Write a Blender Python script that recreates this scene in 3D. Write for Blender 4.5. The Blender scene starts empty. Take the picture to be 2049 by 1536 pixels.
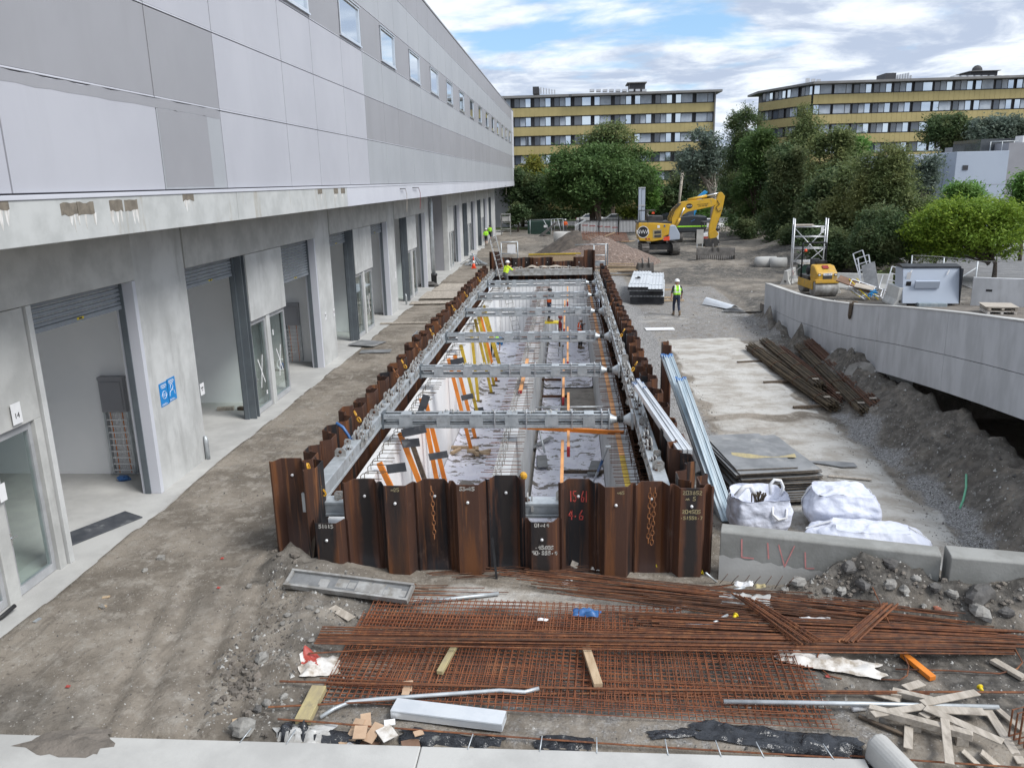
import bpy, bmesh, math, random
import numpy as np
from mathutils import Vector, Matrix, noise, Euler
random.seed(7); np.random.seed(7)
PI=math.pi; R=math.radians
S=bpy.context.scene
COL=S.collection
V=Vector
# ---------- measured camera (picture size 2049 x 1536, camera 6.7 m up, +Y runs along the excavation) ----------
FPX=1582.35; PITCH,YAW,ROLL=R(14.42),R(4.251),R(1.329); CAMH=6.7
_f=V((-math.sin(YAW)*math.cos(PITCH),math.cos(YAW)*math.cos(PITCH),-math.sin(PITCH)))
_r=V((math.cos(YAW),math.sin(YAW),0)); _u=_r.cross(_f)
CR=_r*math.cos(ROLL)-_u*math.sin(ROLL); CU=_u*math.cos(ROLL)+_r*math.sin(ROLL); CF=_f
CP=V((0,0,CAMH))
def ray(a,b): return CR*((a-1024.5)/FPX)-CU*((b-768)/FPX)+CF
def G(a,b,z=0.0):
    d=ray(a,b); return CP+d*((z-CAMH)/d.z)
def PY(a,b,y):
    d=ray(a,b); return CP+d*(y/d.y)
def PROJ(p):
    d=V(p)-CP; z=d.dot(CF); return (1024.5+FPX*d.dot(CR)/z,768-FPX*d.dot(CU)/z)
def PX(a,b,x):
    d=ray(a,b); return CP+d*(x/d.x)
# ---------- mesh builder ----------
class MB:
    def __init__(s): s.v=[]; s.f=[]; s.m=[]; s.mi=0; s.M=None; s.sm=[]; s.smooth=False
    def add(s,vs,fs,mi=None):
        o=len(s.v)
        if s.M is not None: vs=[s.M@V(p) for p in vs]
        s.v.extend([tuple(p) for p in vs])
        for f in fs: s.f.append([o+i for i in f]); s.m.append(s.mi if mi is None else mi); s.sm.append(s.smooth)
        return s
    def box(s,c,d,rot=None,mi=None):
        x,y,z=d[0]/2,d[1]/2,d[2]/2
        vs=[V((i*x,j*y,k*z)) for i in(-1,1) for j in(-1,1) for k in(-1,1)]
        if rot is not None:
            m=rot if isinstance(rot,Matrix) else Euler(rot).to_matrix()
            vs=[m@p for p in vs]
        c=V(c); vs=[p+c for p in vs]
        return s.add(vs,[(0,1,3,2),(4,6,7,5),(0,4,5,1),(2,3,7,6),(0,2,6,4),(1,5,7,3)],mi)
    def b2(s,a,b,mi=None):
        a,b=V(a),V(b); return s.box((a+b)/2,[abs(b[i]-a[i]) for i in range(3)],None,mi)
    def bar(s,p0,p1,w,h,up=(0,0,1),mi=None):
        p0,p1=V(p0),V(p1); d=p1-p0; L=d.length; d.normalize(); u=V(up)
        if abs(d.dot(u))>.99: u=V((0,1,0))
        a=d.cross(u).normalized(); u=a.cross(d)
        m=Matrix((a,d,u)).transposed()
        return s.box((p0+p1)/2,(w,L,h),m,mi)
    def path(s,pts,r,n=6,mi=None,cap=True):
        pts=[V(p) for p in pts]; rs=r if isinstance(r,(list,tuple)) else [r]*len(pts)
        vs=[];fs=[]; pu=None
        for i,p in enumerate(pts):
            d=(pts[min(i+1,len(pts)-1)]-pts[max(i-1,0)])
            if d.length<1e-9: d=V((0,0,1))
            d.normalize()
            u=pu if pu is not None else (V((0,0,1)) if abs(d.z)<.9 else V((1,0,0)))
            a=d.cross(u)
            if a.length<1e-6: a=d.cross(V((0,1,0.3)))
            a.normalize(); u=a.cross(d); pu=u
            for k in range(n):
                t=2*PI*k/n; vs.append(p+(a*math.cos(t)+u*math.sin(t))*rs[i])
        for i in range(len(pts)-1):
            for k in range(n):
                k2=(k+1)%n; fs.append((i*n+k,i*n+k2,(i+1)*n+k2,(i+1)*n+k))
        if cap:
            fs.append(tuple(range(n))[::-1]); o=(len(pts)-1)*n; fs.append(tuple(o+k for k in range(n)))
        sm=s.smooth; s.smooth=n>5; s.add(vs,fs,mi); s.smooth=sm
        return s
    def tube(s,p0,p1,r,n=8,mi=None): return s.path([p0,p1],r,n,mi)
    def prism(s,poly,t0,t1,ax='z',mi=None):
        """poly of 2-D points swept along axis ax from t0 to t1"""
        mp={'z':lambda p,t:(p[0],p[1],t),'y':lambda p,t:(p[0],t,p[1]),'x':lambda p,t:(t,p[0],p[1])}[ax]
        n=len(poly); vs=[mp(p,t0) for p in poly]+[mp(p,t1) for p in poly]
        fs=[(i,(i+1)%n,n+(i+1)%n,n+i) for i in range(n)]+[tuple(range(n))[::-1],tuple(range(n,2*n))]
        return s.add(vs,fs,mi)
    def lathe(s,prof,c=(0,0,0),n=16,ax=None,mi=None):
        c=V(c); vs=[];fs=[]
        for r,z in prof:
            for k in range(n):
                t=2*PI*k/n; p=V((r*math.cos(t),r*math.sin(t),z))
                if ax=='x': p=V((p.z,p.x,p.y))
                if ax=='y': p=V((p.y,p.z,p.x))
                vs.append(p+c)
        m=len(prof)
        for i in range(m-1):
            for k in range(n):
                k2=(k+1)%n; fs.append((i*n+k,i*n+k2,(i+1)*n+k2,(i+1)*n+k))
        fs.append(tuple(range(n))[::-1]); fs.append(tuple((m-1)*n+k for k in range(n)))
        sm=s.smooth; s.smooth=True; s.add(vs,fs,mi); s.smooth=sm
        return s
    def ball(s,c,r,nu=10,nv=7,amp=0,fr=1.5,mi=None,seed=0):
        c=V(c); r=V(r) if hasattr(r,'__len__') else V((r,r,r)); prof=[]; vs=[]; fs=[]
        for j in range(nv+1):
            ph=-PI/2+PI*j/nv
            for k in range(nu):
                t=2*PI*k/nu; d=V((math.cos(ph)*math.cos(t),math.cos(ph)*math.sin(t),math.sin(ph)))
                q=1+(amp*noise.noise(d*fr+V((seed,seed*1.7,0))) if amp else 0)
                vs.append(c+V((d.x*r.x,d.y*r.y,d.z*r.z))*q)
        for j in range(nv):
            for k in range(nu):
                k2=(k+1)%nu; fs.append((j*nu+k,j*nu+k2,(j+1)*nu+k2,(j+1)*nu+k))
        return s.add(vs,fs,mi)
    def grid(s,fn,nu,nv,mi=None):
        vs=[fn(i/nu,j/nv) for j in range(nv+1) for i in range(nu+1)]
        fs=[(j*(nu+1)+i,j*(nu+1)+i+1,(j+1)*(nu+1)+i+1,(j+1)*(nu+1)+i) for j in range(nv) for i in range(nu)]
        return s.add(vs,fs,mi)
    def build(s,name,mats,parent=None,bevel=0,solid=0,smooth=False):
        me=bpy.data.meshes.new(name); me.from_pydata(s.v,[],s.f)
        if not isinstance(mats,(list,tuple)): mats=[mats]
        for m in mats: me.materials.append(m)
        me.polygons.foreach_set('material_index',s.m)
        me.polygons.foreach_set('use_smooth',[True]*len(s.f) if smooth else s.sm)
        me.update()
        o=bpy.data.objects.new(name,me); COL.objects.link(o)
        if parent: o.parent=parent
        if bevel:
            b=o.modifiers.new('b','BEVEL'); b.width=bevel; b.segments=2; b.limit_method='ANGLE'; b.angle_limit=R(40)
        if solid:
            b=o.modifiers.new('s','SOLIDIFY'); b.thickness=solid; b.offset=0
        return o
def tag(o,label=None,cat=None,group=None,kind=None):
    if label: o['label']=label
    if cat: o['category']=cat
    if group: o['group']=group
    if kind: o['kind']=kind
    return o
def thing(name,label,cat,loc=(0,0,0),rz=0,group=None):
    o=bpy.data.objects.new(name,None); COL.objects.link(o); o.empty_display_size=.2
    o.location=loc; o.rotation_euler=(0,0,rz) if not hasattr(rz,'__len__') else rz
    return tag(o,label,cat,group)
def copy_tree(o,parent=None):
    c=o.copy(); COL.objects.link(c)
    if parent: c.parent=parent
    for ch in list(o.children): copy_tree(ch,c)
    return c
# ---------- materials ----------
MATS={}
def nd(nt,t,**k):
    n=nt.nodes.new(t)
    for a,b in k.items():
        if a.startswith('i_'):
            key=a[2:]; n.inputs[int(key) if key.isdigit() else key.replace('_',' ')].default_value=b
        else: setattr(n,a,b)
    return n
def rgba(c): return (c[0],c[1],c[2],1)
def mixc(nt,fac,a,b):
    m=nt.nodes.new('ShaderNodeMix'); m.data_type='RGBA'
    for sock,val in ((m.inputs[0],fac),(m.inputs[6],a),(m.inputs[7],b)):
        if hasattr(val,'is_output'): nt.links.new(val,sock)
        else: sock.default_value=val if not isinstance(val,tuple) or len(val)==4 else rgba(val)
    return m.outputs[2]
def ramp(nt,src,lo,hi):
    m=nt.nodes.new('ShaderNodeMapRange'); m.interpolation_type='SMOOTHSTEP'
    m.inputs[1].default_value=lo; m.inputs[2].default_value=hi; nt.links.new(src,m.inputs[0]); return m.outputs[0]
def nz(nt,pos,scale,stretch=(1,1,1),detail=5,rough=.6,dist=0):
    mp=nd(nt,'ShaderNodeMapping'); mp.inputs['Scale'].default_value=[scale*q for q in stretch]; nt.links.new(pos,mp.inputs['Vector'])
    n=nd(nt,'ShaderNodeTexNoise'); n.inputs['Scale'].default_value=1; n.inputs['Detail'].default_value=detail
    n.inputs['Roughness'].default_value=rough; n.inputs['Distortion'].default_value=dist
    nt.links.new(mp.outputs[0],n.inputs['Vector']); return n.outputs[0]
def mat(name,c1,c2=None,scale=2.5,rough=.75,metal=0,bump=0,bscale=20,stretch=(1,1,1),band=(.35,.65),c3=None,s3=.6,b3=(.5,.7),st3=(1,1,1),spec=.5,rr=0,obj=False,coat=0):
    if name in MATS: return MATS[name]
    m=bpy.data.materials.new(name); m.use_nodes=True; nt=m.node_tree; b=nt.nodes['Principled BSDF']
    pos=nd(nt,'ShaderNodeTexCoord').outputs['Object'] if obj else nd(nt,'ShaderNodeNewGeometry').outputs['Position']
    col=None
    if c2 is None: c2=tuple(q*.82 for q in c1)
    n1=nz(nt,pos,scale,stretch)
    col=mixc(nt,ramp(nt,n1,*band),rgba(c1),rgba(c2))
    if c3 is not None: col=mixc(nt,ramp(nt,nz(nt,pos,s3,st3,6,.65),*b3),col,rgba(c3))
    nt.links.new(col,b.inputs['Base Color'])
    b.inputs['Roughness'].default_value=rough; b.inputs['Metallic'].default_value=metal
    b.inputs['Specular IOR Level'].default_value=spec
    if coat: b.inputs['Coat Weight'].default_value=coat
    if rr:
        mr=nd(nt,'ShaderNodeMapRange'); mr.inputs[3].default_value=max(0,rough-rr); mr.inputs[4].default_value=min(1,rough+rr)
        nt.links.new(n1,mr.inputs[0]); nt.links.new(mr.outputs[0],b.inputs['Roughness'])
    if bump:
        bp=nd(nt,'ShaderNodeBump'); bp.inputs['Strength'].default_value=1; bp.inputs['Distance'].default_value=bump
        nt.links.new(nz(nt,pos,bscale,(1,1,1),4),bp.inputs['Height']); nt.links.new(bp.outputs[0],b.inputs['Normal'])
    MATS[name]=m; return m
mat('barrier_concrete',(.31,.31,.295),(.235,.235,.22),1.6,.85,bump=.004,bscale=25,c3=(.20,.195,.18),s3=1.4,b3=(.52,.75),st3=(1,1,.3))
mat('concrete',(.52,.52,.50),(.41,.41,.395),1.3,.85,bump=.004,bscale=30,c3=(.27,.27,.255),s3=.7,b3=(.55,.8),st3=(1,1,.35))
mat('concrete_light',(.50,.495,.475),(.41,.405,.39),.9,.85,bump=.003,bscale=25,c3=(.30,.29,.27),s3=.5,b3=(.58,.8))
mat('concrete_wet',(.58,.585,.575),(.47,.475,.465),1.1,.7,bump=.002,bscale=20,c3=(.37,.37,.36),s3=2.2,b3=(.5,.8),st3=(1,1,.25))
mat('fascia_raw',(.52,.53,.52),(.43,.44,.43),1.6,.85,bump=.002,c3=(.36,.33,.27),s3=1.6,b3=(.57,.75),st3=(1,1.6,.25))
mat('patch_mortar',(.22,.19,.15),(.15,.13,.105),8,.9,bump=.004)
mat('stain_white',(.75,.74,.72),(.45,.42,.38),6,.8,stretch=(1,3,.4))
mat('ramp_wall',(.54,.55,.57),(.43,.44,.455),1.2,.75,bump=.002,bscale=18,stretch=(1,1.5,.5),c3=(.31,.31,.31),s3=2.0,b3=(.55,.85),st3=(1,1,.22))
mat('white_paint',(.90,.90,.90),(.86,.865,.87),.8,.6)
mat('pit_base',(.34,.31,.27),(.24,.215,.19),1.2,.9,bump=.01,c3=(.17,.155,.14),s3=2,b3=(.5,.7))
mat('pit_white',(.87,.87,.87),(.81,.815,.825),.7,.5,stretch=(1,1,.3),c3=(.55,.56,.57),s3=1.5,b3=(.62,.8),st3=(1,1,.2))
mat('pit_grey',(.52,.53,.54),(.43,.44,.445),.9,.8,c3=(.27,.27,.265),s3=1.4,b3=(.55,.8),st3=(1,1,.3))
mat('panel_dark',(.33,.33,.352),(.305,.305,.325),.35,.5,c3=(.30,.30,.315),s3=.9,b3=(.5,.8),st3=(1,1,.15),bump=.0012,bscale=2)
mat('panel_mid',(.40,.415,.44),(.37,.385,.41),.35,.5,c3=(.36,.375,.395),s3=.9,b3=(.5,.8),st3=(1,1,.15),bump=.0012,bscale=2)
mat('panel_light',(.475,.48,.522),(.44,.445,.487),.35,.5,c3=(.425,.43,.468),s3=.9,b3=(.5,.8),st3=(1,1,.15),bump=.0012,bscale=2)
mat('panel_white',(.60,.61,.66),(.55,.56,.61),.35,.55)
mat('panel_gap',(.06,.055,.065),None,3,.8)
mat('grey_paint',(.30,.30,.32),(.27,.27,.29),.6,.6)
mat('shutter_grey',(.30,.325,.355),(.25,.275,.305),1.5,.45,metal=.2)
mat('post_grey',(.12,.14,.155),(.10,.115,.13),1.5,.5)
mat('alu',(.62,.63,.65),(.52,.53,.55),3,.4,metal=.55)
mat('alu_bright',(.83,.85,.87),(.74,.77,.80),2,.28,metal=.9)
mat('duct_metal',(.80,.82,.84),(.72,.75,.78),3,.4,metal=.55)
mat('galv',(.56,.59,.61),(.44,.47,.49),5,.5,metal=.55,c3=(.33,.335,.33),s3=2,b3=(.55,.75),bump=.001)
mat('galv_dirty',(.46,.46,.45),(.31,.30,.285),4,.65,metal=.35,c3=(.22,.20,.17),s3=3,b3=(.5,.7),bump=.002)
mat('galv_blue',(.36,.44,.49),(.52,.58,.61),2.5,.4,metal=.5,stretch=(3,.3,.3))
mat('steel_dark',(.045,.047,.05),(.03,.03,.033),4,.5,metal=.3)
mat('black_rubber',(.018,.018,.02),(.03,.03,.03),5,.7)
mat('black_plastic',(.013,.014,.017),(.028,.03,.034),3,.5,spec=.3)
mat('rust_rebar',(.20,.075,.032),(.105,.042,.024),9,.85,c3=(.30,.13,.055),s3=5,b3=(.5,.75),bump=.001,bscale=60)
mat('rust_dark',(.13,.058,.03),(.07,.036,.024),9,.85,c3=(.14,.06,.03),s3=3,b3=(.5,.75))
mat('rust_mesh',(.25,.085,.036),(.15,.052,.026),5,.85,c3=(.30,.13,.06),s3=2,b3=(.5,.75))
mat('rebar_olive',(.12,.088,.05),(.06,.045,.03),6,.8,stretch=(1,.3,1))
mat('timber',(.50,.38,.25),(.38,.27,.165),4,.75,stretch=(4,.6,4),c3=(.30,.24,.18),s3=2,b3=(.55,.75),bump=.001,obj=True)
mat('timber_grey',(.47,.42,.36),(.34,.30,.25),4,.85,stretch=(4,.6,4),c3=(.22,.19,.16),s3=3,b3=(.55,.75),bump=.001,obj=True)
mat('timber_yellow',(.44,.37,.19),(.34,.285,.17),5,.75,stretch=(2,.5,2),c3=(.25,.22,.15),s3=3,b3=(.55,.72),obj=True)
mat('timber_old',(.13,.095,.065),(.075,.058,.045),5,.85,stretch=(3,.5,3),obj=True)
mat('orange_lvl',(.75,.24,.03),(.62,.18,.02),3,.6,c3=(.42,.17,.06),s3=4,b3=(.6,.8))
mat('orange_pale',(.72,.36,.14),(.60,.28,.11),3,.6,c3=(.45,.25,.14),s3=3,b3=(.6,.8))
mat('yellow_lvl',(.60,.42,.04),(.45,.30,.03),3,.6,c3=(.28,.19,.07),s3=4,b3=(.55,.75))
mat('ply_dark',(.16,.165,.17),(.24,.245,.25),2.2,.6,c3=(.35,.345,.33),s3=1.5,b3=(.55,.75))
mat('ply_edge',(.19,.15,.11),(.09,.075,.06),12,.8)
mat('ply_black',(.05,.055,.065),(.085,.09,.1),3,.5,c3=(.24,.245,.25),s3=2,b3=(.55,.72))
mat('cardboard',(.52,.37,.25),(.44,.30,.2),4,.85)
mat('brown_board',(.20,.12,.08),(.15,.09,.06),4,.85)
mat('white_fabric',(.68,.70,.79),(.58,.61,.71),3,.6,bump=.022,bscale=6)
mat('white_dirty',(.68,.66,.63),(.52,.48,.43),5,.7,c3=(.32,.27,.21),s3=5,b3=(.5,.7),bump=.01,bscale=9)
mat('plastic_clear',(.50,.50,.49),(.36,.35,.33),6,.3,bump=.01,bscale=14)
mat('plastic_black',(.012,.013,.016),(.035,.038,.045),6,.22,c3=(.22,.22,.21),s3=5,b3=(.62,.74),bump=.03,bscale=9)
mat('blue_plastic',(.05,.16,.38),(.03,.10,.27),5,.4)
mat('blue_sign',(.02,.25,.62),(.02,.22,.56),5,.4)
mat('sky_blue',(.03,.33,.68),(.02,.25,.55),5,.4)
mat('red',(.42,.07,.05),(.32,.05,.04),4,.5)
mat('dark_red',(.30,.02,.025),(.2,.015,.02),6,.7)
mat('orange_cone',(.85,.10,.03),(.75,.08,.03),4,.5)
mat('orange_hv',(.95,.16,.03),(.85,.12,.02),6,.75)
mat('lime_hv',(.45,.95,.05),(.36,.80,.04),6,.75)
mat('yellow_hv',(.72,.95,.05),(.6,.82,.04),6,.75)
mat('white_pl',(.80,.80,.80),(.74,.74,.75),6,.4)
mat('yellow_plastic',(.80,.62,.02),(.7,.52,.02),6,.4)
mat('mach_yellow',(.66,.39,.025),(.56,.33,.025),1.5,.45,coat=.15,c3=(.36,.26,.11),s3=2.2,b3=(.54,.72))
mat('roller_yellow',(.58,.34,.04),(.48,.28,.035),1.5,.5,c3=(.33,.25,.13),s3=3,b3=(.52,.7))
mat('mach_dark',(.035,.035,.037),(.06,.056,.052),3,.55,c3=(.14,.12,.10),s3=2,b3=(.55,.8))
mat('bucket_steel',(.15,.14,.13),(.10,.092,.085),3,.6,metal=.3,c3=(.24,.215,.19),s3=2,b3=(.5,.75))
mat('chain_rust',(.30,.12,.04),(.16,.065,.03),15,.8)
mat('chain_yellow',(.70,.38,.03),(.5,.25,.03),15,.55)
mat('chain_black',(.02,.02,.022),(.04,.035,.03),15,.5)
mat('skin',(.42,.25,.17),(.38,.22,.15),10,.6)
mat('denim',(.02,.027,.05),(.03,.04,.07),15,.9)
mat('cloth_dark',(.02,.02,.022),(.03,.03,.033),15,.9)
mat('cloth_grey',(.12,.12,.125),(.09,.09,.095),15,.9)
mat('boot',(.23,.17,.11),(.15,.11,.075),12,.8)
mat('hair',(.02,.015,.012),(.03,.02,.015),30,.6)
mat('gold_panel',(.45,.365,.16),(.40,.325,.14),.5,.55,metal=.0)
mat('apt_dark',(.035,.035,.04),(.05,.05,.055),.5,.6)
mat('apt_roof',(.22,.215,.21),(.18,.175,.17),.5,.7)
mat('curtain',(.56,.61,.68),(.42,.47,.54),.8,.8)
mat('glass_room',(.05,.055,.06),(.12,.125,.13),.5,.6)
mat('shed_grey',(.40,.45,.53),(.37,.42,.50),.3,.5)
mat('asphalt',(.20,.20,.205),(.15,.15,.155),1.5,.9,c3=(.26,.255,.25),s3=.3,b3=(.5,.7))
mat('grass',(.06,.10,.025),(.10,.12,.04),2,.9,bump=.03,bscale=6)
mat('bark',(.105,.075,.055),(.06,.045,.035),5,.9,stretch=(1,1,.3),bump=.02,bscale=8)
mat('bark_pale',(.36,.33,.28),(.22,.19,.16),4,.85,stretch=(1,1,.3))
mat('earth',(.20,.175,.15),(.125,.11,.095),2.2,.95,bump=.04,bscale=9,c3=(.22,.20,.175),s3=7,b3=(.58,.7))
mat('earth_dark',(.115,.095,.078),(.065,.055,.047),2.2,.95,bump=.05,bscale=9,c3=(.14,.13,.12),s3=6,b3=(.6,.72))
mat('road_gravel',(.225,.165,.135),(.12,.088,.072),6,.95,bump=.08,bscale=7,c3=(.36,.29,.25),s3=5,b3=(.56,.66))
mat('stone',(.30,.29,.27),(.20,.19,.175),4,.9,bump=.02,bscale=15)
mat('stone_dark',(.13,.125,.12),(.085,.08,.075),4,.9,bump=.02,bscale=15)
mat('brick',(.35,.13,.08),(.26,.10,.07),8,.9)
mat('car_white',(.80,.80,.80),(.76,.76,.77),2,.25,coat=.6)
mat('car_dark',(.05,.055,.06),(.04,.045,.05),2,.25,coat=.6)
mat('paint_white',(.62,.60,.56),(.42,.40,.37),10,.7)
mat('paint_red',(.62,.09,.07),(.45,.06,.05),10,.7)
mat('paint_pink',(.70,.28,.27),(.52,.24,.23),10,.8)
mat('paint_black',(.015,.015,.017),None,5,.5)
mat('green_bin',(.010,.042,.028),(.008,.03,.02),4,.5)
mat('hose_green',(.15,.45,.28),None,5,.5)
def glass_mat(name,col,rough=.05,metal=0,alpha=None):
    m=bpy.data.materials.new(name); m.use_nodes=True; nt=m.node_tree; b=nt.nodes['Principled BSDF']
    b.inputs['Base Color'].default_value=rgba(col); b.inputs['Roughness'].default_value=rough; b.inputs['Metallic'].default_value=metal
    b.inputs['Specular IOR Level'].default_value=1.0
    if alpha is not None:
        out=nt.nodes['Material Output']; t=nd(nt,'ShaderNodeBsdfTransparent'); t.inputs[0].default_value=(.90,.955,.94,1); g=nd(nt,'ShaderNodeBsdfGlossy'); g.inputs['Roughness'].default_value=.03
        lw=nd(nt,'ShaderNodeLayerWeight'); pw=nd(nt,'ShaderNodeMath',operation='POWER',i_1=3.0); nt.links.new(lw.outputs['Facing'],pw.inputs[0]); fr=nd(nt,'ShaderNodeMath',operation='MULTIPLY_ADD',i_1=.55,i_2=.05); nt.links.new(pw.outputs[0],fr.inputs[0])
        mx=nd(nt,'ShaderNodeMixShader'); nt.links.new(fr.outputs[0],mx.inputs[0]); nt.links.new(t.outputs[0],mx.inputs[1]); nt.links.new(g.outputs[0],mx.inputs[2]); nt.links.new(mx.outputs[0],out.inputs[0])
    MATS[name]=m; return m
glass_mat('glass_sky',(.62,.69,.75),.04,.9)
glass_mat('glass_dark',(.10,.12,.15),.05,.0)
glass_mat('glass_clear',(.9,.95,.95),alpha=.3)
mt=MATS
# rusty sheet pile: vertical streaks of orange, dark brown and blue black
def pile_mat(name,shift,dark=0):
    m=bpy.data.materials.new(name); m.use_nodes=True; nt=m.node_tree; b=nt.nodes['Principled BSDF']
    tc=nd(nt,'ShaderNodeNewGeometry').outputs['Position']
    oi=nd(nt,'ShaderNodeObjectInfo').outputs['Random']
    col=mixc(nt,oi,(.055,.028,.020,1),(.090,.043,.029,1))
    col=mixc(nt,ramp(nt,nz(nt,tc,3.4,(1,1,.09),6,.62),.47,.66),col,(.145,.058,.024,1))
    col=mixc(nt,ramp(nt,nz(nt,tc,1.9+shift,(1,1,.14),5,.55),.50-dark,.62-dark),col,(.017,.016,.018,1))
    col=mixc(nt,ramp(nt,nz(nt,tc,12,(1,1,.04),4,.6),.58,.72),col,(.21,.09,.038,1))
    col=mixc(nt,ramp(nt,nz(nt,tc,2.6,(1,1,.7),7,.75),.58,.74),col,(.125,.078,.058,1))
    nt.links.new(col,b.inputs['Base Color']); b.inputs['Roughness'].default_value=.62; b.inputs['Specular IOR Level'].default_value=.35
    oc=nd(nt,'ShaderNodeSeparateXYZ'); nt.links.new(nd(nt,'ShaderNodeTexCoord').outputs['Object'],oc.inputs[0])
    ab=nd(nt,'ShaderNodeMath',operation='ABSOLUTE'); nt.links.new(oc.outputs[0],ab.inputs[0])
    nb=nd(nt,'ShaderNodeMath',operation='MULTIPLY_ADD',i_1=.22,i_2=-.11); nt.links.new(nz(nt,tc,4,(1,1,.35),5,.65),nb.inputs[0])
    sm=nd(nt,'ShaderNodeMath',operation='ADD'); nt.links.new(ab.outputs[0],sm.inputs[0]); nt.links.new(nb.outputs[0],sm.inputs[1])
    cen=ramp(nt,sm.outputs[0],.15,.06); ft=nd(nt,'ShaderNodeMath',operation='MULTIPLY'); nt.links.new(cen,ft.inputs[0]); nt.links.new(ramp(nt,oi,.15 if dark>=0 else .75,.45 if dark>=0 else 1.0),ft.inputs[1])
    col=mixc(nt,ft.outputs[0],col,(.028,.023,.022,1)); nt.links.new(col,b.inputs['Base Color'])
    bp=nd(nt,'ShaderNodeBump'); bp.inputs['Distance'].default_value=.003; nt.links.new(nz(nt,tc,25,(1,1,.2),4),bp.inputs['Height']); nt.links.new(bp.outputs[0],b.inputs['Normal'])
    MATS[name]=m; return m
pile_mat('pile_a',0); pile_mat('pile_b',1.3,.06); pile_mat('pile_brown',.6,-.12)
# membrane sheet: white with scattered mud
def sheet_mat(name,base,c2,mud,lo,hi,sc):
    m=bpy.data.materials.new(name); m.use_nodes=True; nt=m.node_tree; b=nt.nodes['Principled BSDF']
    p=nd(nt,'ShaderNodeNewGeometry').outputs['Position']
    col=mixc(nt,ramp(nt,nz(nt,p,1.2,(1,1,1),5),.4,.6),rgba(base),rgba(c2))
    col=mixc(nt,ramp(nt,nz(nt,p,sc,(1,1.5,1),7,.68,.6),lo,hi),col,rgba(mud))
    nt.links.new(col,b.inputs['Base Color']); b.inputs['Roughness'].default_value=.55
    bp=nd(nt,'ShaderNodeBump'); bp.inputs['Distance'].default_value=.05; nt.links.new(nz(nt,p,3.5,(1,.4,1),5,.6,1.5),bp.inputs['Height']); nt.links.new(bp.outputs[0],b.inputs['Normal'])
    MATS[name]=m; return m
sheet_mat('membrane',(.84,.84,.91),(.75,.75,.84),(.17,.15,.13),.545,.575,1.7)
# leaves
def leaf_mat(name,c1,c2,c3):
    m=bpy.data.materials.new(name); m.use_nodes=True; nt=m.node_tree; b=nt.nodes['Principled BSDF']
    g=nd(nt,'ShaderNodeNewGeometry'); 
    col=mixc(nt,g.outputs['Random Per Island'],rgba(c1),rgba(c2))
    col=mixc(nt,ramp(nt,nz(nt,g.outputs['Position'],.35,(1,1,1),4),.45,.65),col,rgba(c3))
    nt.links.new(col,b.inputs['Base Color']); b.inputs['Roughness'].default_value=.6; b.inputs['Specular IOR Level'].default_value=.25
    tr=nd(nt,'ShaderNodeBsdfTranslucent'); nt.links.new(col,tr.inputs[0]); mx=nd(nt,'ShaderNodeMixShader'); mx.inputs[0].default_value=.38
    nt.links.new(b.outputs[0],mx.inputs[1]); nt.links.new(tr.outputs[0],mx.inputs[2]); nt.links.new(mx.outputs[0],nt.nodes['Material Output'].inputs[0])
    MATS[name]=m; return m
leaf_mat('leaf_fig',(0.074,0.140,0.047),(0.140,0.223,0.074),(0.100,0.157,0.049))
leaf_mat('leaf_dark',(0.058,0.103,0.043),(0.116,0.166,0.074),(0.166,0.191,0.083))
leaf_mat('leaf_olive',(0.102,0.144,0.058),(0.198,0.240,0.096),(0.222,0.240,0.090))
leaf_mat('leaf_gum',(0.124,0.174,0.140),(0.191,0.232,0.191),(0.140,0.174,0.124))
leaf_mat('leaf_lime',(.12,.21,.03),(.30,.40,.05),(.17,.27,.04))
leaf_mat('leaf_mid',(0.100,0.215,0.049),(0.182,0.331,0.083),(0.149,0.248,0.058))
leaf_mat('leaf_yellow',(.20,.22,.04),(.30,.28,.06),(.16,.2,.04))
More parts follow.
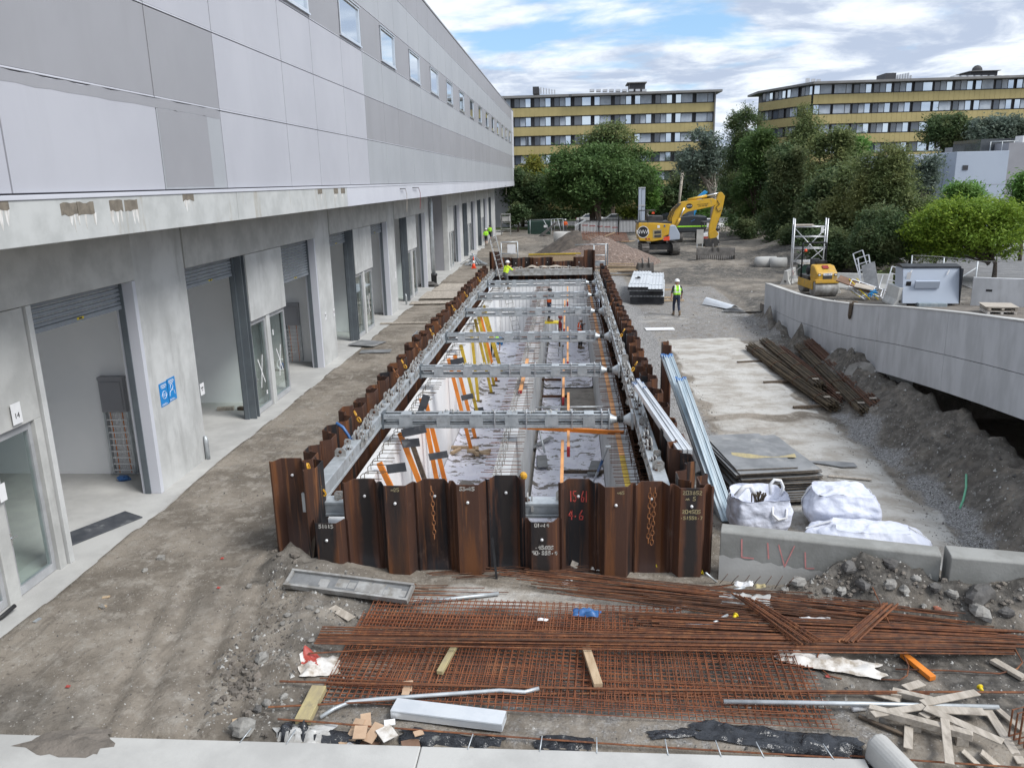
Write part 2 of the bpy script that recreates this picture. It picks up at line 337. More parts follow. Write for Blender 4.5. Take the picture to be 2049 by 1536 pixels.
# ---------- stroke lettering for spray paint and chalk ----------
STK={'0':[[(0,0),(.6,0),(.6,1),(0,1),(0,0)]],'1':[[(.3,0),(.3,1)]],'2':[[(0,.85),(.3,1),(.6,.8),(0,0),(.6,0)]],'3':[[(0,1),(.6,.9),(.2,.55),(.6,.3),(.3,0),(0,.1)]],
'4':[[(.5,0),(.5,1),(0,.4),(.65,.4)]],'5':[[(.6,1),(.05,1),(.05,.6),(.5,.55),(.6,.2),(.3,0),(0,.1)]],'6':[[(.5,1),(.05,.5),(.1,.05),(.5,0),(.6,.35),(.1,.45)]],
'7':[[(0,1),(.6,1),(.2,0)]],'8':[[(.3,.5),(.05,.75),(.3,1),(.55,.75),(.3,.5),(0,.25),(.3,0),(.6,.25),(.3,.5)]],'9':[[(.55,.6),(.1,.55),(.1,.95),(.5,1),(.55,.6),(.5,0)]],
'.':[[(.2,.3),(.3,.4)]],'L':[[(0,1),(.05,0),(.55,.05)]],'I':[[(.2,1),(.25,0)]],'N':[[(0,0),(0,1),(.55,0),(.55,1)]],'V':[[(0,1),(.3,0),(.6,1)]],'E':[[(.5,1),(0,1),(0,0),(.55,0)],[(0,.5),(.4,.5)]],
'H':[[(0,0),(0,1)],[(.5,0),(.5,1)],[(0,.5),(.5,.5)]],'C':[[(.55,.9),(.2,1),(0,.5),(.2,0),(.55,.1)]],'A':[[(0,0),(.3,1),(.6,0)],[(.12,.4),(.48,.4)]],'S':[[(.55,.95),(.1,.95),(.1,.55),(.5,.45),(.5,.05),(0,.05)]],
'B':[[(0,0),(0,1),(.5,.85),(.1,.5),(.55,.25),(0,0)]],'~':[[(0,.2),(.2,.6),(.4,.1),(.6,.7),(.8,.2)]],'W':[[(0,1),(.15,0),(.3,.7),(.45,0),(.6,1)]],' ':[]}
def strokes(mb,txt,org,ux,uz,h,r,jit=.05,gap=.85,mi=None):
    org,ux,uz=V(org),V(ux),V(uz); rnd=random.Random(len(txt)+int(h*100)); x=0
    for ch in txt:
        for st in STK.get(ch,[]):
            pts=[org+ux*((x+p[0]+rnd.uniform(-jit,jit))*h)+uz*((p[1]+rnd.uniform(-jit,jit))*h) for p in st]
            nrm=ux.cross(uz).normalized()
            for a,b in zip(pts[:-1],pts[1:]):
                d=(b-a)
                if d.length<1e-5: continue
                w=nrm.cross(d.normalized())*r; e=d.normalized()*r*.5
                mb.add([a-w-e,b-w+e,b+w+e,a+w-e],[(0,1,2,3)],mi)
        x+=gap
def text(name,body,size,mtl,parent,loc,rot,align='CENTER',ext=.002):
    c=bpy.data.curves.new(name,'FONT'); c.body=body; c.size=size; c.align_x=align; c.align_y='CENTER'; c.extrude=ext
    c.materials.append(mtl); o=bpy.data.objects.new(name,c); COL.objects.link(o); dg=bpy.context.evaluated_depsgraph_get(); me=bpy.data.meshes.new_from_object(o.evaluated_get(dg)); bpy.data.objects.remove(o); o=bpy.data.objects.new(name,me); COL.objects.link(o); o.parent=parent; o.location=loc; o.rotation_euler=rot; return o
# ================= camera, sky, sun =================
cd=bpy.data.cameras.new('camera'); cam=bpy.data.objects.new('camera',cd); COL.objects.link(cam)
cd.sensor_width=36; cd.lens=FPX/2049*36; cd.clip_start=.1; cd.clip_end=5000
cam.matrix_world=Matrix((( CR.x,CU.x,-CF.x,CP.x),(CR.y,CU.y,-CF.y,CP.y),(CR.z,CU.z,-CF.z,CP.z),(0,0,0,1)))
S.camera=cam
SUN_EL,SUN_AZ=R(48),R(118)   # azimuth clockwise from +Y : behind and to the right of the camera
wd=bpy.data.worlds.new('World'); S.world=wd; wd.use_nodes=True; nt=wd.node_tree
bg=nt.nodes['Background']; bg.inputs[1].default_value=.1
sky=nd(nt,'ShaderNodeTexSky',sky_type='NISHITA',sun_disc=False); sky.sun_elevation=SUN_EL; sky.sun_rotation=SUN_AZ
tc=nd(nt,'ShaderNodeTexCoord').outputs['Generated']
sx=nd(nt,'ShaderNodeSeparateXYZ'); nt.links.new(tc,sx.inputs[0])
ad=nd(nt,'ShaderNodeMath',operation='ADD',i_1=.16); nt.links.new(sx.outputs[2],ad.inputs[0])
mxm=nd(nt,'ShaderNodeMath',operation='MAXIMUM',i_1=.05); nt.links.new(ad.outputs[0],mxm.inputs[0])
dv=nd(nt,'ShaderNodeVectorMath',operation='DIVIDE'); cb=nd(nt,'ShaderNodeCombineXYZ')
nt.links.new(mxm.outputs[0],cb.inputs[0]); nt.links.new(mxm.outputs[0],cb.inputs[1]); cb.inputs[2].default_value=1
nt.links.new(tc,dv.inputs[0]); nt.links.new(cb.outputs[0],dv.inputs[1])
pos=nd(nt,'ShaderNodeVectorMath',operation='ADD'); pos.inputs[1].default_value=(3.1,1.7,0); nt.links.new(dv.outputs[0],pos.inputs[0]); pos=pos.outputs[0]
big=nz(nt,pos,.75,(1,1,0),5,.55,.3)
fine=nz(nt,pos,2.3,(1,1.3,0),7,.58,.25)
cm=nd(nt,'ShaderNodeMath',operation='MULTIPLY_ADD',i_1=.35); nt.links.new(fine,cm.inputs[0]); nt.links.new(big,cm.inputs[2])
lowb=nd(nt,'ShaderNodeMapRange'); lowb.interpolation_type='SMOOTHSTEP'; lowb.inputs[1].default_value=.06; lowb.inputs[2].default_value=.14; lowb.inputs[3].default_value=-.045; lowb.inputs[4].default_value=.015; nt.links.new(sx.outputs[2],lowb.inputs[0])
cm2=nd(nt,'ShaderNodeMath',operation='ADD'); nt.links.new(cm.outputs[0],cm2.inputs[0]); nt.links.new(lowb.outputs[0],cm2.inputs[1])
cover=ramp(nt,cm2.outputs[0],.485,.585)
shade=ramp(nt,nz(nt,pos,2.4,(1,1.15,0),7,.6,.35),.38,.62)
ccol=mixc(nt,shade,(4.1,4.8,6.1,1),(7.9,8.4,9.0,1))
sk=nd(nt,'ShaderNodeVectorMath',operation='SCALE'); sk.inputs[3].default_value=1.3; nt.links.new(sky.outputs[0],sk.inputs[0])
blue=mixc(nt,.45,sk.outputs[0],(2.6,5.3,8.8,1))
allc=mixc(nt,cover,blue,ccol)
nt.links.new(allc,bg.inputs[0])
sl=bpy.data.lights.new('sun','SUN'); sl.energy=2.6; sl.angle=R(24); sl.color=(1,.985,.96)
so=bpy.data.objects.new('sun',sl); COL.objects.link(so)
sd=V((math.sin(SUN_AZ)*math.cos(SUN_EL),math.cos(SUN_AZ)*math.cos(SUN_EL),math.sin(SUN_EL)))
so.rotation_euler=sd.to_track_quat('Z','Y').to_euler(); so.location=(30,-30,60)
S.view_settings.view_transform='Standard'; S.view_settings.look='None'; S.view_settings.exposure=.38; S.view_settings.gamma=1
S.cycles.max_bounces=6; S.cycles.transparent_max_bounces=12; S.cycles.use_denoising=True
S.cycles.caustics_reflective=False; S.cycles.caustics_refractive=False
# ================= ground =================
def ga(x,y,cx,cy,rx,ry,h): 
    q=((x-cx)/rx)**2+((y-cy)/ry)**2
    return h*math.exp(-q) if q<9 else 0
def sst(a,b,x):
    t=max(0,min(1,(x-a)/(b-a))); return t*t*(3-2*t)
def N3(x,y,s,o=0): return noise.noise(V((x*s+o,y*s-o,o*.37)))
def deck_z(y):   # rising concrete ramp on the right
    pts=[(9,2.95),(12,2.86),(16.5,2.60),(18,2.45),(19.5,2.30),(21.5,2.07),(23.6,1.82),(26.5,1.42),(29.5,1.10),(33,.83),(38,.62),(46,.14),(52,.0),(60,-.05)]
    for (a,b),(c,d) in zip(pts[:-1],pts[1:]):
        if y<=c: return b+(d-b)*max(0,(y-a))/(c-a)
    return pts[-1][1]
def conc_mask(x,y):
    m=0
    # broken slabs right of the pit
    def quad(x0,x1,y0,y1,s=.35): 
        w=.5*N3(x,y,.8,3)
        return sst(x0-s,x0+s,x+w)*sst(-x1-s,-x1+s,-x-w)*sst(y0-s,y0+s,y+w)*sst(-y1-s,-y1+s,-y-w)
    m=max(m,quad(4.1,7.2,22.4,33.6)); m=max(m,.62*quad(3.9,7.6,17.2,22.0)); m=max(m,.95*quad(6.1,7.35,13.0,21.5,.25))
    m=max(m,.8*quad(-2.6,2.0,11.3,12.1,.3)); m=max(m,.6*quad(4.2,6.3,13.2,17.5)); m=max(m,.5*quad(3.0,6.5,37.0,40,.8))
    return m
RUTS=[(-4.55,.16),(-5.0,.12),(-5.75,.14),(-6.25,.14)]
def gh(x,y):
    z=.05*N3(x,y,.35)+.03*N3(x,y,1.3,5)
    near=1 if y<48 else 0
    if near: z+=.018*N3(x,y,4.5,9)
    c=conc_mask(x,y) if x>-3 and 10<y<42 else 0
    z*=(1-.85*c)
    if x<-3.3 and y<34:
        wob=.35*math.sin(y*.35)+.12*N3(x,y,.5,2)
        xx=x+(y-9)*.16
        if y<13.5:
            for rx,rw in RUTS: z-=.085*math.exp(-((xx-rx-wob)/rw)**2)*sst(13.5,11,y)
    z+=ga(x,y,-5.0,12.7,.65,.58,.32)*(1+.7*N3(x,y,3,4)+.3*N3(x,y,7,2))+ga(x,y,-4.3,12.3,.8,.5,.16)*(1+.8*N3(x,y,4,5))
    z+=ga(x,y,-3.95,9.9,.35,.75,.16)*(1+1.2*N3(x,y,5,4))+ga(x,y,-4.1,11.3,.6,.8,.10)*(1+N3(x,y,4,4))
    z+=ga(x,y,4.75,11.75,1.15,.46,.62)*(1+.45*N3(x,y,2.6,4)+.25*N3(x,y,6,1))+ga(x,y,6.9,11.15,1.0,.5,.5)*(1+.45*N3(x,y,2.6,7)+.2*N3(x,y,6,1))+ga(x,y,5.9,11.4,1.6,.6,.22)
    # bank rising towards the ramp
    if 6<x<16 and y<60:
        by=sst(31,24,y)
        z+=by*(.85*sst(7.8,9.2,x+.25*N3(x,y,.9,3))-.10*ga(x,y,7.4,y,.4,1,1))*(1+.35*N3(x,y,1.2,6)+.22*N3(x,y,3.5,8)+.1*N3(x,y,8,2))
        if x>8.0 and 24<y<40: 
            pk=max(0,N3(x*.4,y,1.25,12)+.15); z+=1.55*pk*math.exp(-((x-9.25)/.42)**2)*sst(40,36,y)*sst(24,26,y)
        if x>9.2 and y<40: z=min(z,deck_z(y)-.45)
        if x>9.62 and y<26: z=-1.2
    if x>9 and 38<y<62 and x<23: z+=max(0,deck_z(y))*sst(9.0,11.5,x)
    if x>3 and y>55: 
        z+=ga(x,y,21.5,70,3,22,.8)*(1+.8*N3(x,y,.5,3))+ga(x,y,14.6,62.5,2.6,1.6,.45)*(1+N3(x,y,1.2,3))+ga(x,y,10.5,61.5,1.6,1.1,.2)
        z+=.16*N3(x,y,.55,8)*sst(52,62,y)
    if y>62 and x<3: z+=.16*N3(x,y,.5,8)*sst(62,70,y)+ga(x,y,-5,93,5,6,.5)
    # loose bank right of the piles
    if 2.1<x<4.2 and 14<y<56: z+=.16*sst(3.6,2.4,x)*(1+1.2*N3(x,y,1.5,2))
    if x<-8.8: z=-.16
    if y<8.3: z=-.12
    if x>24 : z*=.3
    return z
HX0,HX1,HY0,HY1=-5.3,2.2,12.74,53.75
def lines(segs,extra=()):
    L=[]
    for a,b,s in segs:
        n=max(1,round((b-a)/s)); L+= [a+(b-a)*i/n for i in range(n)]
    L.append(segs[-1][1]); L=sorted(L)
    for e in extra:
        i=min(range(len(L)),key=lambda k:abs(L[k]-e)); L[i]=e
    return L
gx=lines([(-1500,-300,300),(-300,-40,40),(-40,-9,6),(-9,-3,.10),(-3,2.3,.16),(2.3,10,.11),(10,26,.5),(26,60,3),(60,300,30),(300,1500,300)],(HX0,HX1,-8.8))
gy=lines([(-300,0,100),(0,8,2),(8,14,.085),(14,24,.14),(24,45,.24),(45,110,.55),(110,200,10),(200,1800,200)],(HY0,HY1))
nx,ny=len(gx),len(gy)
gv=[(x,y,gh(x,y) if 7<y<112 and -10<x<32 else (-.16 if x<-8.8 and y<120 else -.02)) for y in gy for x in gx]
gf=[]
for j in range(ny-1):
    for i in range(nx-1):
        if gx[i]>=HX0-1e-6 and gx[i+1]<=HX1+1e-6 and gy[j]>=HY0-1e-6 and gy[j+1]<=HY1+1e-6: continue
        a=j*nx+i; gf.append((a,a+1,a+nx+1,a+nx))
me=bpy.data.meshes.new('ground'); me.from_pydata(gv,[],gf); me.polygons.foreach_set('use_smooth',[True]*len(gf))
ground=bpy.data.objects.new('ground',me); COL.objects.link(ground); tag(ground,kind='structure')
def setattr_f(name,vals):
    a=me.attributes.new(name,'FLOAT','POINT'); a.data.foreach_set('value',vals)
cA=[];gA=[];mA=[]
for x,y,z in gv:
    c=conc_mask(x,y) if -4<x<10 and 9<y<43 else 0
    g=0;m=0
    if 2.0<x<4.6 and 14<y<60: g=max(g,.9*sst(4.5,3.2,x)*sst(14,16,y))
    if 2.2<x<9 and 33<y<50: g=max(g,.5)
    if 4.5<x<9.5 and 9.5<y<25: g=max(g,.95*math.exp(-((x-7.75-.3*N3(x,y,.5,1))/.4)**2)*sst(13,15,y)*(.4+.9*max(0,N3(x,y,.9,2)+.4)),.9*ga(x,y,7.6,14.2,.45,.4,1))
    if -3.6<x<4 and 8.3<y<9.2: g=max(g,.38)
    if -4.6<x<-3.2 and 9<y<11.5: g=max(g,.30)
    if -8.6<x<-6 and 15<y<24: g=max(g,.28*sst(-6.0,-7,x)*sst(14,17,y))
    if 7.2<x<10 and y<41: m=max(m,.78*sst(7.2,8.2,x+.5*N3(x,y,.9,5)))
    if x>3.6 and 9<y<12.3: m=max(m,.95*sst(3.3,4.4,x))
    if -3.4<x<3.6 and 8.9<y<11.5: m=max(m,.8)
    if 2<x<30 and y>36: m=max(m,.2+.8*sst(-.2,.22,N3(x*.8,y*.4,.32,4)+.4*N3(x,y*.5,1.1,2))*sst(34,42,y))
    if x<2 and y>64: m=max(m,.7*sst(-.2,.25,N3(x,y*.4,.25,6)))
    if -5.6<x<-4.4 and 12<y<13.4: m=max(m,.7)
    if -9<x<-3.4 and y<14: m=max(m,.55*sst(0,.35,N3(x,y,.45,14)))
    cA.append(c);gA.append(g);mA.append(m)
setattr_f('concrete',cA); setattr_f('gravel',gA); setattr_f('mud',mA)
m=bpy.data.materials.new('ground_dirt'); m.use_nodes=True; nt=m.node_tree; b=nt.nodes['Principled BSDF']; me.materials.append(m)
P=nd(nt,'ShaderNodeNewGeometry').outputs['Position']
def at(n): return nd(nt,'ShaderNodeAttribute',attribute_name=n).outputs['Fac']
col=mixc(nt,ramp(nt,nz(nt,P,.42,(1,1,1),7,.68),.40,.60),(.285,.25,.208,1),(.165,.142,.116,1))
col=mixc(nt,ramp(nt,nz(nt,P,2.6,(1,1,1),7,.7),.48,.66),col,(.33,.30,.26,1))
col=mixc(nt,ramp(nt,nz(nt,P,1.5,(2.6,.22,1),6,.6),.58,.78),col,(.165,.143,.12,1))
col=mixc(nt,ramp(nt,nz(nt,P,2.3,(2.2,.3,1),6,.65),.60,.72),col,(.30,.275,.24,1))
col=mixc(nt,ramp(nt,nz(nt,P,7,(1,1,1),6,.7),.55,.72),col,(.125,.107,.09,1))
# mud
mudf=nd(nt,'ShaderNodeMath',operation='MULTIPLY'); nt.links.new(at('mud'),mudf.inputs[0]); nt.links.new(ramp(nt,nz(nt,P,1.7,(1,1,1),6,.65),.25,.55),mudf.inputs[1])
col=mixc(nt,mudf.outputs[0],col,mixc(nt,ramp(nt,nz(nt,P,6,(1,1,1),6),.4,.65),(.062,.058,.053,1),(.145,.135,.122,1)))
# gravel
vor=nd(nt,'ShaderNodeTexVoronoi'); vor.inputs['Scale'].default_value=42; nt.links.new(P,vor.inputs['Vector'])
hs=nd(nt,'ShaderNodeSeparateColor'); nt.links.new(vor.outputs['Color'],hs.inputs[0])
gcol=mixc(nt,ramp(nt,hs.outputs[0],.2,.95),(.16,.155,.15,1),(.36,.355,.35,1))
ga_=nd(nt,'ShaderNodeMath',operation='ADD',i_1=-.42); nt.links.new(nz(nt,P,3.2,(1,1,1),6,.7),ga_.inputs[0])
gb_=nd(nt,'ShaderNodeMath',operation='ADD'); nt.links.new(ga_.outputs[0],gb_.inputs[0]); nt.links.new(at('gravel'),gb_.inputs[1])
col=mixc(nt,ramp(nt,gb_.outputs[0],.38,.72),col,gcol)
# scattered pale chips everywhere
v2=nd(nt,'ShaderNodeTexVoronoi'); v2.inputs['Scale'].default_value=27; nt.links.new(P,v2.inputs['Vector'])
s2=nd(nt,'ShaderNodeSeparateColor'); nt.links.new(v2.outputs['Color'],s2.inputs[0])
chip=nd(nt,'ShaderNodeMath',operation='MULTIPLY'); nt.links.new(ramp(nt,s2.outputs[1],.90,.93),chip.inputs[0]); nt.links.new(ramp(nt,v2.outputs['Distance'],.36,.24),chip.inputs[1])
col=mixc(nt,chip.outputs[0],col,(.40,.375,.345,1))
# old concrete
cc=nd(nt,'ShaderNodeMath',operation='MULTIPLY_ADD',i_1=.55); nt.links.new(nz(nt,P,1.4,(1,1.2,1),7,.65),cc.inputs[0]); nt.links.new(at('concrete'),cc.inputs[2])
ccol=mixc(nt,ramp(nt,nz(nt,P,.9,(1,1.5,1),7,.7),.40,.62),(.52,.505,.475,1),(.36,.33,.29,1))
ccol=mixc(nt,ramp(nt,nz(nt,P,4,(1,1,1),6,.7),.58,.7),ccol,(.22,.2,.175,1))
col=mixc(nt,ramp(nt,cc.outputs[0],.68,.98),col,ccol)
nt.links.new(col,b.inputs['Base Color']); b.inputs['Roughness'].default_value=.92; b.inputs['Specular IOR Level'].default_value=.25
bp=nd(nt,'ShaderNodeBump'); bp.inputs['Distance'].default_value=.05; bp.inputs['Strength'].default_value=.9
hh=nd(nt,'ShaderNodeMath',operation='MULTIPLY_ADD',i_1=.35); nt.links.new(nz(nt,P,26,(1,1,1),4,.7),hh.inputs[0]); nt.links.new(nz(nt,P,6,(1,1,1),7,.7),hh.inputs[2])
nt.links.new(hh.outputs[0],bp.inputs['Height']); nt.links.new(bp.outputs[0],b.inputs['Normal'])
def rag(x,y,w=.02): return w*N3(x,y,2.2,3)
# apron slab along the building
mb=MB()
ys=[3+i*.5 for i in range(int(117/.5)+1)]
pv=[];
for y in ys: pv.append((-8.78+.02*(y-10)/20+.05*N3(0,y,.7,3),y))
vs=[(-30,y,.0) for x,y in pv]+[(x,y,.0) for x,y in pv]+[(x+.01,y,-.2) for x,y in pv]; n=len(pv)
mb.add(vs,[(i,n+i,n+i+1,i+1) for i in range(n-1)]+[(n+i,2*n+i,2*n+i+1,n+i+1) for i in range(n-1)])
tag(mb.build('pavement',mt['concrete_light']),kind='structure')
# near concrete slab the photograph is taken over
mb=MB(); mb.b2((-8.7,2.2,-.5),(-1.83,8.17,.03)); mb.b2((-1.82,2.2,-.5),(3.45,8.165,.03)); o=mb.build('slab',mt['concrete_light'],bevel=.015); tag(o,kind='structure')
# dirt spilled onto that slab
mb=MB(); c=G(150,1482); 
def spill(u,v):
    a=u*2*PI; r=v; x=c.x+math.cos(a)*r*.62*(1+.45*N3(math.cos(a),math.sin(a),1.5,2)+.30*N3(math.cos(a),math.sin(a),5,7)); y=8.06+math.sin(a)*r*.26*(1+.5*N3(math.cos(a),math.sin(a),4,3))
    return (x,y,.032+.075*(1-r)**1.5*(1+.8*N3(x,y,7,3)))
mb.grid(spill,28,8); tag(mb.build('spilled_dirt',mt['earth'],smooth=True),'heap of brown dirt spilled onto the edge of the pale concrete slab','dirt')
# road beyond and car park on the right
mb=MB(); mb.b2((-60,118,-.3),(160,134,.02)); tag(mb.build('road',mt['asphalt']),kind='structure')
mb=MB(); mb.add([(22.9,44,.03),(60,44,.03),(80,100,.03),(29.5,100,.03),(26.5,72,.03)],[(0,1,2,3,4)]); tag(mb.build('car_park_pavement',mt['asphalt']),kind='structure')
mb=MB(); mb.b2((-60,112.5,-.3),(160,118,.10)); mb.b2((-60,134,-.3),(160,300,.08)); tag(mb.build('verge',mt['grass']),kind='structure')
# small loose stones
mb=MB(); rnd=random.Random(3)
def stones(n,xf,yf,s0,s1):
    for _ in range(n):
        x,y=xf(),yf()
        if HX0-.1<x<HX1+.1 and y>12.4: continue
        s=s0+(s1-s0)*rnd.random()**3; z=gh(x,y)
        vs=[]
        for a in range(5):
            t=a*2*PI/5+rnd.random(); vs.append((x+s*math.cos(t)*rnd.uniform(.7,1.1),y+s*math.sin(t)*rnd.uniform(.7,1.1),z-.01))
        vs.append((x+s*.2,y,z+s*rnd.uniform(.5,.9))); vs.append((x-s*.2,y+s*.2,z+s*rnd.uniform(.4,.8)))
        mb.add(vs,[(0,1,5),(1,2,5),(2,3,6,5),(3,4,6),(4,0,5,6)],rnd.choice((0,0,0,2,2,1)))
U=rnd.uniform
stones(1900,lambda:U(-5.2,-2.8),lambda:U(8.4,12.3),.008,.045)
stones(900,lambda:U(-8.4,-4.5),lambda:U(8.4,14),.006,.028)
stones(900,lambda:U(-3.6,4),lambda:U(8.3,9.3),.007,.03)
stones(1100,lambda:U(2.3,7.5),lambda:U(9,12.2),.008,.05)
stones(1500,lambda:rnd.gauss(7.75,.35),lambda:U(13.2,22),.012,.04)
stones(500,lambda:rnd.gauss(7.5,.25),lambda:rnd.gauss(14.2,.25),.012,.03)
stones(1500,lambda:U(2.3,4.3),lambda:U(14,34),.012,.045)
stones(500,lambda:U(-8.5,-5.6),lambda:U(14,28),.01,.035)
stones(900,lambda:U(8,9.2),lambda:U(11,38),.015,.07)
stones(700,lambda:U(2.5,20),lambda:U(34,62),.02,.08)
tag(mb.build('loose_stones',[mt['stone'],mt['concrete_light'],mt['stone_dark']]),'small loose stones scattered over the site dirt','stones',kind='stuff')
# ================= warehouse on the left =================
WX=-9.25; FX=-7.6; ZL=4.82; ZF0,ZF1=5.95,6.64; YEND=117.0
B=thing('warehouse_building','long two storey precast concrete warehouse with grey panel upper floor beside the excavation','building',(WX,60,0))
def bpart(name,mb,m,**k):
    o=mb.build(name,m,None,**k); o.parent=B; o.matrix_parent_inverse=Matrix.Translation((-WX,-60,0)); return o
def sub(name,mb,m,par,**k):
    o=mb.build(name,m,None,**k); o.parent=par; o.matrix_parent_inverse=par.matrix_parent_inverse.copy() if par.matrix_parent_inverse!=Matrix() else Matrix(); return o
# sub parts are written in world metres, so undo the parent transform
def subw(name,mb,m,par,**k):
    o=mb.build(name,m,None,**k); o.parent=par; return o
# --- upper wall panels
J=[3,6.9,10.74,15.05,17.9,22.2,24.95]
for k in range(15): J+= [28.3+6.1*k,31.2+6.1*k]
J=[j for j in J if j<113.2]+[113.4,YEND]
Z=[6.66,8.35,9.95,11.5,13.1,14.7,16.05]
wins=[(22.2+6.1*k,24.95+6.1*k) for k in range(15)]
wins[0]=(22.2,24.95)
MI={'panel_dark':0,'panel_mid':1,'panel_light':2,'panel_white':3,'panel_gap':4}
def pcol(r,y):
    if y>113.3: return 'panel_white'
    if r==0: return 'panel_mid' if (10<y<17.9 and y>15) else 'panel_light' if y<31 else 'panel_mid'
    if r==1: return 'panel_dark' if y<17.9 or y>31 else 'panel_light'
    if r==2: return 'panel_dark' if y<15 else 'panel_light' if y<31 else 'panel_mid'
    if r==3: return 'panel_light' if y<22 else 'panel_dark'
    if r==4: return 'panel_light' if y<28 else 'panel_mid'
    return 'panel_mid' if y<34 else 'panel_dark'
mb=MB(); mb.b2((FX-.45,3,6.64),(FX-.09,YEND-.02,15.98),4)
for r in range(6):
    for a,b in zip(J[:-1],J[1:]):
        z0,z1=Z[r]+.02,Z[r+1]-.03; a2,b2=a+.018,b-.018; ym=(a+b)/2; mi=MI[pcol(r,ym)]
        w=None
        if r==3:
            for q in wins:
                if abs(ym-(q[0]+q[1])/2)<1: w=q
        x0,x1=FX-.095,FX-.05
        if r: mb.b2((x0,a2,Z[r]-.012),(x1+.006,b2,Z[r]+.016),MI['panel_white'])
        if w:
            mb.b2((x0,a2,z0),(x1,b2,z0+.09),MI['panel_light']); mb.b2((x0,a2,12.92),(x1,b2,z1),mi)
        else: mb.b2((x0,a2,z0),(x1,b2,z1),mi)
upper=bpart('upper_wall',mb,[mt[k] for k in MI],bevel=.006)
# hand-rolled paint patches on the lower panels
mb=MB()
def wpatch(y0,y1,z0,z1,n=18,rg=.05):
    x=FX-.047; p=[]
    for i in range(n+1): p.append((y0+(y1-y0)*i/n, z1+rg*noise.noise(V((i*.9,z1,1)))))
    vs=[(x,q,z0+rg*.6*noise.noise(V((i*.8,z0,5)))) for i,(q,_) in enumerate(p)]+[(x,q,zz) for q,zz in p]; m=n+1
    mb.add(vs,[(i,i+1,m+i+1,m+i) for i in range(n)])
wpatch(10.8,17.85,8.16,8.33); wpatch(15.1,17.2,6.72,8.16,18,.02)
bpart('paint_patch',mb,mt['panel_dark'])
# ledge between fascia and panels
mb=MB(); mb.b2((FX-.2,3,6.585),(FX+.02,YEND,6.655)); bpart('ledge',mb,mt['panel_white'],bevel=.008)
mb=MB(); mb.b2((FX-.35,3,16.05),(FX-.02,YEND,16.14)); mb.b2((-30,3,15.6),(FX-.35,YEND,15.8)); bpart('roof',mb,mt['panel_dark'])
for y_ in (YEND-.3,2.65): mb=MB(); mb.b2((-30,y_,0),(FX-.46,y_+.25,15.6)); bpart('end_wall',mb,mt['panel_light'])
# fascia: raw concrete, then painted
mb=MB(); mb.b2((FX-.3,3,ZF0),(FX,18.2,6.585)); mb.b2((FX-.3,18.22,ZF0),(FX,27.6,6.585)); bpart('fascia',mb,mt['fascia_raw'],bevel=.01)
mb=MB(); e=[27.62,36.5,52,68,84,100,YEND]
for a,b in zip(e[:-1],e[1:]): mb.b2((FX-.3,a,ZF0),(FX+.004,b-.02,6.585))
bpart('fascia',mb,mt['panel_white'],bevel=.008)
mb=MB(); mb.b2((WX-.5,3,ZF0+.1),(FX-.3,YEND,ZF0+.25)); bpart('soffit',mb,mt['concrete'])
for i,(a,b,w,h) in enumerate([(4,410,26,22),(138,418,34,24),(171,417,34,24),(232,411,26,22),(262,410,26,22),(376,392,22,18),(640,381,9,14),(672,380,8,14),(686,380,8,14)]):
    p=PX(a,b,FX); q0=PX(a-w/2,b,FX); q1=PX(a+w/2,b,FX); hh=h*(p.y)/FPX*1.0
    rnd=random.Random(i); n=5
    poly=[(q0.y+(q1.y-q0.y)*k/n, p.z+hh/2+rnd.uniform(-.015,.015)) for k in range(n+1)]+[(q1.y+(q0.y-q1.y)*k/n, p.z-hh/2+rnd.uniform(-.02,.02)) for k in range(n+1)]
    mb=MB(); mz=MB(); mb.prism(poly,FX-.01,FX+.005,'x'); bpart('mortar_patch',mb,mt['patch_mortar'])
    for k in range(4):
        y=q0.y+(q1.y-q0.y)*rnd.random(); w2=rnd.uniform(.012,.05); L=rnd.uniform(.12,.30); z=p.z-hh/2+.02
        mz.prism([(y-w2,z),(y+w2,z),(y+w2*.5,z-L*.6),(y,z-L),(y-w2*.6,z-L*.7)],FX-.01,FX+.0025+.0004*k,'x')
    o=bpart('lime_stain',mz,mt['stain_white'])
# --- upper windows
def window(y0,y1):
    mb=MB(); x=FX-.07; z0,z1=11.62,12.92
    for a,b in (((x-.03,y0+.03,z0),(x+.06,y1-.03,z0+.07)),((x-.03,y0+.03,z1-.07),(x+.06,y1-.03,z1)),((x-.03,y0+.03,z0+.07),(x+.055,y0+.10,z1-.07)),((x-.03,y1-.16,z0+.07),(x+.055,y1-.03,z1-.07))): mb.b2(a,b)
    mb.b2((x-.03,y0-.05,z0-.05),(x+.09,y1+.03,z0-.002)); mb.b2((x-.03,y0-.05,z1+.002),(x+.10,y1+.03,z1+.03))
    w=bpart('window',mb,mt['alu_bright'])
    g=MB(); g.b2((x-.02,y0+.10,z0+.07),(x+.005,y1-.16,z1-.07)); subw('pane',g,mt['glass_sky'],w)
for q in wins: window(*q)
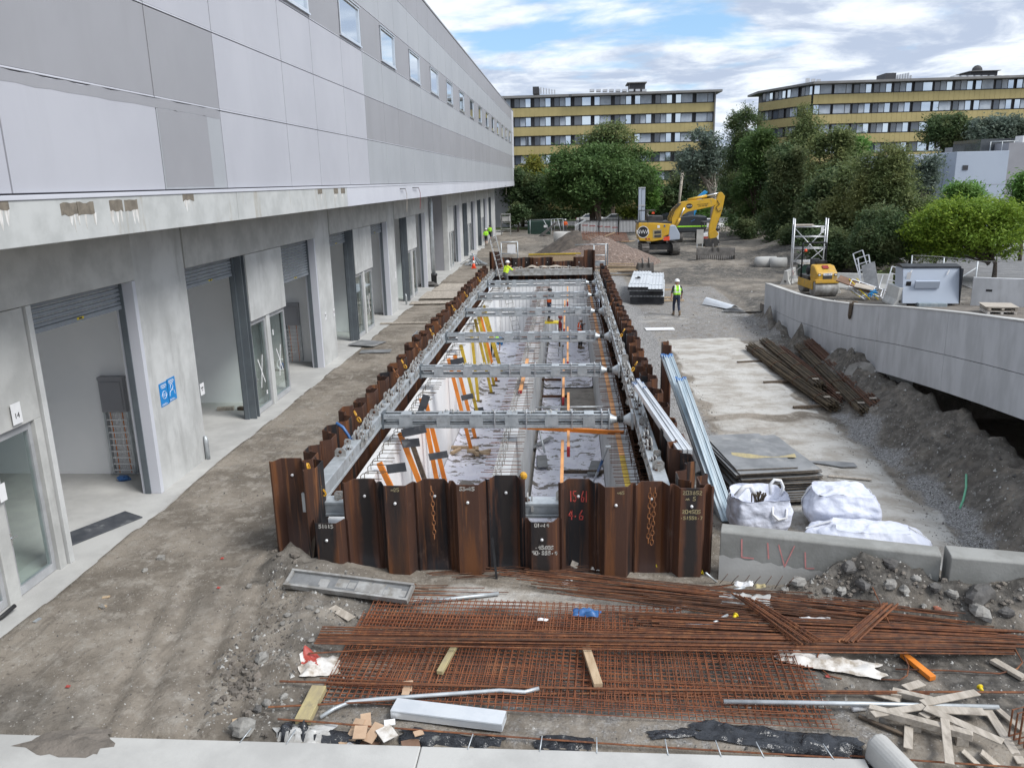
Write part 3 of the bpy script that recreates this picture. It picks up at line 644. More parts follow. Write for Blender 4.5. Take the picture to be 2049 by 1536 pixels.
# --- ground floor
OPEN=[]   # (y0,y1,kind,curtain bottom)
cols=[(16.32,18.6),(28.75,30.55),(40.65,42.35),(51.75,53.2),(61.5,62.1),(68.5,70.3),(80.3,82.0),(92,94),(97.2,102.3)]
A=[(18.85,21.95,4.28),(30.75,33.75,4.33),(42.5,45.5,None),(70.5,73.6,None),(82.2,85.3,None),(94.2,97,None)]
Bo=[(12.95,16.2,4.26),(25.45,28.6,3.55),(37.45,40.5,4.33),(48.85,51.6,None),(65.2,68.3,None),(77,80.1,None),(88.8,91.8,None)]
DS=[(9.2,12.75),(22.35,25.3),(34.2,37.3),(45.9,48.7),(62.2,65.0),(74,76.8),(85.7,88.6)]
columns=[]
for a,b in cols:
    q=MB(); q.b2((WX-.40,a,-.1),(WX,b,ZF0+.1)); bpart('column',q,mt['concrete_wet'],bevel=.012)
edges=[(3,16.30),(18.62,28.73),(30.57,40.63),(42.37,51.73),(62.12,68.48),(70.32,80.28),(82.02,91.98),(94.02,97.18)]
for a,b in edges: q=MB(); q.b2((WX-.32,a,ZL),(WX+.03,b,ZF0+.1)); bpart('lintel',q,mt['concrete'],bevel=.012)
# panels over the glazed doors
for i,(a,b) in enumerate(DS):
    q=MB(); q.b2((WX-.28,a,2.86),(WX-.03,b,ZL-.02)); mid=a+(b-a)*(.46 if i else .62); q.b2((WX-.28,mid-.14,-.05),(WX-.06,mid+.14,2.86))
    if i==0: q.b2((WX-.28,mid+1.16,-.05),(WX-.03,b,2.86)); 
    bpart('wall',q,mt['concrete_wet'] if i else mt['concrete'],bevel=.01)
    spans=[(a+.03,mid-.14),(mid+.14,b-.03)] if i else [(a,mid-.14),(mid+.14,mid+1.16)]
    for s,(y0,y1) in enumerate(spans):
        fx=WX-.16; f=MB(); t=.085
        f.b2((fx-.05,y0,.01),(fx+.05,y0+t,2.84)); f.b2((fx-.05,y1-t,.01),(fx+.05,y1,2.84)); f.b2((fx-.05,y0+t,2.84-.13),(fx+.05,y1-t,2.84)); f.b2((fx-.05,y0+t,.01),(fx+.05,y1-t,.16))
        d=bpart('glazed_door',f,mt['alu'],bevel=.006)
        g=MB(); g.b2((fx-.008,y0+t,.16),(fx+.008,y1-t,2.71)); subw('pane',g,mt['glass_clear'],d)
        h=MB(); h.b2((fx+.05,y0+.02,.98),(fx+.075,y0+.06,1.18)); h.bar((fx+.085,y0+.03,1.08),(fx+.085,y0+.17,1.08),.02,.02); subw('handle',h,mt['alu_bright'],d)
        if i in (1,2):
            if i==2 and s==0: continue
            tp=MB(); cy=(y0+y1)/2+.02
            tp.bar((fx+.0125,cy-.20,1.62),(fx+.0125,cy+.22,.82),.004,.05,(0,1,0)); tp.bar((fx+.0155,cy+.17,1.70),(fx+.0155,cy-.12,.72),.004,.05,(0,1,0))
            if s==0: tp.b2((fx+.0095,cy+.24,.42),(fx+.012,cy+.33,.55))
            else: tp.b2((fx+.0095,cy-.38,2.1),(fx+.012,cy-.30,2.28))
            subw('tape_cross',tp,mt['white_pl'],d)
# roller shutters with guides
def shutter(y0,y1,zb,lab):
    q=MB(); x=WX-.30
    if zb:
        n=int((ZL-zb)/.10)+1
        for i in range(n):
            z=zb+.06+i*(ZL-zb)/n
            poly=[(x,z),(x+.022,z+.012),(x+.022,z+.062),(x,z+.078),(x-.01,z+.078),(x-.01,z)]
            q.prism(poly,y0+.03,y1-.03,'y')
        q.b2((x-.02,y0+.03,zb-.03),(x+.03,y1-.03,zb+.055))
        s=bpart('roller_shutter',q,mt['shutter_grey'])
        st=MB(); ym=(y0+y1)/2+.1; st.b2((x+.031,ym-.11,zb+.005),(x+.034,ym+.11,zb+.05)); subw('sticker',st,mt['yellow_plastic'],s)
        st=MB(); st.b2((x+.035,ym-.05,zb+.012),(x+.0365,ym+.05,zb+.043)); subw('sticker',st,mt['paint_black'],s)
    for ya,yb in ((y0-.04,y0+.05),(y1-.05,y1+.04)): g=MB(); g.b2((x-.05,ya,0),(WX-.22,yb,ZL-.01)); bpart('shutter_guide',g,mt['post_grey'])
for i,(a,b,zb) in enumerate(Bo):
    shutter(a,b,zb,0)
    q=MB(); q.b2((WX-.42,b-.02,0),(WX+.015,b+.11,ZL-.01)); bpart('jamb',q,mt['panel_white'],bevel=.006)
    if i: continue
    q=MB(); q.b2((WX-.42,a-.16,0),(WX+.01,a-.03,ZL-.01)); bpart('jamb',q,mt['concrete_wet'],bevel=.006)
for i,(a,b,zb) in enumerate(A):
    shutter(a,b,zb,0)
    q=MB(); q.b2((WX-.40,b+.02,0),(WX-.02,b+.06,ZL-.01)); q.b2((WX-.22,b+.06,0),(WX-.17,b+.24,ZL-.01)); q.b2((WX-.40,b+.24,0),(WX-.02,b+.28,ZL-.01)); bpart('post',q,mt['post_grey'])
# recess with grey painted return wall
q=MB(); q.b2((-14,61.5,0),(WX-.41,61.75,ZF0+.1)); q.b2((-14.3,53.2,0),(-14,61.75,ZF0+.1)); bpart('return_wall',q,mt['grey_paint'])
# interior partitions, back wall, ceiling
for y in (17.5,23.85,29.7,36.0,41.5,47.2,52.5,66,69.4,75.4,81.2,87,93):
    q=MB(); q.b2((-21,y-.09,0),(WX-.42,y+.09,5.98)); bpart('partition_wall',q,mt['white_paint'])
q=MB(); q.b2((-18.3,3,0),(-18,YEND,1.9)); bpart('cut_back_wall',q,mt['white_paint']); q=MB(); q.b2((-21,3,6.04),(WX-.5,YEND,6.2)); bpart('ceiling',q,mt['white_paint'])  # back wall stops low; unseen opening above added so daylight brightens the units
# downpipe, black boot
q=MB(); q.path([(WX-.2,53.9,5.75),(WX+.1,53.4,5.62),(WX+.16,53.2,5.35),(WX+.16,53.2,.5)],.13,12); dp=bpart('downpipe',q,mt['galv'])
q=MB(); q.lathe([(.19,.02),(.19,.55),(.24,.56),(.24,.72),(.15,.74)],(WX+.16,53.2,0),14); subw('pipe_boot',q,mt['steel_dark'],dp)
# short pipe stubs beside the columns
for (a,b) in ((403,918),(786,610)):
    p=G(a,b); q=MB(); q.path([(WX+.07,p.y,0),(WX+.07,p.y,.5),(WX+.05,p.y,.62)],[.055,.055,.03],10); bpart('drain_stub',q,mt['galv'])
# ------- notices on the walls
def paper(px,py,w,h,label,cat='notice',m='white_pl',x=WX):
    p=PX(px,py,x); t=thing('notice',label,cat,(x+.008,p.y,p.z))
    q=MB(); q.b2((0,-w/2,-h/2),(.004,w/2,h/2)); q.build('sheet',mt[m],t); return t
RX=(PI/2,0,PI/2)
t=paper(32,827,.24,.36,'white paper notice reading 14 above the nearest glazed door',x=WX+.0); text('lettering','14',.13,mt['paint_black'],t,(.006,0,-.04),RX)
t=paper(4,985,.16,.30,'white paper notice at the left picture edge on the near door mullion',x=WX)
t=paper(404,778,.22,.30,'white paper notice on the wide column right of the blue posters'); text('lettering','UNIT\n13',.06,mt['paint_black'],t,(.006,0,0),RX)
t=paper(651,632,.22,.30,'left one of two white notices on the second wide column'); text('lettering','UNIT\n12',.06,mt['paint_black'],t,(.006,0,0),RX)
t=paper(668,625,.22,.30,'right one of two white notices on the second wide column'); text('lettering','UNIT\n11',.06,mt['paint_black'],t,(.006,0,0),RX)
t=paper(791,550,.24,.34,'white notice on the third wide column')
def poster(px,py,kind,label):
    p=PX(px,py,WX); t=thing('safety_poster',label,'poster',(WX+.006,p.y,p.z))
    q=MB(); q.b2((0,-.19,-.27),(.004,.19,.27)); q.build('sheet',mt['blue_sign'],t)
    q=MB(); x=.006
    if kind==0: q.path([(x,-.11,-.02),(x,-.06,.05),(x,0,.07),(x,.06,.05),(x,.11,-.02),(x,.06,-.09),(x,0,-.11),(x,-.06,-.09),(x,-.11,-.02)],.006,4); q.path([(x,-.10,0),(x,.10,0)],.005,4); q.path([(x,-.10,-.04),(x,.10,-.04)],.005,4)
    else:
        q.path([(x,.06*math.cos(a),.06+.06*math.sin(a)) for a in [k*PI/6 for k in range(13)]],.006,4); q.path([(x,-.12,-.14),(x,-.10,-.05),(x,-.04,-.02),(x,.04,-.02),(x,.10,-.05),(x,.12,-.14)],.006,4)
    q.build('pictogram',mt['white_pl'],t)
    for i in range(3):
        q=MB(); w=(.12,.13,.09)[i]; q.b2((.0045,-w,.21-.035*i),(.006,w,.225-.035*i)); q.build('text_line',mt['white_pl'],t)
    q=MB(); q.b2((.0045,-.15,-.245),(.006,.10,-.235)); q.b2((.0045,-.15,-.22),(.006,.05,-.213)); q.build('text_line',mt['white_pl'],t)
poster(328,788,0,'blue poster with white face mask drawing on the near wide column')
poster(343,778,1,'blue poster with white head and shoulders drawing on the near wide column')
# ------- switchboard cabinets on the partition walls
def cabinet(px,py,y,label,sc=1):
    p=PY(px,py,y-.09); t=thing('switchboard_cabinet',label,'cabinet',(p.x,y-.09,0))
    z0=p.z
    q=MB(); q.b2((-.30,-.16,z0-.42),(.30,0,z0+.42)); q.b2((-.31,-.17,z0+.36),(.31,-.001,z0+.44)); q.build('box',mt['panel_dark'],t,bevel=.01)
    q=MB(); q.b2((-.25,-.18,z0-.36),(.25,-.161,z0+.32)); q.build('door',mt['grey_paint'],t,bevel=.008)
    q=MB()
    q.b2((-.30,-.12,.05),(-.25,0,z0-.42)); q.b2((.25,-.12,.05),(.30,0,z0-.42)); q.build('frame',mt['galv'],t)
    rnd=random.Random(2); q=MB(); r=MB()
    for k in range(9):
        x=-.2+.05*k; (r if k in (1,7) else q).path([(x+rnd.uniform(-.02,.02),-.06,z0-.42),(x+rnd.uniform(-.03,.03),-.08,(z0-.4)*.6),(x+rnd.uniform(-.02,.02),-.06,(z0-.4)*.3),(x,-.06,.05)],.011,5)
    q.build('cables',mt['white_pl'],t); r.build('cables',mt['orange_lvl'],t)
    q=MB()
    for k in range(9): q.b2((-.25,-.10,.12+k*(z0-.6)/9),(.25,-.085,.15+k*(z0-.6)/9))
    q.build('cable_rack',mt['white_pl'],t); return t
cabinet(231,787,17.5,'grey electrical cabinet with exposed cable rack inside the nearest open unit')
cabinet(585,628,29.7,'grey electrical cabinet with exposed cables inside the unit with the red bag')
q=MB(); p=PY(252,918,17.2); q.ball((0,0,.05),(.17,.13,.07),10,6,.5,3); o=q.build('cable_coil',mt['blue_plastic']); o.location=(p.x,17.0,0); tag(o,'blue coil of cable lying below the nearest electrical cabinet','cable')
# objects on the slab
def loose(name,label,cat,fn,m,loc,rz=0,group=None,**k):
    q=MB(); fn(q); o=q.build(name,m,None,**k); o.location=loc; o.rotation_euler=(0,0,rz) if not hasattr(rz,'__len__') else rz; return tag(o,label,cat,group)
p=G(200,1057); loose('formply_board','black formply board lying on the slab in the nearest open doorway','board',lambda q:q.box((0,0,.012),(.62,1.55,.024)),[mt['ply_black']],(p.x-.02,p.y,.004),R(-28),bevel=.003)
p=G(622,716); t=thing('tool_bag','red and black tool bag on the slab by the second wide column','bag',(p.x,p.y,0),R(80))
q=MB(); q.ball((0,0,.15),(.42,.20,.17),12,8,.25,3); q.build('body',mt['dark_red'],t,smooth=True); q=MB(); q.path([(-.2,0,.28),(-.1,0,.38),(.1,0,.38),(.2,0,.28)],.02,6); q.build('handle',mt['black_plastic'],t); q=MB(); q.b2((-.43,-.21,0),(.43,.21,.05)); q.build('base',mt['black_plastic'],t)
p=G(609,713); t=thing('bucket','blue plastic bucket standing behind the red tool bag','bucket',(p.x-.3,p.y+.6,0)); q=MB(); q.lathe([(.14,0),(.18,.36),(.185,.36),(.17,.35),(.13,.02)],n=16); q.build('body',mt['sky_blue'],t); q=MB(); q.path([(-.18,0,.34),(-.12,.06,.20),(0,.17,.15),(.12,.06,.20),(.18,0,.34)],.008,5); q.build('handle',mt['steel_dark'],t)
p=G(571,742); t=thing('coiled_hose','white and blue coiled hose seen through the glazed door','hose',(p.x-.1,p.y,0)); q=MB(); q.path([(.2*math.cos(a),0,.24+.2*math.sin(a)) for a in [k*PI/8 for k in range(17)]],.045,8); q.build('coil',mt['white_pl'],t); q=MB(); q.ball((0,0,.2),(.12,.05,.12),8,6); q.build('core',mt['blue_plastic'],t)
for i,(a,b,l) in enumerate([(452,820,'flat timber offcut on the slab in the second open unit'),(488,820,'short dark timber block on the slab beside the dark post')]):
    p=G(a,b); loose('timber_offcut',l,'timber',lambda q:q.box((0,0,.05),(.5 if i==0 else .36,.16,.10)),mt['timber_grey' if i==0 else 'timber_old'],(p.x,p.y,.0),R(10-20*i),bevel=.008)
p=G(5,1240); loose('black_hose','black hose curving out of the nearest doorway','hose',lambda q:q.path([(-.35,-.55,.04),(-.12,-.2,.04),(0,0,.06),(.03,.28,.10)],.035,8),mt['black_rubber'],(p.x,p.y,0))
for i,(a,b,l) in enumerate([(752,705,'nearer of two grey formwork sheets lying between the slab and the piles'),(735,690,'farther of two grey formwork sheets lying between the slab and the piles')]):
    p=G(a,b); loose('formwork_sheet',l,'board',lambda q:q.box((0,0,.02),(1.25,.55+.5*i,.03)),mt['ply_dark'],(p.x,p.y,gh(p.x,p.y)+.015+.03*i),R(6 if i==0 else -18),bevel=.003)
p=G(808,648); loose('timber_plank','long grey plank lying across the dirt beside the apron','plank',lambda q:q.box((0,0,.03),(2.3,.22,.05)),mt['timber_grey'],(p.x,p.y,gh(p.x,p.y)+.02),R(3),bevel=.004)
for i,(a,b,d,l) in enumerate([(862,607,(2.3,1.0),'nearest pale ply sheet of three laid as a path on the dirt'),(885,592,(2.3,3.2),'middle pale ply sheet of three laid as a path on the dirt'),(905,576,(2.0,3.4),'farthest pale ply sheet of three laid as a path on the dirt')]):
    p=G(a,b); loose('ply_sheet',l,'board',lambda q:q.box((0,0,0),(d[0],d[1],.03)),mt['timber_grey'],(p.x,p.y,.06+.02*(i%2)),R(4-3*i),bevel=.004)
p=G(858,572); loose('debris_pile','small heap of dark rubbish at the foot of the downpipe','rubbish',lambda q:q.ball((0,0,.12),(.6,.35,.2),12,7,.8,3),mt['stone_dark'],(p.x+.1,p.y-.3,0))
# hanging conduits from the fascia
for i,(a,b,dx,l) in enumerate([(800,378,14,'nearer loose conduit stub and wire hanging from the pale fascia'),(825,376,20,'farther loose conduit stub and red wire hanging from the pale fascia'),(1010,372,4,'far looped cable hanging near the end of the fascia')]):
    p=PX(a,b,FX); s=p.y/FPX; t=thing('hanging_wire',l,'wire',(FX,p.y,p.z)); q=MB(); q.path([(0,0,0),(.10,0,0),(.12,dx*s*2,0)],.02,6); q.build('conduit',mt['steel_dark'],t)
    q=MB(); q.path([(.12,dx*s*2,0),(.14,dx*s*2.6,-.25),(.12,dx*s*2.7,-.7),(.1,dx*s*2.5,-1.05)],.012,5); q.build('wire',mt['dark_red' if i==1 else 'timber_grey'],t)
# cone and stack of galvanised posts by the far end
p=G(948,537); t=thing('traffic_cone','orange traffic cone with white band at the far left corner of the pit','cone',(p.x,p.y,.02)); q=MB(); q.b2((-.2,-.2,0),(.2,.2,.04)); q.build('base',mt['orange_cone'],t); q=MB(); q.lathe([(.15,.04),(.105,.36)],n=16); q.lathe([(.072,.60),(.03,.9),(.02,.9)],n=16); q.build('cone',mt['orange_cone'],t); q=MB(); q.lathe([(.106,.36),(.073,.60)],n=16); q.build('reflective_band',mt['white_pl'],t)
p=G(940,532); rnd=random.Random(5)
t=thing('steel_offcuts','tangled heap of galvanised steel offcuts behind the traffic cone','scrap',(p.x+.2,p.y+1.0,0)); q=MB()
for k in range(46):
    a=rnd.uniform(0,2*PI); r=rnd.uniform(.3,1.2); q.bar((math.cos(a)*r,math.sin(a)*r*.6,.03),(math.cos(a+2.5)*r*.3,math.sin(a+2.5)*r*.3,rnd.uniform(.3,.95)),.05,.04)
q.build('bars',mt['galv'],t)
# ================= excavation =================
ZFL=-2.65; ZT=.6; XL,XC0,XC1,XR=-4.2,-1.65,-1.28,1.12
mb=MB(); mb.b2((-5.6,12.3,-3.2),(2.6,50.3,ZFL-.03)); tag(mb.build('pit_floor',mt['pit_base']),kind='structure')
# ground fill behind the far wall (dirt edge on top of the far waler)
def sheet(x0,x1,y0,y1,label):
    def fn(u,v):
        x=x0+(x1-x0)*u; y=y0+(y1-y0)*v; e=min(u,1-u)
        z=ZFL+.02+.05*max(0,N3(x,y,1.6,3))+.02*N3(x,y,5,3)+ (.10*(1-e/.06) if e<.06 else 0)
        return (x,y,z)
    q=MB(); q.grid(fn,26,220); o=q.build('membrane_sheet',mt['membrane'],smooth=True); tag(o,label,'sheet',None)
sheet(XL+.02,XC0-.02,13.4,47.9,'white membrane sheet with mud blotches on the floor of the left chamber')
sheet(XC1+.12,XR-.02,13.4,30.3,'white membrane sheet with mud blotches on the near floor of the right chamber')
sheet(XC1+.14,-.35,30.6,35.2,'narrow white membrane strip beside the centre wall in the right chamber')
sheet(XC1+.12,XR-.02,35.5,47.9,'white membrane sheet on the far floor of the right chamber')
# concrete walls
def wallthing(label,x0,x1,y0,y1,m,joints):
    t=thing('concrete_wall',label,'wall',((x0+x1)/2,(y0+y1)/2,ZFL)); q=MB(); c=V(t.location)
    ys=[y0]+joints+[y1]
    for a,b in zip(ys[:-1],ys[1:]): q.b2(V((x0,a+.006,ZFL-.1))-c,V((x1,b-.006,ZT))-c)
    q.b2(V((x0+.02,y0+.01,ZFL-.1))-c,V((x1-.02,y1-.01,ZT-.02))-c); q.build('wall',mt[m],t,bevel=.008); return t
jl=[13.4+2.4*k for k in range(1,15)]
WL=wallthing('white faced concrete wall along the left side of the pit',XL-.36,XL,13.2,48,'pit_white',jl)
WC=wallthing('grey concrete dividing wall down the middle of the pit',XC0,XC1,13.2,48,'pit_grey',jl[::2])
WR=wallthing('grey concrete wall along the right side of the pit with orange strip on top',XR,XR+.34,13.2,48,'pit_grey',jl)
WE=wallthing('pale concrete end wall at the far end of the pit',XL+.005,XR-.005,48.0,48.3,'pit_white',[])
q=MB()
for k in range(24): q.b2((XL+.1+k*.22,47.99,ZFL),(XL+.115+k*.22,48.003,ZT)) 
o=q.build('groove',mt['pit_grey'],WE); o.location=-V(WE.location)
# orange edge strip on the right wall
q=MB(); c=V(WR.location); y=13.4
while y<46: 
    q.b2(V((XR+.01,y,ZT))-c,V((XR+.13,min(y+3.6,47),ZT+.035))-c,0 if y>15 else 1); y+=3.62
q.build('edge_strip',[mt['orange_pale'],mt['yellow_lvl']],WR)
# starter bars
def bar_mesh(kind,side):
    q=MB()
    if kind=='hook': q.path([(0,0,-.25),(0,0,.12),(side*.05,0,.17),(side*.12,0,.18),(side*.5,0,.17)],.009,5)
    if kind=='cross': q.path([(-.40,0,.05),(.40,0,.07)],.008,5)
    if kind=='tie': q.path([(0,0,-.1),(0,0,.14),(.05,.03,.17),(.1,.05,.14),(.1,.05,-.1)],.007,5)
    return q
def starters(W,x,y0,y1,dy,kind,side,m,lab):
    ys=[];y=y0
    while y<y1: ys.append(y); y+=dy
    proto=None; c=V(W.location); rnd=random.Random(int(x*10)); rest=MB()
    for i,y in enumerate(ys):
        xx=x+rnd.uniform(-.03,.03); z=ZT+rnd.uniform(-.02,.05)
        if i<100 if kind!='tie' else i<0:
            if proto is None: o=bar_mesh(kind,side).build('starter_bar',mt[m],W); proto=o
            else: o=proto.copy(); COL.objects.link(o)
            o.parent=W; o.location=V((xx,y,z))-c; o.rotation_euler=(0,0,rnd.uniform(-.12,.12))
        else:
            rest.M=Matrix.Translation(V((xx,y,z))-c)@Matrix.Rotation(rnd.uniform(-.12,.12),4,'Z'); tmp=bar_mesh(kind,side); rest.add(tmp.v,tmp.f); rest.M=None
    if rest.v: o=rest.build('starter_bars',mt[m],W); o['kind']='stuff'
starters(WL,XL-.16,14.0,47,.27,'hook',1,'rebar_olive','')
starters(WC,(XC0+XC1)/2,13.6,47,.24,'cross',1,'rust_rebar','')
starters(WC,(XC0+XC1)/2-.1,13.6,47,.16,'tie',1,'galv_dirty','')
starters(WR,XR+.2,13.6,47,.2,'cross',1,'rust_dark','')
starters(WR,XR+.26,13.6,47,.2,'tie',1,'rust_dark','')
# ---------- sheet piles
def upile(mbq,ztop,zbot,w=.63,d=.2,th=.022,sgn=1):
    h=w/2
    out=[(-h-.03,.03),(-h+.01,0),(-h+.045,.012),(-.185,d),(.185,d),(h-.045,.012),(h-.01,0),(h+.03,.03)]
    # offset polyline
    inn=[(p[0],p[1]-th) if abs(p[1]-d)<1e-6 else (p[0],p[1]-th*.9) for p in out]
    poly=[(p[0],p[1]*sgn) for p in out]+[(p[0],p[1]*sgn) for p in inn[::-1]]
    mbq.prism(poly,zbot,ztop,'z')
def pile_thing(label,x,y,rz,ztop,m,sgn,group,hole=True,zbot=-4.2):
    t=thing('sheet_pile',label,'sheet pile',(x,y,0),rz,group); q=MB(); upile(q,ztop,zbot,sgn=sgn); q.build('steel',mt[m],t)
    q=MB(); q.box((0,0,ztop-.004),(.0,.0,.0)) 
    if hole:
        h=MB(); yy=(.2 if sgn>0 else -.2); h.lathe([(.026,-.0235),(.026,.0025)],(0,0,0),10,'y'); o=h.build('lifting_hole',mt['white_pl'],t); o.location=(0,yy if sgn<0 else yy,ztop-.32); 
        if sgn>0: o.location.y=yy-.022-.0005
    return t
YF=12.75
front=[ # px centre, top py, far(+1)/near(-1), label extra
 (650,1047,-1,'low cut rusty sheet pile with chalk numbers near the left front corner','pile_a'),
 (722,957,1,'rusty sheet pile in the front wall right of the low cut corner pile','pile_a'),
 (792,972,-1,'orange brown sheet pile left of the thin hanging rusty chain in the front wall','pile_a'),
 (868,957,1,'rusty sheet pile in the front wall with rust chain on its left flank','pile_a'),
 (930,970,-1,'brown sheet pile with white lettering along its top edge','pile_brown'),
 (1014,950,1,'blue black sheet pile with black chain hanging down its middle','pile_b'),
 (1084,1045,-1,'low cut sheet pile in the middle of the front wall with chalk numbers','pile_a'),
 (1152,957,1,'rusty sheet pile with red spray paint numbers 15.61 and 4.6','pile_a'),
 (1230,975,-1,'plain brown sheet pile right of the red painted numbers','pile_brown'),
 (1310,962,1,'plain brown sheet pile with double chain on its left flank','pile_brown'),
 (1385,977,-1,'brown sheet pile with cream chalk lettering at the right front corner','pile_brown')]
FP=[]
for i,(a,b,s,l,m) in enumerate(front):
    x=-4.27+.632*i; y=YF; ytop=y+.2*s; z=PY(a,b,ytop).z
    t=pile_thing(l,x,y,0,z,m,s,None,zbot=-4.2); t['_z']=z; FP.append(t)
def paint(t,txt,x,z,h,r,m,s,jit=.05,name='lettering',sx=1):
    q=MB(); y=(-.2-.0025) if s<0 else (.2-.022-.0025)
    strokes(q,txt,(x,y,z),(sx,0,0),(0,0,1),h,r,jit); q.build(name,mt[m],t)
def top(i): return FP[i]['_z']
paint(FP[0],'51815',-.12,top(0)-.085,.062,.008,'paint_white',-1)
paint(FP[4],'53~85',-.13,top(4)-.10,.062,.008,'paint_white',-1)
paint(FP[2],'~25',-.06,top(2)-.10,.06,.006,'timber_yellow',-1)
paint(FP[6],'01~14',-.12,top(6)-.08,.06,.008,'paint_white',-1); paint(FP[6],'.4560S',-.12,top(6)-.50,.065,.009,'paint_white',-1); paint(FP[6],'90.SS5.4',-.17,top(6)-.60,.065,.009,'paint_white',-1)
paint(FP[7],'15.61',-.155,top(7)-.42,.19,.009,'paint_red',1,.03,'lettering',.42); paint(FP[7],'4.6',-.17,top(7)-.76,.18,.010,'paint_red',1,.03,'lettering',.6)
paint(FP[8],'~65',.02,top(8)-.12,.05,.005,'timber_yellow',-1)
paint(FP[10],'203852',-.15,top(10)-.11,.065,.006,'timber_yellow',-1); paint(FP[10],'~ 5',-.10,top(10)-.22,.07,.006,'timber_yellow',-1); paint(FP[10],'204505',-.15,top(10)-.45,.062,.006,'timber_yellow',-1); paint(FP[10],'.51558.7',-.175,top(10)-.56,.055,.006,'timber_yellow',-1)
# left front corner pile and right end flange
t=pile_thing('tall rusty sheet pile standing alone at the left front corner',-5.02,13.02,0,PY(570,930,12.85).z,'pile_brown',1,None); 
t=pile_thing('narrow sheet pile turned sideways at the left front corner beside the yellow chain',-4.62,12.98,PI/2,PY(612,925,12.98).z-.03,'pile_a',-1,None,False)
t=pile_thing('sheet pile turned sideways closing the right front corner',2.42,13.0,PI/2,PY(1418,965,12.9).z,'pile_brown',1,None,False)
# side rows
def row(x,label,group,y0,y1,side,mats):
    rnd=random.Random(int(abs(x)*7)); y=y0; i=0
    while y<y1:
        s=1 if i%2==0 else -1
        z=1.55+rnd.uniform(-.07,.09)
        pile_thing(label,x,y,PI/2,z,mats[rnd.randrange(len(mats))],s,group,hole=False); y+=.635; i+=1
row(-5.13,'rusty steel sheet pile in the row along the left side of the pit','sheet piles along the left side of the pit',13.62,49.2,-1,['pile_brown','pile_a','pile_brown'])
row(2.13,'rusty steel sheet pile in the row along the right side of the pit','sheet piles along the right side of the pit',13.55,49.2,1,['pile_brown','pile_brown','pile_b'])
rnd=random.Random(4)
for i in range(10):
    x=-4.55+.65*i
    pile_thing('rusty steel sheet pile in the far end wall of the pit',x,49.4,0,(2.05 if 0<i<9 else 2.45)-.25*(5<i<8),'pile_a',1 if i%2 else -1,'sheet piles across the far end of the pit',hole=0<i<9)
# taller pile with leaning props, right row
p=G(1335,840,.0); t=pile_thing('tall rusty sheet pile standing above the right row behind the blue capped props',2.72,21.2,PI/2,2.35,'pile_a',1,None,False)
# ---------- walers
def waler(label,p0,p1,w=.25,h=.30,lug0=1.2,m='galv'):
    p0,p1=V(p0),V(p1); d=(p1-p0); L=d.length; ang=math.atan2(d.y,d.x)
    t=thing('waling_beam',label,'beam',p0,ang); q=MB(); q.b2((0,-w/2,-h/2),(L,w/2,h/2)); q.b2((0,-w/2-.012,-h/2-.012),(L,w/2+.012,-h/2+.05)); q.b2((0,-w/2-.012,h/2-.05),(L,w/2+.012,h/2+.012)); q.build('beam',mt[m],t,bevel=.01)
    q=MB(); x=.0
    q.b2((-.06,-w/2-.03,-h/2-.03),(-.005,w/2+.03,h/2+.03)); q.build('end_plate',mt['galv'],t)
    return t,L
def lug_mesh(sd):
    q=MB(); q.prism([(-.13,0),(.13,0),(.13,.14),(.08,.20),(-.08,.20),(-.13,.14)],-.014,.014,'y'); q.prism([(-.09,0),(.09,0),(.09,.11),(.05,.15),(-.05,.15),(-.09,.11)],sd*.09-.012,sd*.09+.012,'y')
    q.lathe([(.042,-.017),(.042,.017)],(0,0,.11),10,'y',2); q.box((.02,sd*.05,.015),(.16,.10,.03),(0,0,.5),2)
    q.box((0,sd*.17,-.05),(.06,.02,.30),None,0); q.box((.18,sd*.18,-.15),(.05,.04,.16),(.3,0,0),0); q.box((-.12,sd*.18,-.12),(.09,.05,.12),(0,.2,0),0); return q
def lugs(t,L,x0,x1,n,sd,h=.30,m='galv_dirty'):
    rnd=random.Random(n); proto=None
    for i in range(min(n,98)):
        x=x0+(x1-x0)*i/(n-1)+rnd.uniform(-.06,.06)
        if proto is None: o=lug_mesh(sd).build('pin_lug',[mt[m],mt['galv'],mt['rust_dark']],t); proto=o
        else: o=proto.copy(); COL.objects.link(o)
        o.parent=t; o.location=(x,rnd.uniform(-.08,.05)*sd,h/2+.012); o.rotation_euler=(0,0,rnd.choice((0,0,PI/2,rnd.uniform(-.4,.4)))); s=rnd.uniform(.55,.95); o.scale=(s,s,s)
    return t
t,L=waler('galvanised hydraulic waling beam along the left piles, smooth at its near end',(-4.62,12.95,1.2),(-4.62,48.2,1.2)); lugs(t,L,1.95,L-.3,92,-1)
t,L=waler('galvanised hydraulic waling beam along the right piles, set with lugs',(1.70,13.2,1.10),(1.70,48.2,1.10)); lugs(t,L,1.3,L-.3,92,1)
t,L=waler('galvanised waling beam across the front of the pit behind the piles',(-4.45,13.22,1.0),(1.45,13.22,1.0),.30,.26); lugs(t,L,.25,L-.2,9,-1,.26)
t,L=waler('dirt covered waling beam across the far end of the pit',(-4.4,48.75,1.22),(1.45,48.75,1.22),.34,.36,m='galv_dirty'); lugs(t,L,.6,L-.5,12,1)
q=MB(); 
def fill(u,v):
    x=-4.0+5.0*u; y=48.9+.35*v; return (x,y,1.41+.16*math.sin(PI*u)*(1+1.2*N3(x,y,2,3))*(1-abs(v-.4)*1.4))
q.grid(fill,40,6); tag(q.build('clay_spoil',mt['timber_grey'],smooth=True),'pale crumbly clay spilled along the far waling beam','spoil')
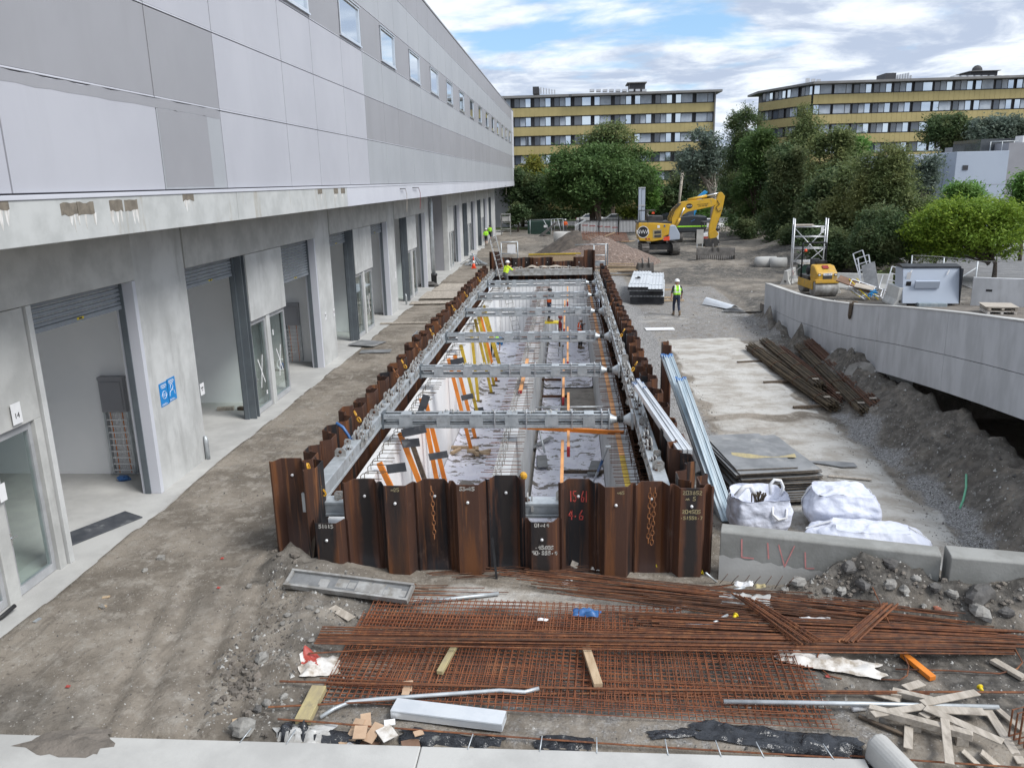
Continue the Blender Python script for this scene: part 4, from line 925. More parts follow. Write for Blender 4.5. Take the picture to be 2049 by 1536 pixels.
# ---------- struts
def strut_mesh(L,seed):
    rnd=random.Random(seed); H=.165; D=.17; beam=MB()
    for z0,z1 in ((-H,-H+.11),(H-.115,H)):
        beam.b2((.02,-D,z0),(L,-D+.015,z1)); beam.b2((.02,D-.015,z0),(L,D,z1))
        for zz in (z0,z1-.012): 
            for s in (-1,1): beam.b2((.02,s*D,zz),(L,s*(D-.09),zz+.012))
    for s in (-1,1):
        beam.b2((.02,s*(D+.006),H-.03),(L,s*(D+.001),H-.005)); beam.b2((.02,s*(D+.006),-H+.005),(L,s*(D+.001),-H+.03))
    plates=[]; x=.55
    while x<L-.3:
        w=rnd.choice((.14,.16)); pl=MB(); pl.b2((x-w,-D-.012,-H+.035),(x+w,-D-.002,H-.05)); pl.b2((x-w*.8,-D-.012,H+.001),(x+w*.8,D,H+.008)); plates.append(pl); x+=rnd.uniform(.78,.95)
    ribs=[]
    for f in (.50,.64,.84,.97): rb_=MB(); ribs.append(rb_); rb_.b2((L*f-.012,-D-.03,-H-.01),(L*f+.012,D+.03,H+.04)); rb_.lathe([(.018,H+.04),(.018,H+.075)],(L*f,-D-.01,0),6)
    bolts=MB(); x=.15
    while x<L: bolts.lathe([(.011,-D-.018),(.011,-D-.0065)],(0,0,0),6,'y') if False else bolts.b2((x-.010,-D-.017,-H+.01),(x+.010,-D-.0065,-H+.03)); bolts.b2((x-.01,-D-.017,H-.03),(x+.01,-D-.0065,H-.01)); x+=.17
    return beam,plates,ribs,bolts
SY=[18.05,23.05,28.3,33.95,38.85,43.7]
for i,y in enumerate(SY):
    x0,x1=-4.45,.93; L=x1-x0
    t=thing('hydraulic_strut',['nearest','second nearest','third nearest','third farthest','second farthest','farthest'][i]+' galvanised steel strut spanning across the pit','strut',(x0,y,1.17))
    b_,p_,r_,k_=strut_mesh(L,i); b_.build('beam',mt['galv'],t); [w.build('cover_plate',mt['galv'],t) for w in p_]; [w.build('rib',mt['alu'],t) for w in r_]; k_.build('bolts',mt['alu_bright'],t)
    q=MB(); q.b2((-.05,-.18,-.19),(.02,.18,.2)); q.b2((-.051,-.12,-.14),(-.045,.12,.14)); q.build('end_plate',mt['post_grey'],t,bevel=.006)
    q=MB(); q.b2((L,-.2,-.19),(L+.02,.2,.2)); q.lathe([(.15,L+.02),(.13,L+.06),(.075,L+.16),(.07,L+.20)],(0,0,0),14,'x'); q.lathe([(.065,L+.34),(.09,L+.38),(.16,L+.5),(.17,L+.53)],(0,0,0),14,'x'); q.b2((L+.53,-.2,-.19),(L+.575,.2,.2)); q.build('jack',mt['galv'],t)
    q=MB(); q.lathe([(.072,L+.20),(.072,L+.34)],(0,0,0),12,'x'); q.lathe([(.09,L+.25),(.09,L+.28)],(0,0,0),12,'x'); q.build('jack_sleeve',mt['black_rubber'],t)
    if i<2: 
        q=MB(); rnd=random.Random(i)
        for k in range(50): 
            x=rnd.uniform(.6,4.8) if i==0 else rnd.uniform(1.2,2.4); q.ball((x,rnd.uniform(-.15,.15),.21),rnd.uniform(.012,.03),5,3)
        q.build('dirt_crumbs',mt['concrete_light'],t)
# ---------- raking props in the left chamber
def prop(label,a0,b0,a1,b1,m,group=None,x=XL+.06):
    p=PX(a0,b0,x); f=G(a1,b1,ZFL+.05); 
    if p.z>ZT+.25: p=p*1.0; p.z=ZT+.2
    best=None
    for k in range(60):
        xb=XL+.25+.04*k; q=PROJ((xb,p.y+.1,ZFL+.05)); t0=PROJ(p); cr_=abs((q[0]-t0[0])*(b1-b0)-(q[1]-t0[1])*(a1-a0))/math.hypot(q[0]-t0[0],q[1]-t0[1])
        if best is None or cr_<best[0]: best=(cr_,xb)
    f=V((best[1],p.y+.1,ZFL+.05))
    t=thing('raking_prop',label,'prop',f); q=MB(); q.bar((0,0,0),p-f,.075,.12,(1,0,0)); q.build('timber',mt[m],t); 
    q=MB(); q.box((0,0,-.02),(.3,.22,.05)); q.build('foot_block',mt['timber_old'],t); return t,p,f
PR=[(758,915,792,985,'orange_lvl','nearest short orange raking prop at the left pit wall'),(800,866,842,972,'orange_lvl','orange raking prop left of the brown stained prop'),(822,880,858,985,'timber_old','brown stained raking prop beside the orange one'),
(843,797,874,962,'orange_lvl','left of the two orange props crossing behind the nearest strut'),(850,797,890,962,'orange_lvl','right of the two orange props crossing behind the nearest strut'),
(897,708,943,893,'orange_lvl','left prop of the orange pair between the nearest two struts'),(910,710,955,890,'orange_lvl','right prop of the orange pair between the nearest two struts'),
(922,690,952,815,'yellow_lvl','yellow prop right of the orange pair'),(943,660,953,788,'yellow_lvl','near upright olive yellow prop behind the second strut'),
(950,632,976,745,'yellow_lvl','left yellow prop of the far cluster'),(957,632,984,752,'yellow_lvl','second yellow prop of the far cluster'),(961,630,990,748,'orange_lvl','only orange prop in the far yellow cluster'),(966,625,1000,735,'yellow_lvl','long yellow prop at the right of the far cluster'),(968,602,1003,730,'yellow_lvl','farthest yellow prop near the long ladder')]
for a0,b0,a1,b1,m,l in PR:
    t,p,f=prop(l,a0,b0,a1,b1,m)
for a,b,ln,an,l in [(793,936,.42,8,'black ply gusset on the nearest short orange prop'),(822,886,.42,6,'smaller black ply gusset left of the orange pair behind the strut'),(828,862,.6,12,'long black ply gusset just under the nearest strut'),(877,911,.55,10,'grey ply gusset on the paired orange props'),(935,794,.45,12,'black ply gusset in front of the yellow prop'),(958,820,.4,8,'black ply gusset at the foot of the yellow prop'),(915,723,.45,12,'grey ply gusset above the second strut'),(848,808,.5,70,'long grey ply strip on top of the left wall')]:
    p=PX(a,b,-3.7); loose('ply_gusset',l,'plywood',lambda q:q.box((0,0,0),(ln,.02,.2)),mt['ply_black'],p,(0,R(-an),0))
# ---------- orange walers lying along the right chamber
segs=[(13.6,18.2,-.16,.50),(17.6,22.6,-.12,.50),(22.0,27.2,-.17,.50),(26.6,33.4,-.14,.50),(32.8,41.0,-.19,.50),(40.4,46.6,-.15,.5)]
nm=['nearest','second nearest','third nearest','third farthest','second farthest','farthest']
for i,(a,b,x,z) in enumerate(segs):
    t=thing('orange_beam',nm[i]+' long orange timber beam laid end to end down the right chamber','beam',(x+(.10 if i%2 else 0),a,z)); q=MB(); q.b2((-.035,0,-.11),(.035,b-a,.11)); q.build('timber',mt['orange_pale' if i<4 else 'orange_pale'],t,bevel=.004)
    q=MB(); q.b2((-.037,-.004,-.112),(.037,.10,.112)); q.build('painted_end',mt['dark_red'],t)
t=thing('orange_beam','orange timber beam lying askew across the right chamber under the nearest strut','beam',G(1110,858,.55)); q=MB(); a=G(1040,853,.62)-V(t.location); b=G(1248,866,.62)-V(t.location); q.bar(a,b,.09,.1); q.build('timber',mt['orange_lvl'],t)
q=MB(); p=G(1051,760,.66); t=thing('orange_beam','short orange timber beam lying on top of the dividing wall','beam',(-1.42,22.3,.72)); q.b2((-.05,0,-.04),(.05,4.2,.04)); q.build('timber',mt['orange_pale'],t); q=MB(); q.b2((-.051,-.1,-.041),(.051,.0,.041)); q.build('painted_end',mt['dark_red'],t)
# transverse tie rods and brown boards in the right chamber
for i,(y,l) in enumerate([(21.6,'nearest thin tie rod across the right chamber'),(27.0,'second thin tie rod across the right chamber'),(33,'third thin tie rod across the right chamber'),(40.5,'far thin tie rod across the right chamber')]):
    loose('tie_rod',l,'rod',lambda q:q.tube((-.95,0,0),(1.2,0,0),.022,6),mt['galv'],(0,y,.45),R(1))
for i,(a,b,w,l) in enumerate([(1078,757,1.0,'farthest brown timber bearer on the right chamber floor'),(1085,790,1.1,'middle brown timber bearer on the right chamber floor'),(1140,940,1.4,'nearest brown timber bearer on the right chamber floor')]):
    p=G(a+20,b,ZFL+.2); loose('timber_bearer',l,'timber',lambda q:q.box((0,0,0),(w,.1,.1)),mt['rust_dark' if i<2 else 'timber_old'],(p.x+.1,p.y,ZFL+.14),0)
for i,(a,b,sx,sy,rz,l) in enumerate([(1083,888,.2,.9,-30,'narrow grey plank lying askew in the right chamber'),(1085,925,.34,.72,4,'grey ply offcut lying flat in the right chamber'),(1190,938,.36,.8,-8,'dark ply offcut beside the step ladder')]):
    p=G(a,b,ZFL+.1); loose('ply_offcut',l,'board',lambda q:q.box((0,0,0),(sx,sy*1.6,.025)),mt['ply_dark'],(p.x,p.y,ZFL+.15),R(rz))
rnd=random.Random(9)
for i in range(6):
    p=G(930+rnd.uniform(-18,60),912+rnd.uniform(-10,8),ZFL); loose('timber_offcut','pale timber offcut in the loose heap against the dividing wall','timber',lambda q:q.box((0,0,0),(.12,rnd.uniform(.5,1.0),.09)),mt['timber'],(min(p.x,-1.85),p.y,ZFL+.12+.05*(i%3)),rnd.uniform(0,3),group='timber offcuts heaped beside the dividing wall')
def ladder(name,label,L,w,loc,rot,rung=.28,m='alu'):
    t=thing(name,label,'ladder',loc,rot); q=MB()
    for s in (-1,1): q.b2((s*w/2-.02,-.03,0),(s*w/2+.02,.03,L))
    q.build('rails',mt[m],t); n=int(L/rung); rg=None
    for k in range(n):
        if rg is None: q=MB(); q.tube((-w/2,0,0),(w/2,0,0),.017,6); rg=q.build('rung',mt[m],t); o=rg
        else: o=rg.copy(); COL.objects.link(o)
        o.parent=t; o.location=(0,0,.15+k*rung)
    return t
def stepladder(label,loc,h,rz,w=.5):
    t=thing('step_ladder',label,'ladder',loc,rz); q=MB()
    for s in (-1,1): q.bar((s*w/2,-.0,h),(s*w/2*1.2,-.35,0),.05,.03); q.bar((s*w/2,.02,h),(s*w/2*1.2,.35,0),.05,.03)
    q.b2((-w/2,-.1,h-.03),(w/2,.1,h)); q.build('frame',mt['alu'],t)
    for k in range(1,int(h/.28)):
        q=MB(); z=h-k*.28; q.b2((-w/2,-.02-.35*(1-z/h)-.05,z-.015),(w/2,-.02-.35*(1-z/h)+.05,z+.015)); q.build('tread',mt['alu'],t)
    return t
# long ladder down into the pit
a=PY(984,468,48.9); b_=PY(1034,662,46.6); b_=b_+(b_-a)*((b_.z-ZFL-.05)/(a.z-b_.z)); d=a-b_; L=d.length; zz=d.normalized(); xx=V((1,0,0)); xx=(xx-zz*xx.dot(zz)).normalized(); yy=zz.cross(xx)
t=ladder('extension_ladder','long aluminium extension ladder leaning from the pit floor past the far piles',L,.42,b_,Matrix((xx,yy,zz)).transposed().to_euler(),.28,'galv_dirty')
q=MB()
for s in (-1,1): q.b2((s*.17-.015,.04,L*.38),(s*.17+.015,.07,L))
q.build('fly_rails',mt['alu'],t)
stepladder('small aluminium step ladder behind the front piles in the right chamber',(.35,17.4,ZFL+.03),1.0,R(10),.55)
stepladder('aluminium platform ladder under the worker in the right chamber',(-.75,38.3,ZFL+.03),1.9,R(-10),.75)
# blue handled prop and dark shoring pole leaning in the right chamber
p0,p1=G(1187,965,ZFL+.1),PX(1217,893,.9); loose('steel_prop','blue and grey adjustable steel prop leaning on the right wall','prop',lambda q:(q.tube((0,0,0),(p1-p0)*.45,.03,8,0),q.tube((p1-p0)*.4,(p1-p0)*.7,.036,8,1),q.tube((p1-p0)*.68,(p1-p0),.025,8,0),q.box(tuple(p1-p0),(.12,.12,.015),None,0)),[mt['galv'],mt['blue_plastic']],p0)
p0,p1=G(1090,905,ZFL+.1),G(1073,835,ZFL+1.0); loose('steel_prop','grey shoring pole leaning behind the nearest strut','prop',lambda q:q.tube((0,0,0),p1-p0,.04,8),mt['galv'],p0)
p0,p1=G(1075,822,ZFL+.05),G(1062,795,ZFL+.9); loose('steel_prop','short grey shoring pole beside the dividing wall','prop',lambda q:q.tube((0,0,0),p1-p0,.04,8),mt['galv'],p0)
for i,(a0,b0,a1,b1,m,l) in enumerate([(1000,615,1012,663,'steel_dark','dark steel post leaning in the far left chamber'),(1005,615,1018,663,'dark_red','red steel post leaning in the far left chamber'),(995,608,998,660,'steel_dark','dark upright post against the far left wall')]):
    p0=G(a1,b1,ZFL); p1=PY(a0,b0,p0.y+1); loose('steel_post',l,'post',lambda q:q.tube((0,0,0),p1-p0,.06,8),mt[m],p0)
p=G(996,690,ZFL); loose('blue_tub','blue plastic tub on the far floor of the left chamber','tub',lambda q:(q.lathe([(.3,0),(.38,.35),(.40,.36),(.36,.34),(.28,.03)],n=16)),mt['sky_blue'],(p.x,p.y,ZFL+.04))
# ---------- chains over the piles
def chain(label,pts,r=.022,m='chain_rust',link=.085):
    t=thing('chain',label,'chain',pts[0]); c=V(pts[0]); P=[V(p) for p in pts]; q=MB(); k=0
    for a,b in zip(P[:-1],P[1:]):
        n=max(1,int((b-a).length/link))
        for i in range(n):
            p=a+(b-a)*((i+.5)/n)-c; d=(b-a).normalized()
            u=d.cross(V((0,1,.01))).normalized() if k%2 else d.cross(V((1,.02,0))).normalized()
            k+=1; pts2=[p+d*(link*.62*math.cos(f))+u*(link*.34*math.sin(f)) for f in [j*PI/4 for j in range(9)]]
            q.path(pts2,r*.42,4,None,False)
    q.build('links',mt[m],t); return t
zz=1.66
chain('thin rusty chain hanging down the flank of the fourth front pile',[(-2.38,12.62,zz-.02),(-2.36,12.60,zz-.3),(-2.36,12.60,.66)],.02)
chain('thick black chain hanging down the blue black front pile',[(-.86,12.90,zz+.05),(-.86,12.90,.2)],.045,'chain_black',.10)
chain('left strand of the double rusty chain on the front wall',[(1.36,12.60,zz-.03),(1.34,12.58,.62)],.022); chain('right strand of the double rusty chain on the front wall',[(1.44,12.60,zz-.03),(1.40,12.58,.60)],.022)
chain('yellow and grey chain with hook hanging at the left front corner',[(-4.60,12.85,1.95),(-4.56,12.9,1.72),(-4.48,13.0,1.5),(-4.40,13.05,1.28)],.05,'chain_yellow',.11)
q=MB(); q.ball((-.0,0,0),(.07,.05,.08),8,6); o=q.build('chain_hook',mt['chain_yellow']); o.location=(-.80,12.93,zz+.05); tag(o,'yellow hook at the top of the thick black chain','hook')
cols_=['chain_rust','chain_yellow']
for i,(a,b,m) in enumerate([(712,825,'chain_yellow'),(785,740,'chain_rust'),(803,722,'chain_yellow'),(835,690,'chain_rust'),(862,660,'chain_yellow'),(874,645,'chain_rust'),(903,612,'chain_yellow'),(917,598,'chain_rust'),(924,585,'chain_yellow'),(935,570,'chain_rust'),(945,556,'chain_yellow'),(955,545,'chain_rust')]):
    p=G(a,b,1.6); y=p.y
    chain(('rust brown' if m=='chain_rust' else 'yellow')+' chain draped over the left piles onto the waling beam,'+['',' second from the front',' third from the front',' fourth from the front',' fifth from the front',' sixth from the front',' seventh from the front',' eighth from the front',' ninth from the front',' tenth from the front',' eleventh from the front',' farthest of all'][i] if i else 'nearest yellow chain draped from a left row pile to the waling beam',[(-4.95,y,1.66),(-4.88,y-.03,1.5),(-4.78,y-.08,1.38)],.045,m,.1)
p=G(682,865,1.5); loose('rope_sling','blue rope sling draped over a left row pile','rope',lambda q:q.path([(-.25,.05,.2),(-.1,0,.12),(0,0,-.05),(.1,-.05,-.2),(.2,-.1,-.28)],.035,7),mt['blue_plastic'],(-4.78,p.y,1.5))
for i,(a,b,l) in enumerate([(1352,822,'yellow chain over a right row pile near the tall pile'),(1266,722,'yellow chain over a right row pile beyond the third strut'),(1240,640,'rusty chain over a far right row pile')]):
    p=G(1265 if i==0 else a-20,[726,660,600][i],1.6); chain(l,[(1.95,p.y,1.66),(1.86,p.y,1.5),(1.78,p.y-.05,1.34)],.045,'chain_yellow' if i<2 else 'chain_rust',.1)
t=thing('notice','small grey backed sign panel standing behind the left row piles','sign',(-5.42,27.3,0)); q=MB(); q.b2((-.02,-.5,.2),(.0,.45,1.55)); q.build('panel',mt['alu'],t); q=MB(); q.b2((.001,-.4,.7),(.006,.35,1.45)); q.build('printed_face',mt['ply_dark'],t)
# timbers leaning on the front wall
p0,p1=G(1147,1135,.0),G(1178,1035,.62); loose('timber_post','weathered brown timber leaning on the pile with red numbers','timber',lambda q:q.bar((0,0,0),p1-p0,.13,.07,(0,1,0)),mt['timber_grey'],p0,bevel=.006)
loose('timber_post','dark timber leaning on the tall left corner pile','timber',lambda q:q.bar((0,0,0),(.16,.28,1.25),.1,.06,(0,1,0)),mt['timber_old'],(-4.62,12.68,.25),bevel=.004)
loose('steel_stake','thin dark steel stake standing against the front piles','stake',lambda q:q.bar((0,0,0),(-.06,.05,.75),.04,.02),mt['steel_dark'],(-1.27,12.42,0))
# blue capped shores leaning on the right side
def shore(label,a0,b0,z0,a1,b1,z1,n,grp):
    p0=G(a0,b0,z0); p1=G(a1,b1,z1); d=p1-p0
    for i in range(n):
        off=V(((i%3)*.10,0,(i//3)*.09)); sh=-.02*i
        t=thing('wall_stud',label,'steel section',p0+off,0,grp); q=MB(); e=p1-p0+V((0,sh*8*(i%2),0))
        q.bar((0,0,0),e,.085,.07); 
        u=e.normalized(); side=u.cross(V((0,0,1))).normalized(); upv=side.cross(u)
        q.bar(upv*.037+side*.028,e+upv*.037+side*.028,.02,.012); q.bar(upv*.037-side*.028,e+upv*.037-side*.028,.02,.012); q.build('section',mt['galv_blue' if grp.startswith('blue') else 'duct_metal'],t)
        q=MB(); q.bar(e*.988,e*1.008,.095,.085); q.build('end_cap',mt['blue_plastic'],t)
shore('pale galvanised section with blue end cap leaning across the right row piles',1360,912,1.45,1268,768,1.7,6,'galvanised sections leaning across the piles')
shore('bluish steel section with blue end cap leaning on the tall right pile',1447,1053,.0,1326,712,2.45,4,'blue steel sections leaning on the tall pile, longer set')
shore('bluish steel section with blue end cap in the shorter set on the tall right pile',1455,1053,.0,1352,758,2.1,4,'blue steel sections leaning on the tall pile, shorter set')
# ================= foreground clutter =================
def gz(p,h=0): return V((p.x,p.y,gh(p.x,p.y)+h))
def gp(a,b,h=0):
    for k in range(75):
        p=G(a,b,1.5-k*.025)
        if p.z<=gh(p.x,p.y)+h: break
    return V((p.x,p.y,gh(p.x,p.y)+h))
# rebar mesh sheets
def mesh_sheet(label,c,lx,ly,rz,z,sx,sy,r=.0068):
    t=thing('reinforcing_mesh',label,'rebar mesh',(c[0],c[1],0),rz); q=MB(); rnd=random.Random(int(lx*10+z*100)); co,si=math.cos(rz),math.sin(rz)
    def hz(x,y): 
        wx,wy=c[0]+x*co-y*si,c[1]+x*si+y*co; return max(.02,.03*N3(wx,wy,.6,2)+.05)+z
    n=int(ly/sy)
    for i in range(n+1):
        y=-ly/2+i*sy; q.path([(x,y,hz(x,y)) for x in [-lx/2+lx*k/8 for k in range(9)]],r,4,None,False)
    n=int(lx/sx)
    for i in range(n+1):
        x=-lx/2+i*sx; q.path([(x,y,hz(x,y)+2*r) for y in [-ly/2+ly*k/4 for k in range(5)]],r,4,None,False)
    q.build('bars',mt['rust_mesh'],t); return t
mesh_sheet('lowest sheet of rusty reinforcing mesh in the near stack, reaching farthest to the bottom edge',(.02,9.85),6.7,2.1,R(-2.6),.0,.092,.092)
mesh_sheet('middle sheet of rusty reinforcing mesh in the near stack',(-.05,9.98),6.55,2.15,R(-2.0),.022,.095,.095)
mesh_sheet('top sheet of rusty reinforcing mesh in the near stack, turned slightly',(.0,10.05),6.5,2.0,R(-3.4),.044,.105,.21)
mesh_sheet('sheet of rusty mesh behind the near stack beside the bare concrete patch',(-.75,11.05),4.9,.85,R(-2.0),.05,.105,.105)
mesh_sheet('second sheet of rusty mesh beside the bare concrete patch',(-.7,11.0),4.85,.9,R(-3.2),.075,.105,.105)
# single bars
def rebar(a,b,h0,h1,label,group=None,r=.011,m='rust_rebar',bow=.02,mid=None,seed=0):
    rnd=random.Random(int(a[0]*3+a[1]*7+b[0]+seed)); p0=gp(a[0],a[1],h0); p1=gp(b[0],b[1],h1)
    q=MB(); pts=[]; d=p1-p0; n=V((-d.y,d.x,0)).normalized(); k=rnd.uniform(-bow,bow)*d.length*.3
    for i in range(7):
        t=i/6; p=p0+d*t+n*k*math.sin(PI*t); zmin=gh(p.x,p.y)+.02; p.z=max(p.z,zmin); pts.append(p-p0)
    q.path(pts,r,5); o=q.build('reinforcing_bar',mt[m]); o.location=p0; tag(o,label,'rebar',group); return o
def fan(n,a0,a1,b0,b1,h,label,group,r=.010,hs=.01,m='rust_rebar',sp=0):
    rnd=random.Random(n+int(a0[0]))
    for i in range(n):
        t=(i+.5)/n; u=t+rnd.uniform(-.05,.05); w=t+rnd.uniform(-.08,.08)
        a=(a0[0]+(a1[0]-a0[0])*u+rnd.uniform(-1,1)*sp,a0[1]+(a1[1]-a0[1])*u); b=(b0[0]+(b1[0]-b0[0])*w+rnd.uniform(-1,1)*sp*1.5,b0[1]+(b1[1]-b0[1])*w)
        rebar(a,b,h+hs*(i%5),h+hs*((i*3)%5),label,group,r,m if rnd.random()<.75 else 'rust_dark',.02,seed=i)
fan(13,(645,1257),(628,1290),(2035,1278),(2030,1310),.12,'long brown bar in the tight bundle lying right across the near mesh','long bars bundled across the near mesh',.012,.013)
fan(34,(1268,1224),(1300,1268),(1995,1262),(2049,1298),.12,'rusty bar in the broad flat layer on the right half of the near mesh','bars in the broad layer over the right half of the mesh',.011,.02,sp=45)
fan(40,(1030,1133),(1195,1190),(1800,1215),(1960,1282),.05,'thin rusty bar in the spreading heap in front of the front piles','bars in the spreading heap before the front piles',.010,.035,sp=80)
fan(14,(1180,1172),(1290,1205),(1560,1212),(1640,1240),.10,'short rusty bar on top of the spreading heap','short bars lying on the spreading heap',.010,.04,'rust_dark',60)
fan(9,(1462,1188),(1512,1202),(1596,1290),(1645,1282),.26,'rusty bar in the small bundle sloping down to the right across the heap','small bundle sloping down to the right',.014,.014,'rust_rebar')
fan(7,(1675,1284),(1715,1286),(1764,1206),(1800,1214),.22,'brown bar in the small bundle sloping up to the right across the heap','small bundle sloping up to the right',.016,.016)
fan(9,(700,1168),(760,1190),(880,1170),(1000,1196),.03,'short thin bar scattered on the concrete by the front piles','short thin bars scattered by the front piles',.008,.004,sp=50)
fan(7,(830,1145),(900,1160),(1120,1128),(1250,1140),.03,'thin dark bar lying along the foot of the front piles','thin dark bars along the foot of the front piles',.008,.006,'rust_dark',40)
for a,b,l,r in [((560,1364),(2049,1386),'thick ribbed bar lying across the whole middle of the near mesh',.016),((617,1310),(1420,1268),'ribbed bar slanting across the upper left of the mesh',.012),((537,1415),(900,1395),'rusty bar end sticking out left of the mesh behind the big timber',.014),((900,1392),(1860,1388),'rusty bar just below the thick ribbed bar',.012),((556,1440),(760,1455),'rusty bar end under the near foot of the big timber',.013),
  ((790,1459),(1700,1517),'long thin bar lying along the edge of the near slab',.012),((1700,1512),(2049,1536),'thin bar running past the concrete kerb block',.012),((640,1356),(1060,1380),'thin bar under the bent grey pipe',.010),((1440,1425),(1660,1432),'thin bar parallel to the straight grey pipe on the mesh',.008),((1100,1360),(1560,1376),'thin bar crossing under the pink timber',.010),((1222,1300),(1278,1350),'short thin wire lying diagonally on the mesh',.005)]:
    rebar(a,b,.10,.10,l,None,r)
# bent bars at the right
def bent(label,pts,r=.011,m='rust_rebar'):
    P=[gp(a,b,h) for a,b,h in pts]; q=MB(); q.path([p-P[0] for p in P],r,6); o=q.build('bent_bar',mt[m]); o.location=P[0]; tag(o,label,'rebar'); return o
bent('long bar bent into a hook curving round in front of the right pallet planks',[(1745,1180,.35),(1790,1270,.12),(1818,1335,.05),(1815,1352,.05),(1800,1362,.04),(1760,1362,.03)])
bent('bar bent into a wide hook at the far right of the long bundle',[(1792,1338,.05),(1900,1345,.05),(2000,1350,.05),(2035,1340,.06),(2046,1325,.08),(2030,1296,.15)])
bent('small bar with curled hook in front of the dirty white bag',[(1644,1296,.14),(1635,1315,.08),(1640,1335,.04),(1660,1352,.03),(1684,1360,.03)])
bent('hooked bar standing over the flat layer',[(1516,1248,.16),(1516,1262,.14),(1530,1264,.14),(1580,1260,.14)],.009)
bent('bar with hooked end rising near the concrete barrier',[(1340,1222,.05),(1400,1185,.10),(1470,1170,.12),(1410,1176,.11)],.010)
for i in range(7):
    a=1440+i*22; o=bent('thin bent tie wire sticking up before the concrete barrier',[(a,1168+i*2,.05),(a+8,1160+i,.18),(a+16,1150+i,.28)],.005,'rust_dark'); o['group']='tie wires before the barrier'
q=MB(); [q.path([(.0,y,.05),(0,y,.42),(.18,y,.42),(.18,y,.05),(0,y,.05)],.012,5) for y in (0,.07,.14,.21)]; o=q.build('stirrup_bars',mt['rust_rebar']); p=gp(2047,1505); o.location=p; o.rotation_euler=(0,0,R(20)); tag(o,'rusty bent stirrups standing at the right picture edge','rebar')
# pipes
def pipe(label,pts,r,m='galv',n=10,name='pipe'):
    P=[gp(a,b,h) for a,b,h in pts]; q=MB(); q.path([p-P[0] for p in P],r,n); o=q.build(name,mt[m]); o.location=P[0]; tag(o,label,'pipe'); return o
pipe('bent grey pipe lying over the left part of the mesh',[(640,1436,.04),(668,1418,.08),(700,1405,.12),(760,1398,.14),(870,1390,.14),(1000,1383,.14),(1050,1384,.14),(1078,1380,.14)],.028)
pipe('long straight grey pipe lying over the right end of the mesh',[(1448,1404,.15),(1720,1410,.13),(1998,1414,.12)],.030)
pipe('grey pipe lying on the concrete patch above the mesh',[(828,1206,.05),(998,1187,.05)],.032)
pipe('short bent grey pipe on the flat layer of bars',[(1372,1251,.17),(1425,1248,.17),(1440,1240,.17),(1456,1230,.17)],.022)
pipe('short grey pipe slanting between the two bar heaps',[(1330,1224,.08),(1388,1207,.1)],.020)
pipe('short pale pipe on the bars below the barrier',[(1468,1182,.2),(1490,1176,.2)],.025)
pipe('stubby white plastic pipe offcut on the dirt by the front piles',[(1127,1170,.05),(1142,1160,.06)],.045,'white_pl')
pipe('short white pipe end under the straight pipe',[(1705,1418,.05),(1730,1415,.05)],.045,'white_pl')
pipe('thin grey conduit leaning at the foot of the barrier',[(1412,1146,.25),(1434,1166,.03)],.018)
for i,(a,b) in enumerate([(480,1484),(575,1482),(937,1500),(1082,1488),(1195,1503),(1335,1495),(1440,1500),(1525,1505),(1660,1502)]):
    p=G(a,b,.1); loose('dowel_pin','thin grey dowel pin sticking out of the edge of the near slab','dowel',lambda q:q.tube((0,-.10,-.03),(0,.10,.04),.008,6),mt['galv'],(p.x,8.22,.06),R(-25+i*6),'dowel pins along the edge of the near slab')
# timbers
def timb(label,a,b,w,h,lift,m,name='timber_block'):
    p0=gp(*a,lift); p1=gp(*b,lift); q=MB(); q.bar((0,0,h/2),p1-p0+V((0,0,h/2)),w,h); o=q.build(name,mt[m],None,bevel=.006); o.location=p0; tag(o,label,'timber'); return o
timb('thick weathered yellowish timber at the near left corner of the mesh',(606,1452),(640,1385),.20,.09,.04,'timber_yellow')
timb('yellow painted timber lying on the mesh under the long bundle',(880,1350),(914,1292),.09,.06,.10,'timber_yellow')
timb('pinkish timber lying on the middle of the mesh',(1197,1376),(1172,1302),.12,.07,.10,'timber')
timb('orange painted timber under the right end of the long bundle',(1866,1362),(1806,1312),.10,.07,.02,'orange_lvl')
timb('pale grey board lying on the dirt left of the mesh',(664,1216),(704,1240),.16,.02,.02,'timber_grey')
# grey channel section
p0,p1=gp(585,1168,.06),gp(818,1206,.06); d=p1-p0; ang=math.atan2(d.y,d.x); t=thing('steel_form_panel','long grey steel form panel with pale smeared face lying before the front piles','form panel',p0+V((0,0,.06)),(R(20),0,ang)); L=d.length
q=MB(); q.b2((0,-.14,.0),(L,.14,.02)); q.build('face',mt['ply_dark'],t); q=MB(); q.b2((-.06,.14,-.03),(L+.05,.18,.07)); q.b2((-.06,-.18,-.03),(L+.05,-.14,.07)); q.b2((-.06,-.14,-.03),(-.01,.14,.06)); q.b2((L+.01,-.14,-.03),(L+.05,.14,.06)); q.build('frame',mt['galv_dirty'],t); rnd=random.Random(3)
q=MB()
for k in range(16): x=rnd.uniform(.05,L-.1); w=rnd.uniform(.05,.25); q.b2((x,-.12*rnd.random()-.01,.0205),(x+w,.0+.13*rnd.random(),.0215+.0002*k))
q.build('smear',mt['galv_dirty'],t)
# silver duct
p0,p1=gp(782,1438,.04),gp(1005,1466,.04); d=p1-p0; L=d.length
t=thing('metal_duct','bright folded silver metal duct section lying in front of the mesh','duct',p0,math.atan2(d.y,d.x)); q=MB(); q.b2((0,-.0,0),(L,.26,.008)); q.b2((0,-.0,.008),(L,.008,.11)); q.b2((0,.0,.11),(L,.26,.116)); q.b2((0,.252,.008),(L,.26,.11)); q.build('body',mt['duct_metal'],t,bevel=.004); q=MB(); q.b2((.0,-.004,.092),(L,-.0005,.098)); q.build('seam',mt['galv'],t)
